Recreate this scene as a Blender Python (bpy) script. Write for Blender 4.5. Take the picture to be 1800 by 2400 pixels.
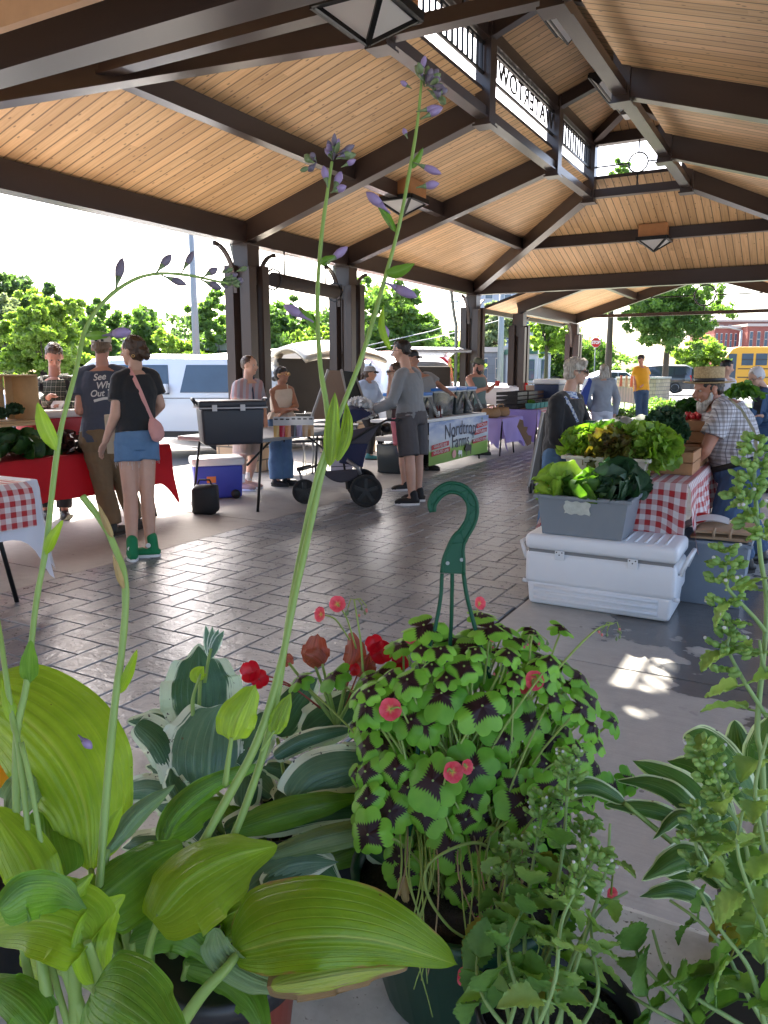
import bpy, bmesh, math, random
import numpy as np
from mathutils import Vector, Matrix, noise
from mathutils.bvhtree import BVHTree
R_ = math.radians
random.seed(7); rng = np.random.default_rng(7)
S = bpy.context.scene
for o in list(bpy.data.objects): bpy.data.objects.remove(o)
C = S.collection

# ---------------------------------------------------------------- camera, sky, sun, exposure
F_PX = 1800.0; HEAD = R_(28.94); PITCH = math.atan(331/1800); EYE = Vector((0, 0, 1.40))
Fh = Vector((-math.sin(HEAD), math.cos(HEAD), 0)); RT = Vector((math.cos(HEAD), math.sin(HEAD), 0)); ZU = Vector((0, 0, 1))
FW = math.cos(PITCH)*Fh - math.sin(PITCH)*ZU; UP = math.sin(PITCH)*Fh + math.cos(PITCH)*ZU
cd = bpy.data.cameras.new('camera'); cam = bpy.data.objects.new('camera', cd); C.objects.link(cam)
cd.sensor_fit = 'VERTICAL'; cd.sensor_height = 24; cd.lens = 24*F_PX/2400; cd.clip_start = 0.02; cd.clip_end = 900
cam.matrix_world = Matrix((( RT.x, UP.x, -FW.x, EYE.x), (RT.y, UP.y, -FW.y, EYE.y), (RT.z, UP.z, -FW.z, EYE.z), (0, 0, 0, 1)))
S.camera = cam
SUN_EL = R_(46); SUN_AZ = Vector((-.655, .755, 0)).normalized()     # where the sun stands (horizontal)
w = bpy.data.worlds.new('World'); S.world = w; w.use_nodes = True
sky = w.node_tree.nodes.new('ShaderNodeTexSky'); sky.sky_type = 'NISHITA'; sky.sun_disc = False
sky.sun_elevation = SUN_EL; sky.sun_rotation = math.atan2(SUN_AZ.x, SUN_AZ.y); sky.air_density = .8; sky.dust_density = 4.0; sky.ozone_density = .3
w.node_tree.links.new(sky.outputs[0], w.node_tree.nodes['Background'].inputs[0]); w.node_tree.nodes['Background'].inputs[1].default_value = .15
sl = bpy.data.lights.new('sun', 'SUN'); sl.energy = 4.2; sl.angle = R_(.5); sl.color = (1, .92, .80)
so = bpy.data.objects.new('sun', sl); C.objects.link(so)
sd = SUN_AZ*math.cos(SUN_EL) + ZU*math.sin(SUN_EL); so.rotation_euler = sd.to_track_quat('Z', 'Y').to_euler()
S.view_settings.view_transform = 'Standard'; S.view_settings.look = 'None'; S.view_settings.exposure = 2.6; S.view_settings.gamma = 1
S.render.engine = 'CYCLES'
S.cycles.max_bounces = 8; S.cycles.diffuse_bounces = 5; S.cycles.transparent_max_bounces = 8

def ray(x, y): return FW + RT*((x-900)/F_PX) + UP*((1200-y)/F_PX)
def at(x, y, d): return EYE + ray(x, y)*d                      # the point at depth d (metres) seen at x, y
def atZ(x, y, z=0.0): r = ray(x, y); return EYE + r*((z-EYE.z)/r.z)
def atX(x, y, X): r = ray(x, y); return EYE + r*(X/r.x)
def atY(x, y, Y): r = ray(x, y); return EYE + r*(Y/r.y)
def dep(P): return (Vector(P)-EYE).dot(FW)

# ---------------------------------------------------------------- objects
def tag(o, label=None, cat=None, group=None, kind=None):
    if label: o['label'] = label
    if cat: o['category'] = cat
    if group: o['group'] = group
    if kind: o['kind'] = kind
    return o
def thing(name, label, cat, loc=(0, 0, 0), rz=0, group=None):
    o = bpy.data.objects.new(name, None); C.objects.link(o); o.location = loc; o.rotation_euler = (0, 0, rz)
    o.empty_display_size = .1
    return tag(o, label, cat, group)
def add(name, me, mats=None, parent=None, world=True):
    o = bpy.data.objects.new(name, me); C.objects.link(o)
    if mats is not None:
        if len(me.materials): me.materials.clear()
        for m in (mats if isinstance(mats, (list, tuple)) else [mats]): me.materials.append(m)
    if parent is not None:
        o.parent = parent
        if world:      # mesh given in world coordinates: keep it there
            M = Matrix.Translation(parent.location) @ parent.rotation_euler.to_matrix().to_4x4()
            if parent.parent is not None:
                q = parent.parent
                M = Matrix.Translation(q.location) @ q.rotation_euler.to_matrix().to_4x4() @ parent.matrix_parent_inverse @ M if parent.type == 'EMPTY' else pinv(parent).inverted()
            o.matrix_parent_inverse = M.inverted()
    return o
def pinv(o):
    q = o.parent
    if q is None: return (Matrix.Translation(o.location) @ o.rotation_euler.to_matrix().to_4x4()).inverted()
    return (pinv(q).inverted() @ o.matrix_parent_inverse @ Matrix.Translation(o.location) @ o.rotation_euler.to_matrix().to_4x4()).inverted()
def copy_tree(o, parent=None):
    c = o.copy(); C.objects.link(c)
    if parent is not None: c.parent = parent
    for ch in [q for q in C.objects if q.parent == o]: copy_tree(ch, c)
    return c

def frame(z, hint=ZU):
    z = Vector(z).normalized(); h = Vector(hint)
    if abs(z.dot(h.normalized())) > .98: h = Vector((1, 0, 0)) if abs(z.x) < .9 else Vector((0, 1, 0))
    x = h.cross(z).normalized(); return x, z.cross(x).normalized(), z

class MB:
    def __init__(s): s.v = []; s.f = []; s.mi = []; s.uv = {}; s.cm = 0; s.sm = []
    def face(s, idx, uv=None, sm=False):
        if uv is not None: s.uv[len(s.f)] = uv
        s.f.append(tuple(idx)); s.mi.append(s.cm); s.sm.append(sm)
    def add(s, vs, fs, sm=False):
        b = len(s.v); s.v += [tuple(p) for p in vs]
        for f in fs: s.face([b+i for i in f], sm=sm)
    def obox(s, c, ax, ay, az):      # centre and three half-axis vectors
        c, ax, ay, az = map(Vector, (c, ax, ay, az)); vs = []
        for k in (-1, 1):
            for j in (-1, 1):
                for i in (-1, 1): vs.append(c+ax*i+ay*j+az*k)
        s.add(vs, [(0, 2, 3, 1), (4, 5, 7, 6), (0, 1, 5, 4), (2, 6, 7, 3), (0, 4, 6, 2), (1, 3, 7, 5)])
    def box(s, x0, x1, y0, y1, z0, z1):
        s.obox(((x0+x1)/2, (y0+y1)/2, (z0+z1)/2), ((x1-x0)/2, 0, 0), (0, (y1-y0)/2, 0), (0, 0, (z1-z0)/2))
    def bar(s, p, q, w, h, hint=ZU, drop=0):      # box from p to q; w across, h along hint; p, q = centre line (drop: bottom line)
        p, q = Vector(p), Vector(q); x, y, z = frame(q-p, hint)
        c = (p+q)/2 + y*(h/2*drop); s.obox(c, x*(w/2), y*(h/2), (q-p)/2)
    def tube(s, pts, r, n=8, caps=True, sm=True, flat=1.0, hint=ZU):
        pts = [Vector(p) for p in pts]; m = len(pts)
        if not hasattr(r, '__len__'): r = [r]*m
        b = len(s.v); x = None
        for i, p in enumerate(pts):
            t = (pts[min(i+1, m-1)]-pts[max(i-1, 0)])
            if t.length < 1e-9: t = Vector((0, 0, 1))
            t.normalize()
            if x is None: x, y, _ = frame(t, hint)
            else:
                x = (x - t*x.dot(t)).normalized(); y = t.cross(x)
            for k in range(n):
                a = 2*math.pi*k/n; s.v.append(tuple(p + x*(math.cos(a)*r[i]) + y*(math.sin(a)*r[i]*flat)))
        for i in range(m-1):
            for k in range(n):
                s.face((b+i*n+k, b+i*n+(k+1) % n, b+(i+1)*n+(k+1) % n, b+(i+1)*n+k), sm=sm)
        if caps: s.face([b+k for k in range(n)][::-1]); s.face([b+(m-1)*n+k for k in range(n)])
    def lathe(s, prof, c=(0, 0, 0), n=24, sx=1, sy=1, ax=None, sm=True):     # prof: (r, z) list
        c = Vector(c); b = len(s.v)
        X, Y, Zz = (Vector((1, 0, 0)), Vector((0, 1, 0)), ZU) if ax is None else frame(ax)
        for r, z in prof:
            for k in range(n):
                a = 2*math.pi*k/n; s.v.append(tuple(c + X*(r*sx*math.cos(a)) + Y*(r*sy*math.sin(a)) + Zz*z))
        for i in range(len(prof)-1):
            for k in range(n): s.face((b+i*n+k, b+i*n+(k+1) % n, b+(i+1)*n+(k+1) % n, b+(i+1)*n+k), sm=sm)
        s.face([b+k for k in range(n)][::-1]); s.face([b+(len(prof)-1)*n+k for k in range(n)])
    def ball(s, c, rx, ry=None, rz=None, n=12, X=None, Y=None, Zz=None):
        ry = ry or rx; rz = rz or rx; c = Vector(c); X = X or Vector((1, 0, 0)); Y = Y or Vector((0, 1, 0)); Zz = Zz or ZU
        b = len(s.v); m = max(6, n//2+2)
        s.v.append(tuple(c-Zz*rz))
        for i in range(1, m):
            ph = -math.pi/2+math.pi*i/m
            for k in range(n):
                a = 2*math.pi*k/n; s.v.append(tuple(c+X*(rx*math.cos(ph)*math.cos(a))+Y*(ry*math.cos(ph)*math.sin(a))+Zz*(rz*math.sin(ph))))
        s.v.append(tuple(c+Zz*rz)); t = len(s.v)-1
        for k in range(n): s.face((b, b+1+(k+1) % n, b+1+k), sm=True); s.face((t, t-n+k, t-n+(k+1) % n), sm=True)
        for i in range(m-2):
            for k in range(n): s.face((b+1+i*n+k, b+1+i*n+(k+1) % n, b+1+(i+1)*n+(k+1) % n, b+1+(i+1)*n+k), sm=True)
    def prism(s, poly, vec):      # planar polygon pushed along vec
        poly = [Vector(p) for p in poly]; vec = Vector(vec); n = len(poly); b = len(s.v)
        s.v += [tuple(p) for p in poly] + [tuple(p+vec) for p in poly]
        s.face([b+i for i in range(n)][::-1]); s.face([b+n+i for i in range(n)])
        for i in range(n): s.face((b+i, b+(i+1) % n, b+n+(i+1) % n, b+n+i))
    def grid(s, fn, nu, nv, uvf=None, sm=True):      # fn(u, v) in 0..1
        b = len(s.v)
        for j in range(nv+1):
            for i in range(nu+1): s.v.append(tuple(fn(i/nu, j/nv)))
        for j in range(nv):
            for i in range(nu):
                q = [(i, j), (i+1, j), (i+1, j+1), (i, j+1)]
                s.face([b+jj*(nu+1)+ii for ii, jj in q], uv=[(uvf(ii/nu, jj/nv) if uvf else (ii/nu, jj/nv)) for ii, jj in q], sm=sm)
    def ring(s, c, R, r, X, Y, n=32, k=8):
        c = Vector(c); pts = [c+X*(R*math.cos(2*math.pi*i/n))+Y*(R*math.sin(2*math.pi*i/n)) for i in range(n+1)]
        s.tube(pts, r, k, caps=False, hint=X.cross(Y))
    def mesh(s, name='m', bevel=0, weld=False):
        me = bpy.data.meshes.new(name); me.from_pydata(s.v, [], s.f)
        me.polygons.foreach_set('material_index', s.mi); me.polygons.foreach_set('use_smooth', s.sm)
        if s.uv:
            ul = me.uv_layers.new(name='UVMap'); a = np.zeros((len(me.loops), 2)); L = 0
            for i, f in enumerate(s.f):
                if i in s.uv: a[L:L+len(f)] = s.uv[i]
                L += len(f)
            ul.data.foreach_set('uv', a.ravel())
        if bevel:
            bm = bmesh.new(); bm.from_mesh(me)
            ed = [e for e in bm.edges if len(e.link_faces) == 2 and e.calc_face_angle(0) > .6]
            try: bmesh.ops.bevel(bm, geom=ed, offset=bevel, segments=2, affect='EDGES', profile=.6, clamp_overlap=True)
            except Exception: pass
            bm.to_mesh(me); bm.free()
        return me
    def build(s, name, mats, parent=None, bevel=0, world=True): return add(name, s.mesh(name, bevel), mats, parent, world)

def rbox(mb_or_none, c, hx, hy, hz, bev=.02, taper=0, X=Vector((1, 0, 0)), Y=Vector((0, 1, 0)), seg=3):
    """rounded box mesh (taper < 0: narrower below)"""
    bm = bmesh.new(); bmesh.ops.create_cube(bm, size=2)
    for v in bm.verts:
        k = 1+taper*(v.co.z < 0)
        v.co = Vector((v.co.x*hx*k, v.co.y*hy*k, v.co.z*hz))
    bmesh.ops.bevel(bm, geom=list(bm.edges), offset=bev, segments=seg, affect='EDGES', profile=.5, clamp_overlap=True)
    c = Vector(c)
    vs = [c+X*v.co.x+Y*v.co.y+ZU*v.co.z for v in bm.verts]; bm.verts.index_update()
    fs = [[v.index for v in f.verts] for f in bm.faces]; bm.free()
    m = mb_or_none or MB(); m.add(vs, fs, sm=True); return m

def text_mesh(s, size=.1, ext=.002, shear=0, off=0, space=1):
    cu = bpy.data.curves.new('t', 'FONT'); cu.body = s; cu.size = size; cu.extrude = ext; cu.shear = shear; cu.offset = off; cu.space_character = space
    cu.align_x = 'CENTER'; cu.align_y = 'CENTER'
    o = bpy.data.objects.new('t', cu); C.objects.link(o)
    dg = bpy.context.evaluated_depsgraph_get(); dg.update()
    me = bpy.data.meshes.new_from_object(o.evaluated_get(dg)); bpy.data.objects.remove(o); bpy.data.curves.remove(cu)
    return me
def text_obj(s, size, c, X, Y, m, parent, ext=.002, shear=0, off=0, name='lettering', arc=0, sx=1, space=1, world=True):
    me = text_mesh(s, size, ext, shear, off, space); X = Vector(X).normalized(); Y = Vector(Y).normalized(); Zn = X.cross(Y)
    for v in me.vertices:
        x, y, z = v.co; x *= sx
        y += -arc*x*x
        v.co = Vector(c)+X*x+Y*y+Zn*z
    return add(name, me, m, parent, world)
# ---------------------------------------------------------------- materials
class NT:
    def __init__(s, name):
        s.m = bpy.data.materials.new(name); s.m.use_nodes = True; s.t = s.m.node_tree; s.b = s.t.nodes['Principled BSDF']; s.out = s.t.nodes['Material Output']
    def n(s, k, **kw):
        q = s.t.nodes.new('ShaderNode'+k)
        for a, b in kw.items():
            if a in q.bl_rna.properties: setattr(q, a, b)
            else: s.set(q, a, b)
        return q
    def set(s, q, key, val):
        i = q.inputs[key] if not isinstance(key, str) or key in q.inputs else q.inputs[key.replace('_', ' ')]
        if isinstance(val, bpy.types.NodeSocket): s.t.links.new(val, i)
        else: i.default_value = val
    def math(s, op, a, b=0.0, c=0.0, clamp=False):
        q = s.t.nodes.new('ShaderNodeMath'); q.operation = op; q.use_clamp = clamp
        for i, x in enumerate((a, b, c)): s.set(q, i, x)
        return q.outputs[0]
    def noise(s, vec, scale, detail=3, rough=.5):
        q = s.t.nodes.new('ShaderNodeTexNoise'); s.set(q, 'Vector', vec); s.set(q, 'Scale', scale); s.set(q, 'Detail', detail); s.set(q, 'Roughness', rough); return q.outputs[0]
    def ramp(s, fac, pts, interp='LINEAR'):
        q = s.t.nodes.new('ShaderNodeValToRGB'); s.set(q, 0, fac); e = q.color_ramp.elements; q.color_ramp.interpolation = interp
        while len(e) > 1: e.remove(e[0])
        e[0].position = pts[0][0]; e[0].color = (*pts[0][1], 1) if hasattr(pts[0][1], '__len__') else (pts[0][1],)*3+(1,)
        for p, c in pts[1:]:
            k = e.new(p); k.color = (*c, 1) if hasattr(c, '__len__') else (c, c, c, 1)
        return q.outputs[0]
    def mix(s, f, a, b, mode='MIX'):
        q = s.t.nodes.new('ShaderNodeMix'); q.data_type = 'RGBA'; q.blend_type = mode
        s.set(q, 0, f)
        for i, x in ((6, a), (7, b)):
            if not isinstance(x, bpy.types.NodeSocket) and len(x) == 3: x = (*x, 1)
            s.set(q, i, x)
        return q.outputs[2]
    def coord(s, which='Object'): return s.n('TexCoord').outputs[which]
    def sep(s, v): q = s.n('SeparateXYZ'); s.set(q, 0, v); return q.outputs
    def comb(s, x, y, z=0.0):
        q = s.n('CombineXYZ'); s.set(q, 0, x); s.set(q, 1, y); s.set(q, 2, z); return q.outputs[0]
    def bump(s, h, strength=.3, dist=.01):
        q = s.n('Bump'); s.set(q, 'Height', h); s.set(q, 'Strength', strength); s.set(q, 'Distance', dist); s.t.links.new(q.outputs[0], s.b.inputs['Normal']); return q.outputs[0]
    def col(s, c): s.set(s.b, 'Base Color', (*c, 1) if not isinstance(c, bpy.types.NodeSocket) else c)
    def transl(s, fac, colr, nrm=None):
        t = s.n('BsdfTranslucent'); s.set(t, 0, colr if isinstance(colr, bpy.types.NodeSocket) else (*colr, 1))
        x = s.n('MixShader'); s.set(x, 0, fac); s.t.links.new(s.b.outputs[0], x.inputs[1]); s.t.links.new(t.outputs[0], x.inputs[2]); s.t.links.new(x.outputs[0], s.out.inputs[0])
_mc = {}
def mat(name, col, rough=.6, metal=0, var=.12, vs=6, bump=0, bs=40, transl=0, tcol=None, spec=.5, coat=0, sheen=0, rvar=0, alpha=1, trans=0, sss=0):
    key = name
    if key in _mc: return _mc[key]
    s = NT(name); b = s.b; oc = s.coord()
    b.inputs['Roughness'].default_value = rough; b.inputs['Metallic'].default_value = metal; b.inputs['Specular IOR Level'].default_value = spec
    b.inputs['Coat Weight'].default_value = coat; b.inputs['Coat Roughness'].default_value = .08; b.inputs['Sheen Weight'].default_value = sheen
    b.inputs['Transmission Weight'].default_value = trans; b.inputs['Alpha'].default_value = alpha
    if sss: b.inputs['Subsurface Weight'].default_value = sss; b.inputs['Subsurface Radius'].default_value = (.02, .008, .004); b.inputs['Subsurface Scale'].default_value = .6
    c = (*col, 1)
    if var:
        n = s.noise(oc, vs, 5, .6); f = s.math('MULTIPLY_ADD', n, 2*var, 1-var)
        mm = s.n('MixRGB', blend_type='MULTIPLY') if False else None
        cc = s.mix(1.0, col, s.comb3(f) if hasattr(s, 'comb3') else s.comb(f, f, f), 'MULTIPLY'); s.col(cc); c = cc
        if rvar: s.set(b, 'Roughness', s.math('MULTIPLY_ADD', n, rvar, rough-rvar/2))
    else: s.col(col)
    if bump: s.bump(s.noise(oc, bs, 4, .6), bump, .01)
    if transl: s.transl(transl, tcol or col)
    _mc[key] = s.m; return s.m

BROWN = mat('painted steel brown', (.050, .033, .027), .30, 0, .06, 2, .02, 60, rvar=.06)
BLACK = mat('black plastic', (.012, .012, .013), .45); DKM = mat('black metal', (.02, .02, .02), .4, .5)
CONC = None
def wood_ceiling():
    s = NT('tongue and groove pine'); uv = s.sep(s.coord('UV')); u, v = uv[0], uv[1]
    bd = s.math('DIVIDE', u, .128); fl = s.math('FLOOR', bd); fr = s.math('FRACT', bd)
    w1 = s.n('TexWhiteNoise', noise_dimensions='1D'); s.set(w1, 'W', fl)
    seg = s.math('FLOOR', s.math('MULTIPLY_ADD', v, .42, s.math('MULTIPLY', w1.outputs[0], 7.0)))
    w2 = s.n('TexWhiteNoise', noise_dimensions='2D'); s.set(w2, 'Vector', s.comb(fl, seg)); tint = w2.outputs[0]
    e = s.math('MINIMUM', fr, s.math('SUBTRACT', 1.0, fr)); gro = s.math('MULTIPLY', e, 11.0, clamp=True)
    gc = s.comb(s.math('MULTIPLY_ADD', u, 34.0, s.math('MULTIPLY', fl, 7.3)), s.math('MULTIPLY_ADD', v, 1.3, s.math('MULTIPLY', tint, 20.0)))
    grain = s.noise(gc, 1.0, 5, .65)
    vo = s.n('TexVoronoi', voronoi_dimensions='2D'); s.set(vo, 'Vector', s.comb(s.math('MULTIPLY', u, 8.5), s.math('MULTIPLY', v, 4.2))); s.set(vo, 'Scale', 1.0)
    kn = s.ramp(vo.outputs[0], [(0, .15), (.06, .4), (.10, 1)])
    sp = s.sep(vo.outputs['Color'])[0]; kn = s.math('MAXIMUM', kn, s.math('GREATER_THAN', sp, .4))
    base = s.ramp(grain, [(.25, (.58, .335, .15)), (.55, (.75, .49, .25)), (.8, (.83, .58, .33))])
    base = s.mix(1.0, base, s.ramp(tint, [(0, (.83, .78, .73)), (.5, (.97, .95, .93)), (1, (1.10, 1.07, 1.04))]), 'MULTIPLY')
    base = s.mix(kn, (.16, .065, .03), base); base = s.mix(gro, (.10, .045, .02), base); s.col(base)
    s.b.inputs['Roughness'].default_value = .5
    s.bump(gro, .6, .004); return s.m
WOODC = wood_ceiling()
def concrete(name, c1, c2, wet=False):
    s = NT(name); oc = s.coord()
    a = s.noise(oc, .9, 6, .6); b = s.noise(oc, 14, 5, .7); f = s.noise(oc, 120, 3, .6)
    m = s.math('ADD', s.math('MULTIPLY', a, .6), s.math('ADD', s.math('MULTIPLY', b, .28), s.math('MULTIPLY', f, .12)))
    col = s.ramp(m, [(.36, c1), (.62, c2)])
    br = s.noise(s.comb(s.math('MULTIPLY', s.sep(oc)[0], 1.5), s.math('MULTIPLY', s.sep(oc)[1], 110.0)), 1.0, 2); col = s.mix(.2, col, s.ramp(br, [(.3, c1), (.7, c2)]))
    s.set(s.b, 'Roughness', .62)
    if wet:
        x, y, z = s.sep(oc)[:3]; wn = s.noise(oc, 1.9, 5, .55); wn2 = s.noise(oc, 7, 4, .5)
        dx = s.math('MULTIPLY', s.math('SUBTRACT', x, .02), 1.0); dy = s.math('MULTIPLY', s.math('SUBTRACT', y, 4.7), .75)
        d = s.math('SQRT', s.math('ADD', s.math('MULTIPLY', dx, dx), s.math('MULTIPLY', dy, dy)))
        k = s.math('ADD', s.math('MULTIPLY', wn, .75), s.math('MULTIPLY', wn2, .35)); k = s.math('SUBTRACT', k, s.math('MULTIPLY', d, .30))
        wf = s.math('MULTIPLY', s.math('SUBTRACT', k, .26), 24.0, clamp=True)
        col = s.mix(wf, col, s.mix(1.0, col, (.30, .31, .33), 'MULTIPLY')); s.set(s.b, 'Roughness', s.math('MULTIPLY_ADD', wf, -.5, .62))
    vo = s.n('TexVoronoi'); s.set(vo, 'Vector', oc); s.set(vo, 'Scale', 5.0); sp = s.math('MULTIPLY', s.math('LESS_THAN', vo.outputs[0], .045), s.math('GREATER_THAN', s.sep(vo.outputs['Color'])[1], .5)); st = s.math('MULTIPLY', s.math('SUBTRACT', s.noise(oc, 2.6, 6, .7), .56), 5.0, clamp=True)
    col = s.mix(s.math('MULTIPLY', sp, .6), col, (.06, .055, .05)); col = s.mix(s.math('MULTIPLY', st, .45), col, tuple(x*.45 for x in c1))
    s.col(col); s.bump(s.math('ADD', s.math('MULTIPLY', f, .6), s.math('MULTIPLY', br, .4)), .35, .003); return s.m
CONC = concrete('brushed concrete', (.29, .28, .26), (.44, .43, .40), wet=True)
CONC2 = concrete('pale concrete', (.28, .27, .25), (.40, .385, .36))
ASPH = concrete('asphalt', (.10, .10, .10), (.17, .168, .165))
def paver():
    s = NT('sealed stamped pavers'); oc = s.coord(); uv = s.coord('UV')
    wn = s.n('TexWhiteNoise', noise_dimensions='2D'); s.set(wn, 'Vector', uv)
    a = s.noise(oc, 1.2, 5, .6); b = s.noise(oc, 22, 5, .65); c = s.noise(oc, 9, 3, .8)
    f = s.math('ADD', s.math('MULTIPLY', a, .4), s.math('ADD', s.math('MULTIPLY', b, .35), s.math('MULTIPLY', wn.outputs[0], .25)))
    s.col(s.ramp(f, [(.3, (.115, .123, .134)), (.5, (.18, .19, .203)), (.7, (.265, .277, .292))]))
    s.set(s.b, 'Roughness', s.math('MULTIPLY_ADD', b, .42, .11)); s.b.inputs['Specular IOR Level'].default_value = .62; s.b.inputs['Coat Weight'].default_value = .0; s.b.inputs['Coat Roughness'].default_value = .14
    wv = s.noise(oc, 5, 5, .75); nb = s.bump(s.math('ADD', s.math('MULTIPLY', wv, 1.6), s.math('ADD', s.math('MULTIPLY', c, .8), s.math('MULTIPLY', b, .3))), .8, .0055); s.t.links.new(nb, s.b.inputs['Coat Normal']); return s.m
PAVER = paver()
GROUT = mat('grout', (.035, .034, .034), .7)
GRASS = mat('grass blades', (.09, .16, .02), .6, 0, .3, 3, .3, 60)
GLASS = mat('tinted glass', (.03, .04, .05), .06, 0, 0, spec=.8)
GLASSB = mat('pale glass', (.045, .075, .11), .10, 0, .3, 2, spec=.7)
def leafmat(name, c1, c2, rough=.45, tr=.35, tcol=None, vs=.35, var=None):
    s = NT(name); oc = s.coord(); n = s.noise(oc, vs, 4, .7)
    wn = s.n('TexWhiteNoise', noise_dimensions='3D'); g = s.n('NewGeometry'); s.set(wn, 'Vector', g.outputs['Position']) if False else None
    rnd = s.n('ObjectInfo').outputs['Random']
    f = s.math('ADD', n, s.math('MULTIPLY_ADD', rnd, .2, -.1)); c = s.ramp(f, [(.3, c1), (.7, c2)]); s.col(c); s.b.inputs['Roughness'].default_value = rough
    tc = s.mix(1.0, c, tcol or (1.6, 1.9, .5), 'MULTIPLY'); s.transl(tr, tc); return s.m
LEAF_A = leafmat('tree leaves green', (.09, .16, .045), (.165, .26, .07), tr=.55, tcol=(1.35, 1.6, .7))
LEAF_B = leafmat('tree leaves yellow green', (.15, .235, .045), (.26, .36, .075), tr=.55, tcol=(1.35, 1.55, .65))
LEAF_C = leafmat('tree leaves grey green', (.16, .21, .11), (.26, .31, .18), tr=.45, tcol=(1.3, 1.4, .8))
LEAF_D = leafmat('tree leaves dark', (.07, .125, .05), (.125, .195, .07), tr=.48, tcol=(1.3, 1.5, .8))
BARK = mat('bark', (.075, .058, .042), .85, 0, .3, 8, .5, 30)
def gingham(name, c1, c2, size=.032, lin=None):
    s = NT(name); uv = s.sep(s.coord('UV')); out = []
    for k in (0, 1):
        f = s.math('FRACT', s.math('DIVIDE', uv[k], size*2)); out.append(s.math('GREATER_THAN', f, .5))
    t = s.math('MULTIPLY', s.math('ADD', out[0], out[1]), .5); fine = s.noise(s.coord('UV'), 900, 2)
    mid = tuple((a+b)/2 for a, b in zip(c1, c2)); s.col(s.ramp(t, [(0, c1), (.25, c1), (.26, mid), (.74, mid), (.75, c2)], 'CONSTANT')); s.b.inputs['Roughness'].default_value = .75
    s.bump(fine, .15, .002); s.transl(.2, (.6, .3, .3)); return s.m
GING = gingham('red white check cloth', (.78, .75, .73), (.50, .015, .02))
GINGS = gingham('red white stripe cloth', (.78, .72, .70), (.55, .03, .03), .02)
def plaid(name, base, a, b, su=.05):
    s = NT(name); o = s.sep(s.coord('Object')); h = s.math('ADD', s.math('MULTIPLY', o[0], .8), s.math('MULTIPLY', o[1], .6)); col = base
    for co in (h, o[2]):
        f = s.math('FRACT', s.math('DIVIDE', co, su)); g1 = s.math('LESS_THAN', s.math('ABSOLUTE', s.math('SUBTRACT', f, .3)), .16); g2 = s.math('LESS_THAN', s.math('ABSOLUTE', s.math('SUBTRACT', f, .78)), .05)
        col = s.mix(s.math('MULTIPLY', g1, .5), col, a); col = s.mix(s.math('MULTIPLY', g2, .75), col, b)
    s.col(col); s.b.inputs['Roughness'].default_value = .8; s.bump(s.noise(s.coord('Object'), 12, 3), .3, .02); return s.m
def stripes(name, c1, c2, w_, ax=(1, 0, 0), duty=.5):
    s = NT(name); o = s.sep(s.coord('Object')); h = s.math('ADD', s.math('MULTIPLY', o[0], ax[0]), s.math('ADD', s.math('MULTIPLY', o[1], ax[1]), s.math('MULTIPLY', o[2], ax[2])))
    f = s.math('FRACT', s.math('DIVIDE', h, w_)); s.col(s.mix(s.math('LESS_THAN', f, duty), c1, c2)); s.b.inputs['Roughness'].default_value = .8; return s.m
def bricks(name, c1, c2, mort, sc=1.0, bw=.4, rh=.2):
    s = NT(name); g = s.coord('Object'); o = s.sep(g); v = s.comb(s.math('ADD', o[0], o[1]), o[2])
    q = s.n('TexBrick'); s.set(q, 'Vector', v); s.set(q, 'Color1', (*c1, 1)); s.set(q, 'Color2', (*c2, 1)); s.set(q, 'Mortar', (*mort, 1)); s.set(q, 'Scale', sc); s.set(q, 'Mortar Size', .012); s.set(q, 'Brick Width', bw); s.set(q, 'Row Height', rh)
    s.col(s.mix(.35, q.outputs[0], s.ramp(s.noise(g, 4, 5), [(.3, c1), (.7, c2)]), 'MULTIPLY') if False else q.outputs[0]); s.b.inputs['Roughness'].default_value = .85; s.bump(s.math('ADD', q.outputs[1], s.noise(g, 9, 4)), .3, .02); return s.m
STONE = bricks('stone blocks', (.42, .31, .21), (.31, .22, .15), (.12, .10, .08), 1.0, .36, .17)
BRICKR = bricks('red brick', (.33, .085, .06), (.26, .06, .045), (.25, .16, .13), 1.0, .5, .16)
WHITEP = mat('white plastic', (.72, .73, .74), .35, 0, .06, 4); GREYP = mat('grey plastic bin', (.20, .225, .25), .45, 0, .07, 5, .05, 80)
SKINS = {}
def skin(c=(.52, .28, .19), n='skin'):
    return mat(n, c, .5, 0, .10, 18, .08, 120, sss=.12)
SOIL = mat('potting soil', (.022, .015, .010), .95, 0, .5, 60, .9, 90)
STEM = mat('green stem', (.20, .34, .06), .4, 0, .18, 30, transl=.15)
# ---------------------------------------------------------------- ground
XL, XR, Y0, Y1 = -7.05, 1.48, 3.25, 17.0; XC = (XL+XR)/2; CL, CR = -3.55, XC*2+3.55; YA, YB = 6.38, 13.47; YM = (8.8, 11.45)
m = MB(); m.add([(-300, -60, -.12), (300, -60, -.12), (300, 420, -.12), (-300, 420, -.12)], [(0, 1, 2, 3)]); tag(m.build('parking_lot', ASPH), kind='structure')
def slab(name, x0, x1, y0, y1, nx, ny, mt, z=0.0, gap=.006):
    m = MB(); dx = (x1-x0)/nx; dy = (y1-y0)/ny
    for i in range(nx):
        for j in range(ny): m.box(x0+i*dx+gap, x0+(i+1)*dx-gap, y0+j*dy+gap, y0+(j+1)*dy-gap, z-.16, z)
    return tag(m.build(name, mt, bevel=.006), kind='structure')
slab('concrete_floor_left', -8.2, -4.43, -7.5, 25.5, 2, 15, CONC2)
slab('concrete_floor_right', -1.45, 7, -5.74, 24.6, 4, 13, CONC)
m = MB(); m.box(-4.43, -1.45, -7.5, 25.5, -.15, -.008)
bw, g_ = .165, .003
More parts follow.
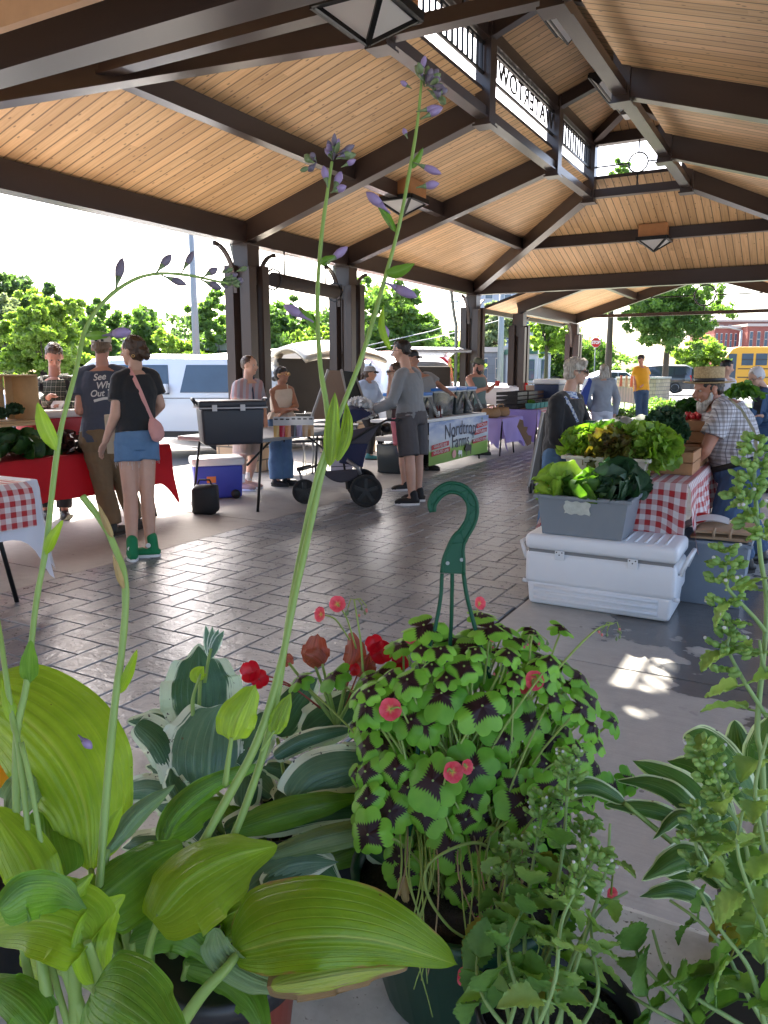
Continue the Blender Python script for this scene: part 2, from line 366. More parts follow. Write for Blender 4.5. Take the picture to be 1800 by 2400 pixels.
PX0, PX1, PY0, PY1 = -4.43, -1.45, -2.0, 25.3
m.cm = 1; nb = 0
i0 = -1
def clipbrick(x0, x1, y0, y1, uvid):
    x0 = max(x0+g_, PX0+g_); x1 = min(x1-g_, PX1-g_); y0 += g_; y1 -= g_
    if x1-x0 < .02 or y1 < PY0 or y0 > PY1: return
    c = .004; z = random.uniform(-.0012, .0012)+.002; b = len(m.v)
    m.v += [(x0, y0, -.006), (x1, y0, -.006), (x1, y1, -.006), (x0, y1, -.006), (x0+c, y0+c, z), (x1-c, y0+c, z), (x1-c, y1-c, z), (x0+c, y1-c, z)]
    for f in ((4, 5, 6, 7), (0, 1, 5, 4), (1, 2, 6, 5), (2, 3, 7, 6), (3, 0, 4, 7)): m.face([b+k for k in f], uv=[uvid]*4)
for i in range(-4, 24):
    for j in range(-2, 170):
        x, y = PX0+(i-1)*bw, PY0+j*bw; k = (i-j) % 4
        if k == 0: clipbrick(x, x+2*bw, y, y+bw, (i*.37+.1, j*.91+.3))
        elif k == 3: clipbrick(x, x+bw, y, y+2*bw, (i*.53+.2, j*.61+.4))
tag(m.build('paver_walkway', [GROUT, PAVER]), kind='structure')
# kerb, road and verge behind the shelter
q0 = Vector((-60, 0, 0))
m = MB(); m.box(-60, 30, 30, 38, -.14, -.03); tag(m.build('grass_verge', GRASS), kind='structure')
m = MB(); m.box(-60, 40, 26.2, 27.3, -.14, -.002); tag(m.build('pavement', CONC2), kind='structure')
m = MB(); m.box(-11.2, -9.8, 16, 26, -.14, -.01); tag(m.build('grass_strip', GRASS), kind='structure')
m = MB()
for i in range(14): m.box(-14.5, -9.5, 1+i*2.7-.05, 1+i*2.7+.05, -.118, -.115)
tag(m.build('parking_lines', mat('road paint', (.75, .75, .73), .7, 0, .2, 9)), kind='structure')

# ---------------------------------------------------------------- market shelter
pav = thing('market_shelter', 'open market shelter with brown steel frame, pine board ceiling and raised clerestory roof', 'shelter', (XC, 10, 0))
ZB, SL = 3.11, .314
def ibeam(name, p, q, w=.15, h=.29, mt=BROWN):      # bottom line p-q
    m = MB(); p, q = Vector(p), Vector(q); x, y, z = frame(q-p)
    m.bar(p+y*.02, q+y*.02, w*.72, h-.02, drop=1); m.bar(p, q, w, .02, drop=1); return m.build(name, mt, pav)
def roofz(X): return ZB+.29+(min(X-XL, XR-X))*SL          # board underside on the side slopes
EAVE = roofz(XL)
# roof slopes: panels of boards running up the slope, thickness upwards
def panel(name, pts, updir, parent, th=.06, mt=None):
    pts = [Vector(p) for p in pts]; n = (pts[1]-pts[0]).cross(pts[2]-pts[0]).normalized()
    if n.z < 0: n = -n
    up = Vector(updir).normalized(); ac = up.cross(n).normalized(); m = MB(); k = len(pts); b = 0
    m.v += [tuple(p) for p in pts]+[tuple(p+n*th) for p in pts]
    m.face(range(k), uv=[(p.dot(ac), p.dot(up)) for p in pts]); m.cm = 1; m.face([k+i for i in range(k)][::-1])
    for i in range(k): m.face((i, (i+1) % k, k+(i+1) % k, k+i))
    return m.build(name, [mt or WOODC, BROWN], parent)
OV = .32
XLo, XRo, Yo0, Yo1 = XL-OV, XR+OV, Y0-OV, Y1+OV; Ze = EAVE-OV*SL; ZS = EAVE+3.5*SL
P = lambda x, y, z: (x, y, z)
panel('ceiling_boards', [P(XLo, Yo0, Ze), P(XLo, Yo1, Ze), P(CL, YB, ZS), P(CL, YA, ZS)], (1, 0, SL), pav)
panel('ceiling_boards', [P(XRo, Yo0, Ze), P(XRo, Yo1, Ze), P(CR, YB, ZS), P(CR, YA, ZS)], (-1, 0, SL), pav)
panel('ceiling_boards', [P(XLo, Yo1, Ze), P(XRo, Yo1, Ze), P(CR, YB, ZS), P(CL, YB, ZS)], (0, -1, (ZS-Ze)/(Yo1-YB)), pav)
panel('ceiling_boards', [P(XLo, Yo0, Ze), P(XRo, Yo0, Ze), P(CR, YA, ZS), P(CL, YA, ZS)], (0, 1, (ZS-Ze)/(YA-Yo0)), pav)
# eave beams and fascia
for X in (XL, XR): ibeam('eave_beam', (X, Y0, ZB), (X, Y1, ZB), .2)
for Y in (Y0, Y1): ibeam('eave_beam', (XL+.1, Y, ZB), (XR-.1, Y, ZB), .2)
FASC = mat('green grey fascia', (.10, .12, .11), .4)
m = MB()
for a, b in (((XLo, Yo0), (XLo, Yo1)), ((XRo, Yo0), (XRo, Yo1)), ((XLo, Yo0), (XRo, Yo0)), ((XLo, Yo1), (XRo, Yo1))): m.bar((*a, Ze-.03), (*b, Ze-.03), .05, .14)
m.build('fascia', FASC, pav)
# rafters to the clerestory posts
for Y in YM:
    ibeam('rafter', (XL, Y, ZB), (CL, Y, ZB+3.5*SL), .17); ibeam('rafter', (XR, Y, ZB), (CR, Y, ZB+3.5*SL), .17)
for (X, Y, cx, cy) in ((XL, Y0, CL, YA), (XR, Y0, CR, YA), (XL, Y1, CL, YB), (XR, Y1, CR, YB)): ibeam('hip_rafter', (X, Y, ZB), (cx, cy, ZB+3.5*SL), .17)
# purlins half way up
zp = EAVE+1.75*SL-.2; hx = 1.75; fy = (Y1-YB)/3.5
ys = [Y0+hx*(YA-Y0)/3.5, *YM, Y1-hx*fy]
for X in (XL+hx, XR-hx):
    for a, b in zip(ys[:-1], ys[1:]): ibeam('purlin', (X, a, zp), (X, b, zp), .13, .2)
for Y in (ys[0], ys[-1]): ibeam('purlin', (XL+hx, Y, zp), (XR-hx, Y, zp), .13, .2)
# clerestory
ZT = 5.02
for X in (CL, CR):
    ibeam('clerestory_sill', (X, YA, ZB+3.5*SL), (X, YB, ZB+3.5*SL), .14, .12); ibeam('clerestory_head', (X, YA, ZT), (X, YB, ZT), .15, .17)
    for Y in (YA, *YM, YB):
        m = MB(); m.box(X-.09, X+.09, Y-.09, Y+.09, ZB+3.5*SL-.06, ZT+.17); m.box(X-.11, X+.11, Y-.11, Y+.11, ZB+3.5*SL-.075, ZB+3.5*SL-.055); m.build('clerestory_post', BROWN, pav)
for Y in (YA, YB): ibeam('clerestory_sill', (CL, Y, ZB+3.5*SL), (CR, Y, ZB+3.5*SL), .14, .13); ibeam('clerestory_head', (CL, Y, ZT), (CR, Y, ZT), .15, .17)
for X in (CL, CR):
    bays = [(YA, YM[0]), (YM[0], YM[1]), (YM[1], YB)]
    for k, (a, b) in enumerate(bays):
        m = MB(); m.bar((X, a+.09, 4.68), (X, b-.09, 4.68), .028, .028); m.bar((X, a+.09, 4.985), (X, b-.09, 4.985), .03, .03)
        if k != 1:
            n = int((b-a-.2)/.125)
            for i in range(n): y = a+.14+i*(b-a-.28)/(n-1); m.bar((X, y, 4.69), (X, y, 4.975), .022, .022, hint=(0, 1, 0))
        g = m.build('clerestory_grille', DKM, pav)
        if k == 1:
            sgn = -1 if X == CL else 1
            text_obj('WATERTOWN', .31, (X, (a+b)/2, 4.835), (0, sgn, 0), (0, 0, 1), DKM, g, .008, sx=1.12, off=-.002, space=1.12)
for Y in (YA, YB):
    m = MB(); c = Vector((XC, Y, 4.69)); m.ring(c, .15, .014, Vector((1, 0, 0)), ZU); m.bar((CL+.09, Y, 4.69), (XC-.15, Y, 4.69), .022, .022); m.bar((XC+.15, Y, 4.69), (CR-.09, Y, 4.69), .022, .022)
    m.bar((XC, Y, 4.84), (XC, Y, ZT), .022, .022, hint=(0, 1, 0)); m.bar((XC, Y, 4.33), (XC, Y, 4.54), .022, .022, hint=(0, 1, 0)); m.build('ring_ornament', DKM, pav)
# upper roof
u = .17; SU = .36; ZU0 = ZT+.17; zr = ZU0+(XC-CL)*SU; ya, yb = YA+(XC-CL), YB-(XC-CL)
zo = ZU0-u*SU
panel('clerestory_ceiling', [(CL-u, YA-u, zo), (CL-u, YB+u, zo), (XC, yb, zr), (XC, ya, zr)], (1, 0, SU), pav)
panel('clerestory_ceiling', [(CR+u, YA-u, zo), (CR+u, YB+u, zo), (XC, yb, zr), (XC, ya, zr)], (-1, 0, SU), pav)
panel('clerestory_ceiling', [(CL-u, YB+u, zo), (CR+u, YB+u, zo), (XC, yb, zr)], (0, -1, SU), pav)
panel('clerestory_ceiling', [(CL-u, YA-u, zo), (CR+u, YA-u, zo), (XC, ya, zr)], (0, 1, SU), pav)
hb = .17
for Y in YM:
    for X in (CL, CR): ibeam('clerestory_rafter', (X, Y, ZU0-hb), (XC, Y, zr-hb), .12, hb)
for X in (CL, CR):
    for Y, yy in ((YA, ya), (YB, yb)): ibeam('clerestory_hip', (X, Y, ZU0-hb), (XC, yy, zr-hb), .12, hb)
ibeam('ridge_beam', (XC, ya, zr-.24), (XC, yb, zr-.24), .14, .22)
for y in (ya, yb): m = MB(); m.bar((XC, y+.14, zr-.28), (XC, y-.14, zr-.28), .2, .03); m.build('ridge_plate', mat('galvanised', (.35, .36, .37), .3, .8), pav)
# columns
def column(X, Y, zt, parent, stone=True, sz=.22, br=(1, -1)):
    m = MB(); zc = zt-.28
    for i in (-1, 1):
        for j in (-1, 1):
            x, y = X+i*(sz-.075), Y+j*(sz-.075); m.box(x-.075, x+.075, y-.075, y+.075, 0, zc-(.0 if i*j > 0 else .04))
    m.box(X-.06, X+.06, Y-.06, Y+.06, 0, zc); m.box(X-.13, X+.13, Y-.13, Y+.13, zc-.25, zt)
    m.box(X-.15, X+.15, Y-.15, Y+.15, zt-.012, zt); o = m.build('column', BROWN, parent, bevel=.004)
    if stone:
        m = MB(); m.box(X-.36, X+.36, Y-.36, Y+.36, 0, .55); m.build('stone_base', STONE, o, bevel=.012)
        m = MB(); m.box(X-.39, X+.39, Y-.39, Y+.39, .55, .61); m.build('stone_cap', CONC2, o, bevel=.01)
    for j in br:
        m = MB(); pts = [Vector((X, Y+j*(.23+.5*math.sin(a)), zt-.62+.56*(1-math.cos(a)))) for a in [R_(t) for t in range(0, 91, 9)]]
        pts = [Vector((X, Y+j*(.24+.42*(1-math.cos(a))), zt-.66+.6*math.sin(a))) for a in [R_(t) for t in range(0, 91, 9)]]
        for a, b in zip(pts[:-1], pts[1:]): m.bar(a, b+(b-a)*.1, .06, .035, hint=(1, 0, 0) if False else (0, 1, 0))
        m.build('bracket', BROWN, o)
    return o
for Y in (Y0, *YM, Y1):
    column(XL, Y, ZB, pav); column(XR, Y, ZB, pav)
for Y in (YM[0]+.32, YM[1]+.35, Y1-.3):
    pts = [(XL-OV-.0, Y-.25, Ze-.06), (XL-OV+.0, Y-.2, Ze-.22), (XL-.32, Y-.05, ZB-.45), (XL-.28, Y, ZB-.7), (XL-.28, Y, .05)]
    m = MB(); m.tube(pts, .04, 8); m.build('downspout', mat('grey green pipe', (.16, .19, .18), .4, .2), pav)
for X in (XLo-.05, XRo+.05): m = MB(); m.bar((X, Yo0, Ze-.02), (X, Yo1, Ze-.02), .11, .12); m.build('gutter', mat('grey green pipe', (0, 0, 0)), pav, bevel=.01)

# far gable wing, lower, and its twin over the camera
def wing(ya_, yb_, open_y, label):
    W = thing('market_shelter_wing', label, 'shelter', (XC, (ya_+yb_)/2, 0)); zb = 2.74; XW = -6.3; XV = 2*XC-XW; rr = lambda X: zb+.27+(X-XW)*SL
    global pav; keep = pav; pav = W
    o = .6; d = 1 if yb_ > ya_ else -1; e0, e1 = ya_-d*.75, yb_+d*.9
    zr_ = rr(XC)
    panel('ceiling_boards', [(XW-o, e0, rr(XW-o)), (XW-o, e1, rr(XW-o)), (XC, e1, zr_), (XC, e0, zr_)], (1, 0, SL), W)
    panel('ceiling_boards', [(XV+o, e0, rr(XW-o)), (XV+o, e1, rr(XW-o)), (XC, e1, zr_), (XC, e0, zr_)], (-1, 0, SL), W)
    for X in (XW, XV): ibeam('eave_beam', (X, ya_, zb), (X, yb_, zb), .16, .25)
    for Y in (ya_, yb_):
        for X in (XW, XV):
            ibeam('rafter', (X, Y, zb), (XC, Y, zb+(XC-XW)*SL), .16, .27)
    for X in (XW+1.7, XV-1.7): ibeam('purlin', (X, ya_, rr(XW+1.7)-.19), (X, yb_, rr(XW+1.7)-.19), .12, .18)
    ibeam('ridge_beam', (XC, e0, zr_-.26), (XC, e1, zr_-.26), .12, .22)
    Y = yb_; zc_ = 2.90
    ibeam('tie_beam', (XW+.5, Y+.0, zc_), (XV-.5, Y+.0, zc_), .1, .09)
    m = MB(); c = Vector((XC, Y, 3.40)); m.ring(c, .27, .02, Vector((1, 0, 0)), ZU); m.bar((XC-1.4, Y, 3.4), (XC-.27, Y, 3.4), .03, .03); m.bar((XC+.27, Y, 3.4), (XC+1.4, Y, 3.4), .03, .03); m.bar((XC, Y, 3.0), (XC, Y, 3.13), .03, .03, hint=(0, 1, 0)); m.bar((XC, Y, 3.67), (XC, Y, 3.85), .03, .03, hint=(0, 1, 0)); m.build('ring_ornament', DKM, W)
    for Y in (ya_, yb_):
        for X in (XW, XV): column(X, Y, zb, W, True, .2, (-d,) if Y == yb_ else (d,))
    m = MB()
    for X in (XW-o-.03, XV+o+.03): m.bar((X, e0, rr(XW-o)-.04), (X, e1, rr(XW-o)-.04), .08, .12)
    for Y in (e1,):
        for X in (XW-o, XV+o): m.bar((X, Y, rr(XW-o)-.0), (XC, Y, zr_-.0), .05, .16)
    m.build('fascia', FASC, W)
    pav = keep
wing(18.1, 22.9, None, 'far lower gabled wing with a ring in its open gable')
wing(2.15, -4.5, None, 'lower gabled wing of the shelter, overhead at the near top left corner')

m = MB(); yg = 2.5; m.v = []; pts = [(-6.9, yg, 3.12), (XC*2+6.9, yg, 3.12), (XC*2+6.9, yg, 2.82), (XC, yg, 4.15), (-6.9, yg, 2.82)]
yg = 2.83; m.prism([(-6.85, yg, 2.82), (XC*2+6.85, yg, 2.82), (XC*2+6.85, yg, 2.86), (XC, yg, 4.11), (-6.85, yg, 2.86)], (0, .05, 0)) if False else m.prism([(-5.9, yg, 3.13), (XC*2+5.9, yg, 3.13), (XC, yg, 4.11)], (0, .05, 0)); m.build('gable_sun_block', WOODC if False else mat('sun block board', (.5, .3, .16), .6, 0, .2, 6), pav)  # panel added in the gable gap to keep direct sun off the plants

# lamps under the ceiling
LAMPW = mat('frosted lamp panel', (.88, .86, .82), .5, 0, 0, transl=.3); OAK = mat('stained oak', (.42, .19, .07), .5, 0, .25, 9)
def lamp(x, y, z, label):
    t = thing('ceiling_lamp', label, 'lamp', (x, y, z), 0, 'pyramid lamps under the ceiling'); h = .26; dp = .2
    m = MB(); m.box(x-h*.95, x+h*.95, y-h*.95, y+h*.95, z, z+.22); m.build('oak_box', OAK, t, bevel=.004)
    apex = Vector((x, y, z-dp-.03)); cs = [Vector((x+i*h, y+j*h, z-.03)) for i, j in ((-1, -1), (1, -1), (1, 1), (-1, 1))]
    m = MB()
    for k in range(4):
        a, b = cs[k], cs[(k+1) % 4]; m.bar(a, b, .05, .06); m.bar(a, apex, .035, .035)
    m.build('frame', DKM, t); m = MB()
    for k in range(4):
        a, b = cs[k], cs[(k+1) % 4]; c = (a+b+apex)/3; m.add([c+(a-c)*.93, c+(b-c)*.93, c+(apex-c)*.93], [(0, 1, 2)])
    m.build('frosted_panel', LAMPW, t)
zl = zp+.03
lamp(XC, ys[0], zl-.02, 'nearest pyramid lamp, partly cut off by the top edge of the photo'); lamp(XC, ys[-1], zl, 'pyramid lamp with an oak box at the middle of the far hip slope'); lamp(XL+hx, 10.13, zl, 'pyramid lamp on the left slope, behind the tall flower stalk'); lamp(XR-hx, 10.13, zl, 'pyramid lamp on the right slope of the ceiling')
for (a, b, lb) in ((8.05, 9.35, 'nearer long strip light under the ridge, by the top edge'), (10.75, 12.05, 'farther long strip light under the ridge')):
    t = thing('strip_light', lb, 'lamp', (XC, (a+b)/2, zr-.3), 0, 'strip lights under the ridge'); z = zr-.25
    m = MB(); m.box(XC-.13, XC+.13, a, b, z-.05, z-.02); m.bar((XC-.13, a, z-.06), (XC-.13, b, z-.06), .02, .04); m.bar((XC+.13, a, z-.06), (XC+.13, b, z-.06), .02, .04); m.bar((XC, a, z-.17), (XC, b, z-.17), .02, .02)
    for y in (a, b): m.add([(XC-.14, y, z-.05), (XC+.14, y, z-.05), (XC, y, z-.18)], [(0, 1, 2)])
    m.build('housing', DKM, t); m = MB()
    for s_ in (-1, 1): m.add([(XC+s_*.125, a+.02, z-.06), (XC+s_*.125, b-.02, z-.06), (XC+s_*.008, b-.02, z-.17), (XC+s_*.008, a+.02, z-.17)], [(0, 1, 2, 3)])
    m.build('diffuser', LAMPW, t)
# rolled awning hanging between the first columns
t = thing('rolled_awning', 'dark rolled awning hanging on rods between the two nearest columns', 'awning', (XL, 10.1, 2.6))
m = MB(); a, b = atX(640, 655, XL+.1), atX(785, 685, XL+.1); ax = (b-a).normalized(); m.tube([a, b], .105, 16); m.build('roll', mat('dark brown canvas', (.045, .034, .028), .8, 0, .2, 30, .3, 60), t)
for c in (a, b):
    m = MB()
    for k in range(8):
        a1, a2 = [R_(45*k+22.5*j) for j in (0, 2)]; x, y = Vector((1, 0, 0)), ZU; m.bar(c+x*(.15*math.cos(a1))+y*(.15*math.sin(a1)), c+x*(.15*math.cos(a2))+y*(.15*math.sin(a2)), .02, .02)
    m.build('end_bracket', DKM, t)
for f in (.17, .83): c = a.lerp(b, f); m = MB(); m.tube([c, (c.x, c.y, ZB+.02)], .012, 6); m.build('rod', DKM, t)
# ---------------------------------------------------------------- trees, plants, buildings, vehicles beyond the shelter
def leaf_cloud(cs, rs, n, size, flat=.7, droop=0, seed=1):
    r = np.random.default_rng(seed); k = len(cs); ci = r.integers(0, k, n); C_ = np.array(cs)[ci]; Rr = np.array(rs)[ci][:, None]
    d = r.normal(size=(n, 3)); d /= np.linalg.norm(d, axis=1)[:, None]; rad = r.random(n)[:, None]**.45
    pos = C_ + d*rad*Rr*np.array([1, 1, flat]); a = r.normal(size=(n, 3)); a[:, 2] -= droop; a /= np.linalg.norm(a, axis=1)[:, None]
    b = np.cross(a, d+r.normal(size=(n, 3))*.6); b /= np.linalg.norm(b, axis=1)[:, None]; s = (size*(.6+.8*r.random(n)))[:, None]
    V = np.stack([pos-a*s, pos+b*s*.55, pos+a*s, pos-b*s*.55], 1).reshape(-1, 3); return V
def quads_mesh(V, name='leaves'):
    n = len(V)//4; me = bpy.data.meshes.new(name); me.vertices.add(n*4); me.vertices.foreach_set('co', V.astype(np.float32).ravel()); me.loops.add(n*4); me.polygons.add(n)
    me.loops.foreach_set('vertex_index', np.arange(n*4, dtype=np.int32)); me.polygons.foreach_set('loop_start', np.arange(0, n*4, 4, dtype=np.int32)); me.polygons.foreach_set('loop_total', np.full(n, 4, np.int32)); me.update(); return me
def tree(base, h, rx, label, lm=LEAF_A, n=3000, size=.2, seed=1, trunk=.16, low=.3, name='leafy_tree', group=None, clumps=26, cr=.34, flat=.75):
    base = Vector(base); t = thing(name, label, 'tree', base, 0, group); r = np.random.default_rng(seed); rz = h*(1-low)/2; cz = h-rz
    cs = []; rs = []
    for i in range(clumps):
        d = r.normal(size=3); d /= np.linalg.norm(d); q = .35+.5*r.random()
        c0 = np.array((base.x+d[0]*rx*q, base.y+d[1]*rx*q, base.z+cz+d[2]*rz*q)); R0 = rx*cr*(.7+.6*r.random()); cs.append(tuple(c0)); rs.append(R0*.35)
        for _ in range(9):
            e = r.normal(size=3); e /= np.linalg.norm(e); cs.append(tuple(c0+e*R0*(.6+.55*r.random())*np.array([1, 1, .8]))); rs.append(R0*(.2+.22*r.random()))
    add('crown', quads_mesh(leaf_cloud(cs, rs, int(n*2.8), size*.54, flat, seed=seed)), lm, t); cs = cs[::10]
    m = MB(); top = base+Vector((r.normal()*.1*rx, r.normal()*.1*rx, cz+rz*.5)); mid = base+Vector((0, 0, h*low))
    m.tube([base-ZU*.2, mid, mid.lerp(top, .5)+Vector((.05*rx, 0, 0)), top], [trunk, trunk*.75, trunk*.45, trunk*.12], 9)
    for i in range(0, clumps, 2):
        c = Vector(cs[i]); st = mid.lerp(top, .05+.75*r.random()); m.tube([st, st.lerp(c, .5)+ZU*rx*.06, c], [trunk*.36, trunk*.22, trunk*.07], 6)
    m.build('trunk', BARK, t); return t
def tpx(x, ytop, d, wpx, label, lm, n, size, seed, **k):      # a tree of that width and top seen at depth d
    top = at(x, ytop, d); g = at(x, 869, d); tree((g.x, g.y, -.1), top.z+.1, wpx/F_PX*d/2, label, lm, n, size, seed, **k)
BK = 'trees across the parking lot'
tpx(-20, 575, 34, 260, 'dark broad tree at the far left edge, behind the pale willow', LEAF_D, 9000, .26, 1, low=.1, group=BK, clumps=34)
tpx(120, 625, 38, 170, 'round dark tree top rising behind the bright yellow green tree', LEAF_D, 6000, .26, 2, low=.15, group=BK, clumps=22)
tpx(0, 650, 22, 190, 'pale silvery green willow at the left edge', LEAF_C, 8000, .12, 3, low=.12, group=BK, clumps=26)
tpx(105, 662, 17, 260, 'bright yellow green young tree behind the vendor in the plaid shirt', LEAF_B, 15000, .10, 4, low=.1, group=BK, clumps=34, cr=.3, trunk=.09)
tpx(235, 690, 36, 150, 'dark green tree behind the bent flower stalk', LEAF_A, 6000, .24, 5, low=.08, group=BK, clumps=24)
tpx(330, 700, 40, 190, 'mid green tree left of the tall light pole', LEAF_A, 8000, .24, 6, low=.08, group=BK, clumps=30)
tpx(190, 740, 44, 210, 'low dark green tree between the round dark one and the light pole', LEAF_D, 6000, .26, 7, low=.05, group=BK)
tpx(430, 775, 30, 170, 'low pale green shrub tree in front of the tall light pole', LEAF_B, 5000, .17, 8, low=.03, group=BK, name='shrub', clumps=20)
tpx(520, 675, 40, 160, 'tree seen just left of the nearest column', LEAF_A, 6000, .24, 9, low=.06, group=BK, clumps=26)
tpx(685, 665, 34, 250, 'broad leafy tree between the two nearest columns', LEAF_A, 12000, .2, 10, low=.04, group=BK, clumps=36)
tpx(760, 720, 27, 150, 'yellow green tree low between the two nearest columns', LEAF_B, 6000, .16, 11, low=.03, group=BK)
tpx(905, 625, 32, 280, 'tallest leafy tree behind the second column and the stroller man', LEAF_A, 16000, .19, 12, low=.03, group=BK, clumps=44)
tpx(1010, 745, 36, 200, 'blue green tree behind the power lines', LEAF_D, 8000, .2, 13, low=.03, group=BK, clumps=30)
tpx(1085, 780, 24, 110, 'bright yellow green tree just left of the third column', LEAF_B, 5000, .13, 14, low=.02, group=BK, clumps=20)
tpx(1165, 700, 60, 130, 'distant hazy green tree between the third and fourth columns', LEAF_C, 3500, .4, 15, low=.05, group=BK)
tpx(560, 760, 50, 700, 'long low line of dark trees far behind the parking lot', LEAF_D, 9000, .34, 16, low=.02, group=BK, clumps=60, cr=.14)
PL = 'small trees by the pavement'
tpx(1280, 735, 38, 130, 'slender tree with open crown between the fourth and fifth columns', LEAF_B, 4500, .16, 21, low=.5, trunk=.12, group=PL, clumps=22)
tpx(1425, 352, 44, 190, 'tallest thin tree, its top showing through the far clerestory opening', LEAF_A, 13000, .19, 22, low=.22, trunk=.24, group=PL, clumps=46, cr=.3)
tpx(1560, 640, 42, 235, 'tree with a forked pale trunk behind the man in the yellow shirt', LEAF_A, 13000, .17, 23, low=.36, trunk=.2, group=PL, clumps=40, cr=.3)
tpx(1645, 790, 50, 130, 'bushy yellow green tree in front of the red brick buildings', LEAF_B, 5000, .2, 24, low=.2, trunk=.12, group=PL)
tpx(1345, 800, 60, 260, 'low green trees far behind the stop sign', LEAF_A, 5000, .3, 25, low=.15, group=PL, clumps=30)
for i, (x, y, d, wpx, hh) in enumerate([(1215, 905, 29, 50, .7), (1250, 905, 29, 50, .6), (1290, 905, 29, 50, .7), (1450, 945, 20, 70, .45), (1500, 935, 22, 60, .4), (1560, 925, 24, 70, .6)]):
    b = at(x, y+20, d); b.z = 0; g = thing('bush', ['leafy bush left of the planter rail behind the market', 'leafy bush in the middle of the planter bed behind the rail', 'leafy bush right of the planter bed behind the rail', 'low bush under the stand with the teal cloth', 'low bush behind the man in the yellow shirt', 'low bush in front of the stone wall, by the parsley bin'][i], 'bush', b, 0, 'bushes in the planting bed')
    r = wpx/F_PX*d/2; q = np.random.default_rng(40+i); cs = [(b.x+q.normal()*r*.5, b.y+q.normal()*r*.5, hh*.55+q.normal()*.08) for _ in range(9)]
    add('foliage', quads_mesh(leaf_cloud(cs, [r*.5]*9, 900, .055, 1, seed=50+i)), LEAF_B if i < 3 else LEAF_A, g)

# buildings
def building(name, label, d, x0, x1, ytop, mt, rows, cols, th=8, wm=None, ybase=869, cat='building', lintel=None, win=(.45, .6)):
    a, b = at(x0, 869, d), at(x1, 869, d); zt = at((x0+x1)/2, ytop, d).z; X = (b-a).normalized(); N = Vector((-X.y, X.x, 0)); L = (b-a).length; c = (a+b)/2
    t = thing(name, label, cat, (c.x, c.y, -.1)); m = MB(); m.obox((c.x+N.x*th/2, c.y+N.y*th/2, zt/2-.1), X*L/2, N*th/2, ZU*(zt/2)); m.build('wall', mt, t)
    m = MB(); m.obox((c.x+N.x*th/2, c.y+N.y*th/2, zt+.05-.1), X*(L/2+.15), N*(th/2+.15), ZU*.18); m.build('cornice', lintel or mt, t)
    if rows:
        hh = zt/(rows+.15)
        for i in range(cols):
            for j in range(rows):
                p = a+X*(L*(i+.5)/cols); p.z = hh*(j+.6); ww, wh = L/cols*win[0]/2, hh*win[1]/2
                m = MB(); m.obox(p-N*.02, X*ww, N*.05, ZU*wh); m.cm = 1; m.obox(p-N*.045, X*(ww*.84), N*.05, ZU*(wh*.9)); m.cm = 0; m.obox(p-N*.06, X*ww*.84, N*.05, ZU*.04); m.build('window', [lintel or WHITEP, wm or GLASSB], t)
    return t, a, X, N, L, zt
BRD = bricks('dull brick', (.20, .085, .065), (.17, .07, .055), (.2, .15, .13)); GREYB = bricks('grey block wall', (.21, .21, .22), (.17, .17, .18), (.15, .15, .15), 1, 1.2, .6)
CREAM = mat('pale stone trim', (.5, .42, .36), .8)
building('brick_building', 'red brick street building with arched pale windows, above the yellow bus', 110, 1668, 1745, 767, BRICKR, 2, 7, lintel=CREAM)
building('brick_building', 'red brick building at the right edge, beside the one above the bus', 108, 1745, 1900, 762, BRICKR, 2, 9, lintel=CREAM)
building('brick_building', 'dark brick block standing tallest behind the red buildings', 140, 1650, 1950, 752, BRD, 3, 14, lintel=CREAM)
building('brick_building', 'red brick building glimpsed through the leaves right of the fourth column', 62, 1285, 1410, 805, BRICKR, 2, 5, lintel=CREAM)
building('low_building', 'low grey block building between the third and fourth columns', 58, 1120, 1215, 818, GREYB, 1, 3, lintel=CREAM)
building('low_building', 'pale grey shop front with green awning behind the rail', 55, 1200, 1290, 822, mat('pale render', (.42, .43, .44), .8), 1, 3, lintel=mat('dark green paint', (.02, .09, .06), .5))
building('office_tower', 'distant grey office tower seen under the far eave', 150, 1120, 1250, 640, mat('grey cladding', (.33, .36, .40), .5), 7, 3, lintel=mat('pale cladding', (.5, .53, .55), .6))
GRN = mat('dark green painted shed', (.010, .085, .060), .6, 0, .15, 2); YEL = mat('yellow lettering', (.62, .42, .06), .6)
t, a, X, N, L, zt = building('green_building', 'long dark green flat roofed building with yellow lettering behind the cars', 40, 215, 800, 811, GRN, 0, 0, lintel=mat('weathered roof edge', (.30, .32, .33), .8))
a_, b_ = at(362, 834, 39.9), at(510, 840, 39.9)
text_obj('WHITTEWA', .56, (a_+b_)/2 - N*.12, X, ZU, YEL, t, .03, sx=1.15, space=1.1, off=.012)

# poles, signs, wires
def pole(x, ytop, d, label, r0=.11, r1=.06, arm=None, mt=None):
    g = at(x, 869, d); z = at(x, ytop, d).z; t = thing('light_pole', label, 'light pole', (g.x, g.y, -.1), 0, 'light poles')
    m = MB(); m.tube([(g.x, g.y, -.1), (g.x, g.y, z)], [r0, r1], 10); m.build('pole', mt or mat('galvanised pole', (.22, .25, .26), .5, .1), t); m = MB(); m.tube([(g.x, g.y, -.1), (g.x, g.y, .9)], [r0*2.1, r0*2], 10); m.build('base', CONC2, t)
    if arm:
        q = at(arm, ytop, d); m = MB(); m.tube([(g.x, g.y, z), ((g.x+q.x)/2, (g.y+q.y)/2, z+.25), (q.x, q.y, z+.2)], .05, 8); m.build('arm', mt or mat('galvanised pole', (0, 0, 0)), t); m = MB(); m.ball((q.x, q.y, z+.15), .4, .18, .1, 10, RT, Fh, ZU); m.build('lamp_head', WHITEP, t)
pole(462, 480, 24, 'tall pale light pole behind the left flower stalk', .13, .08)
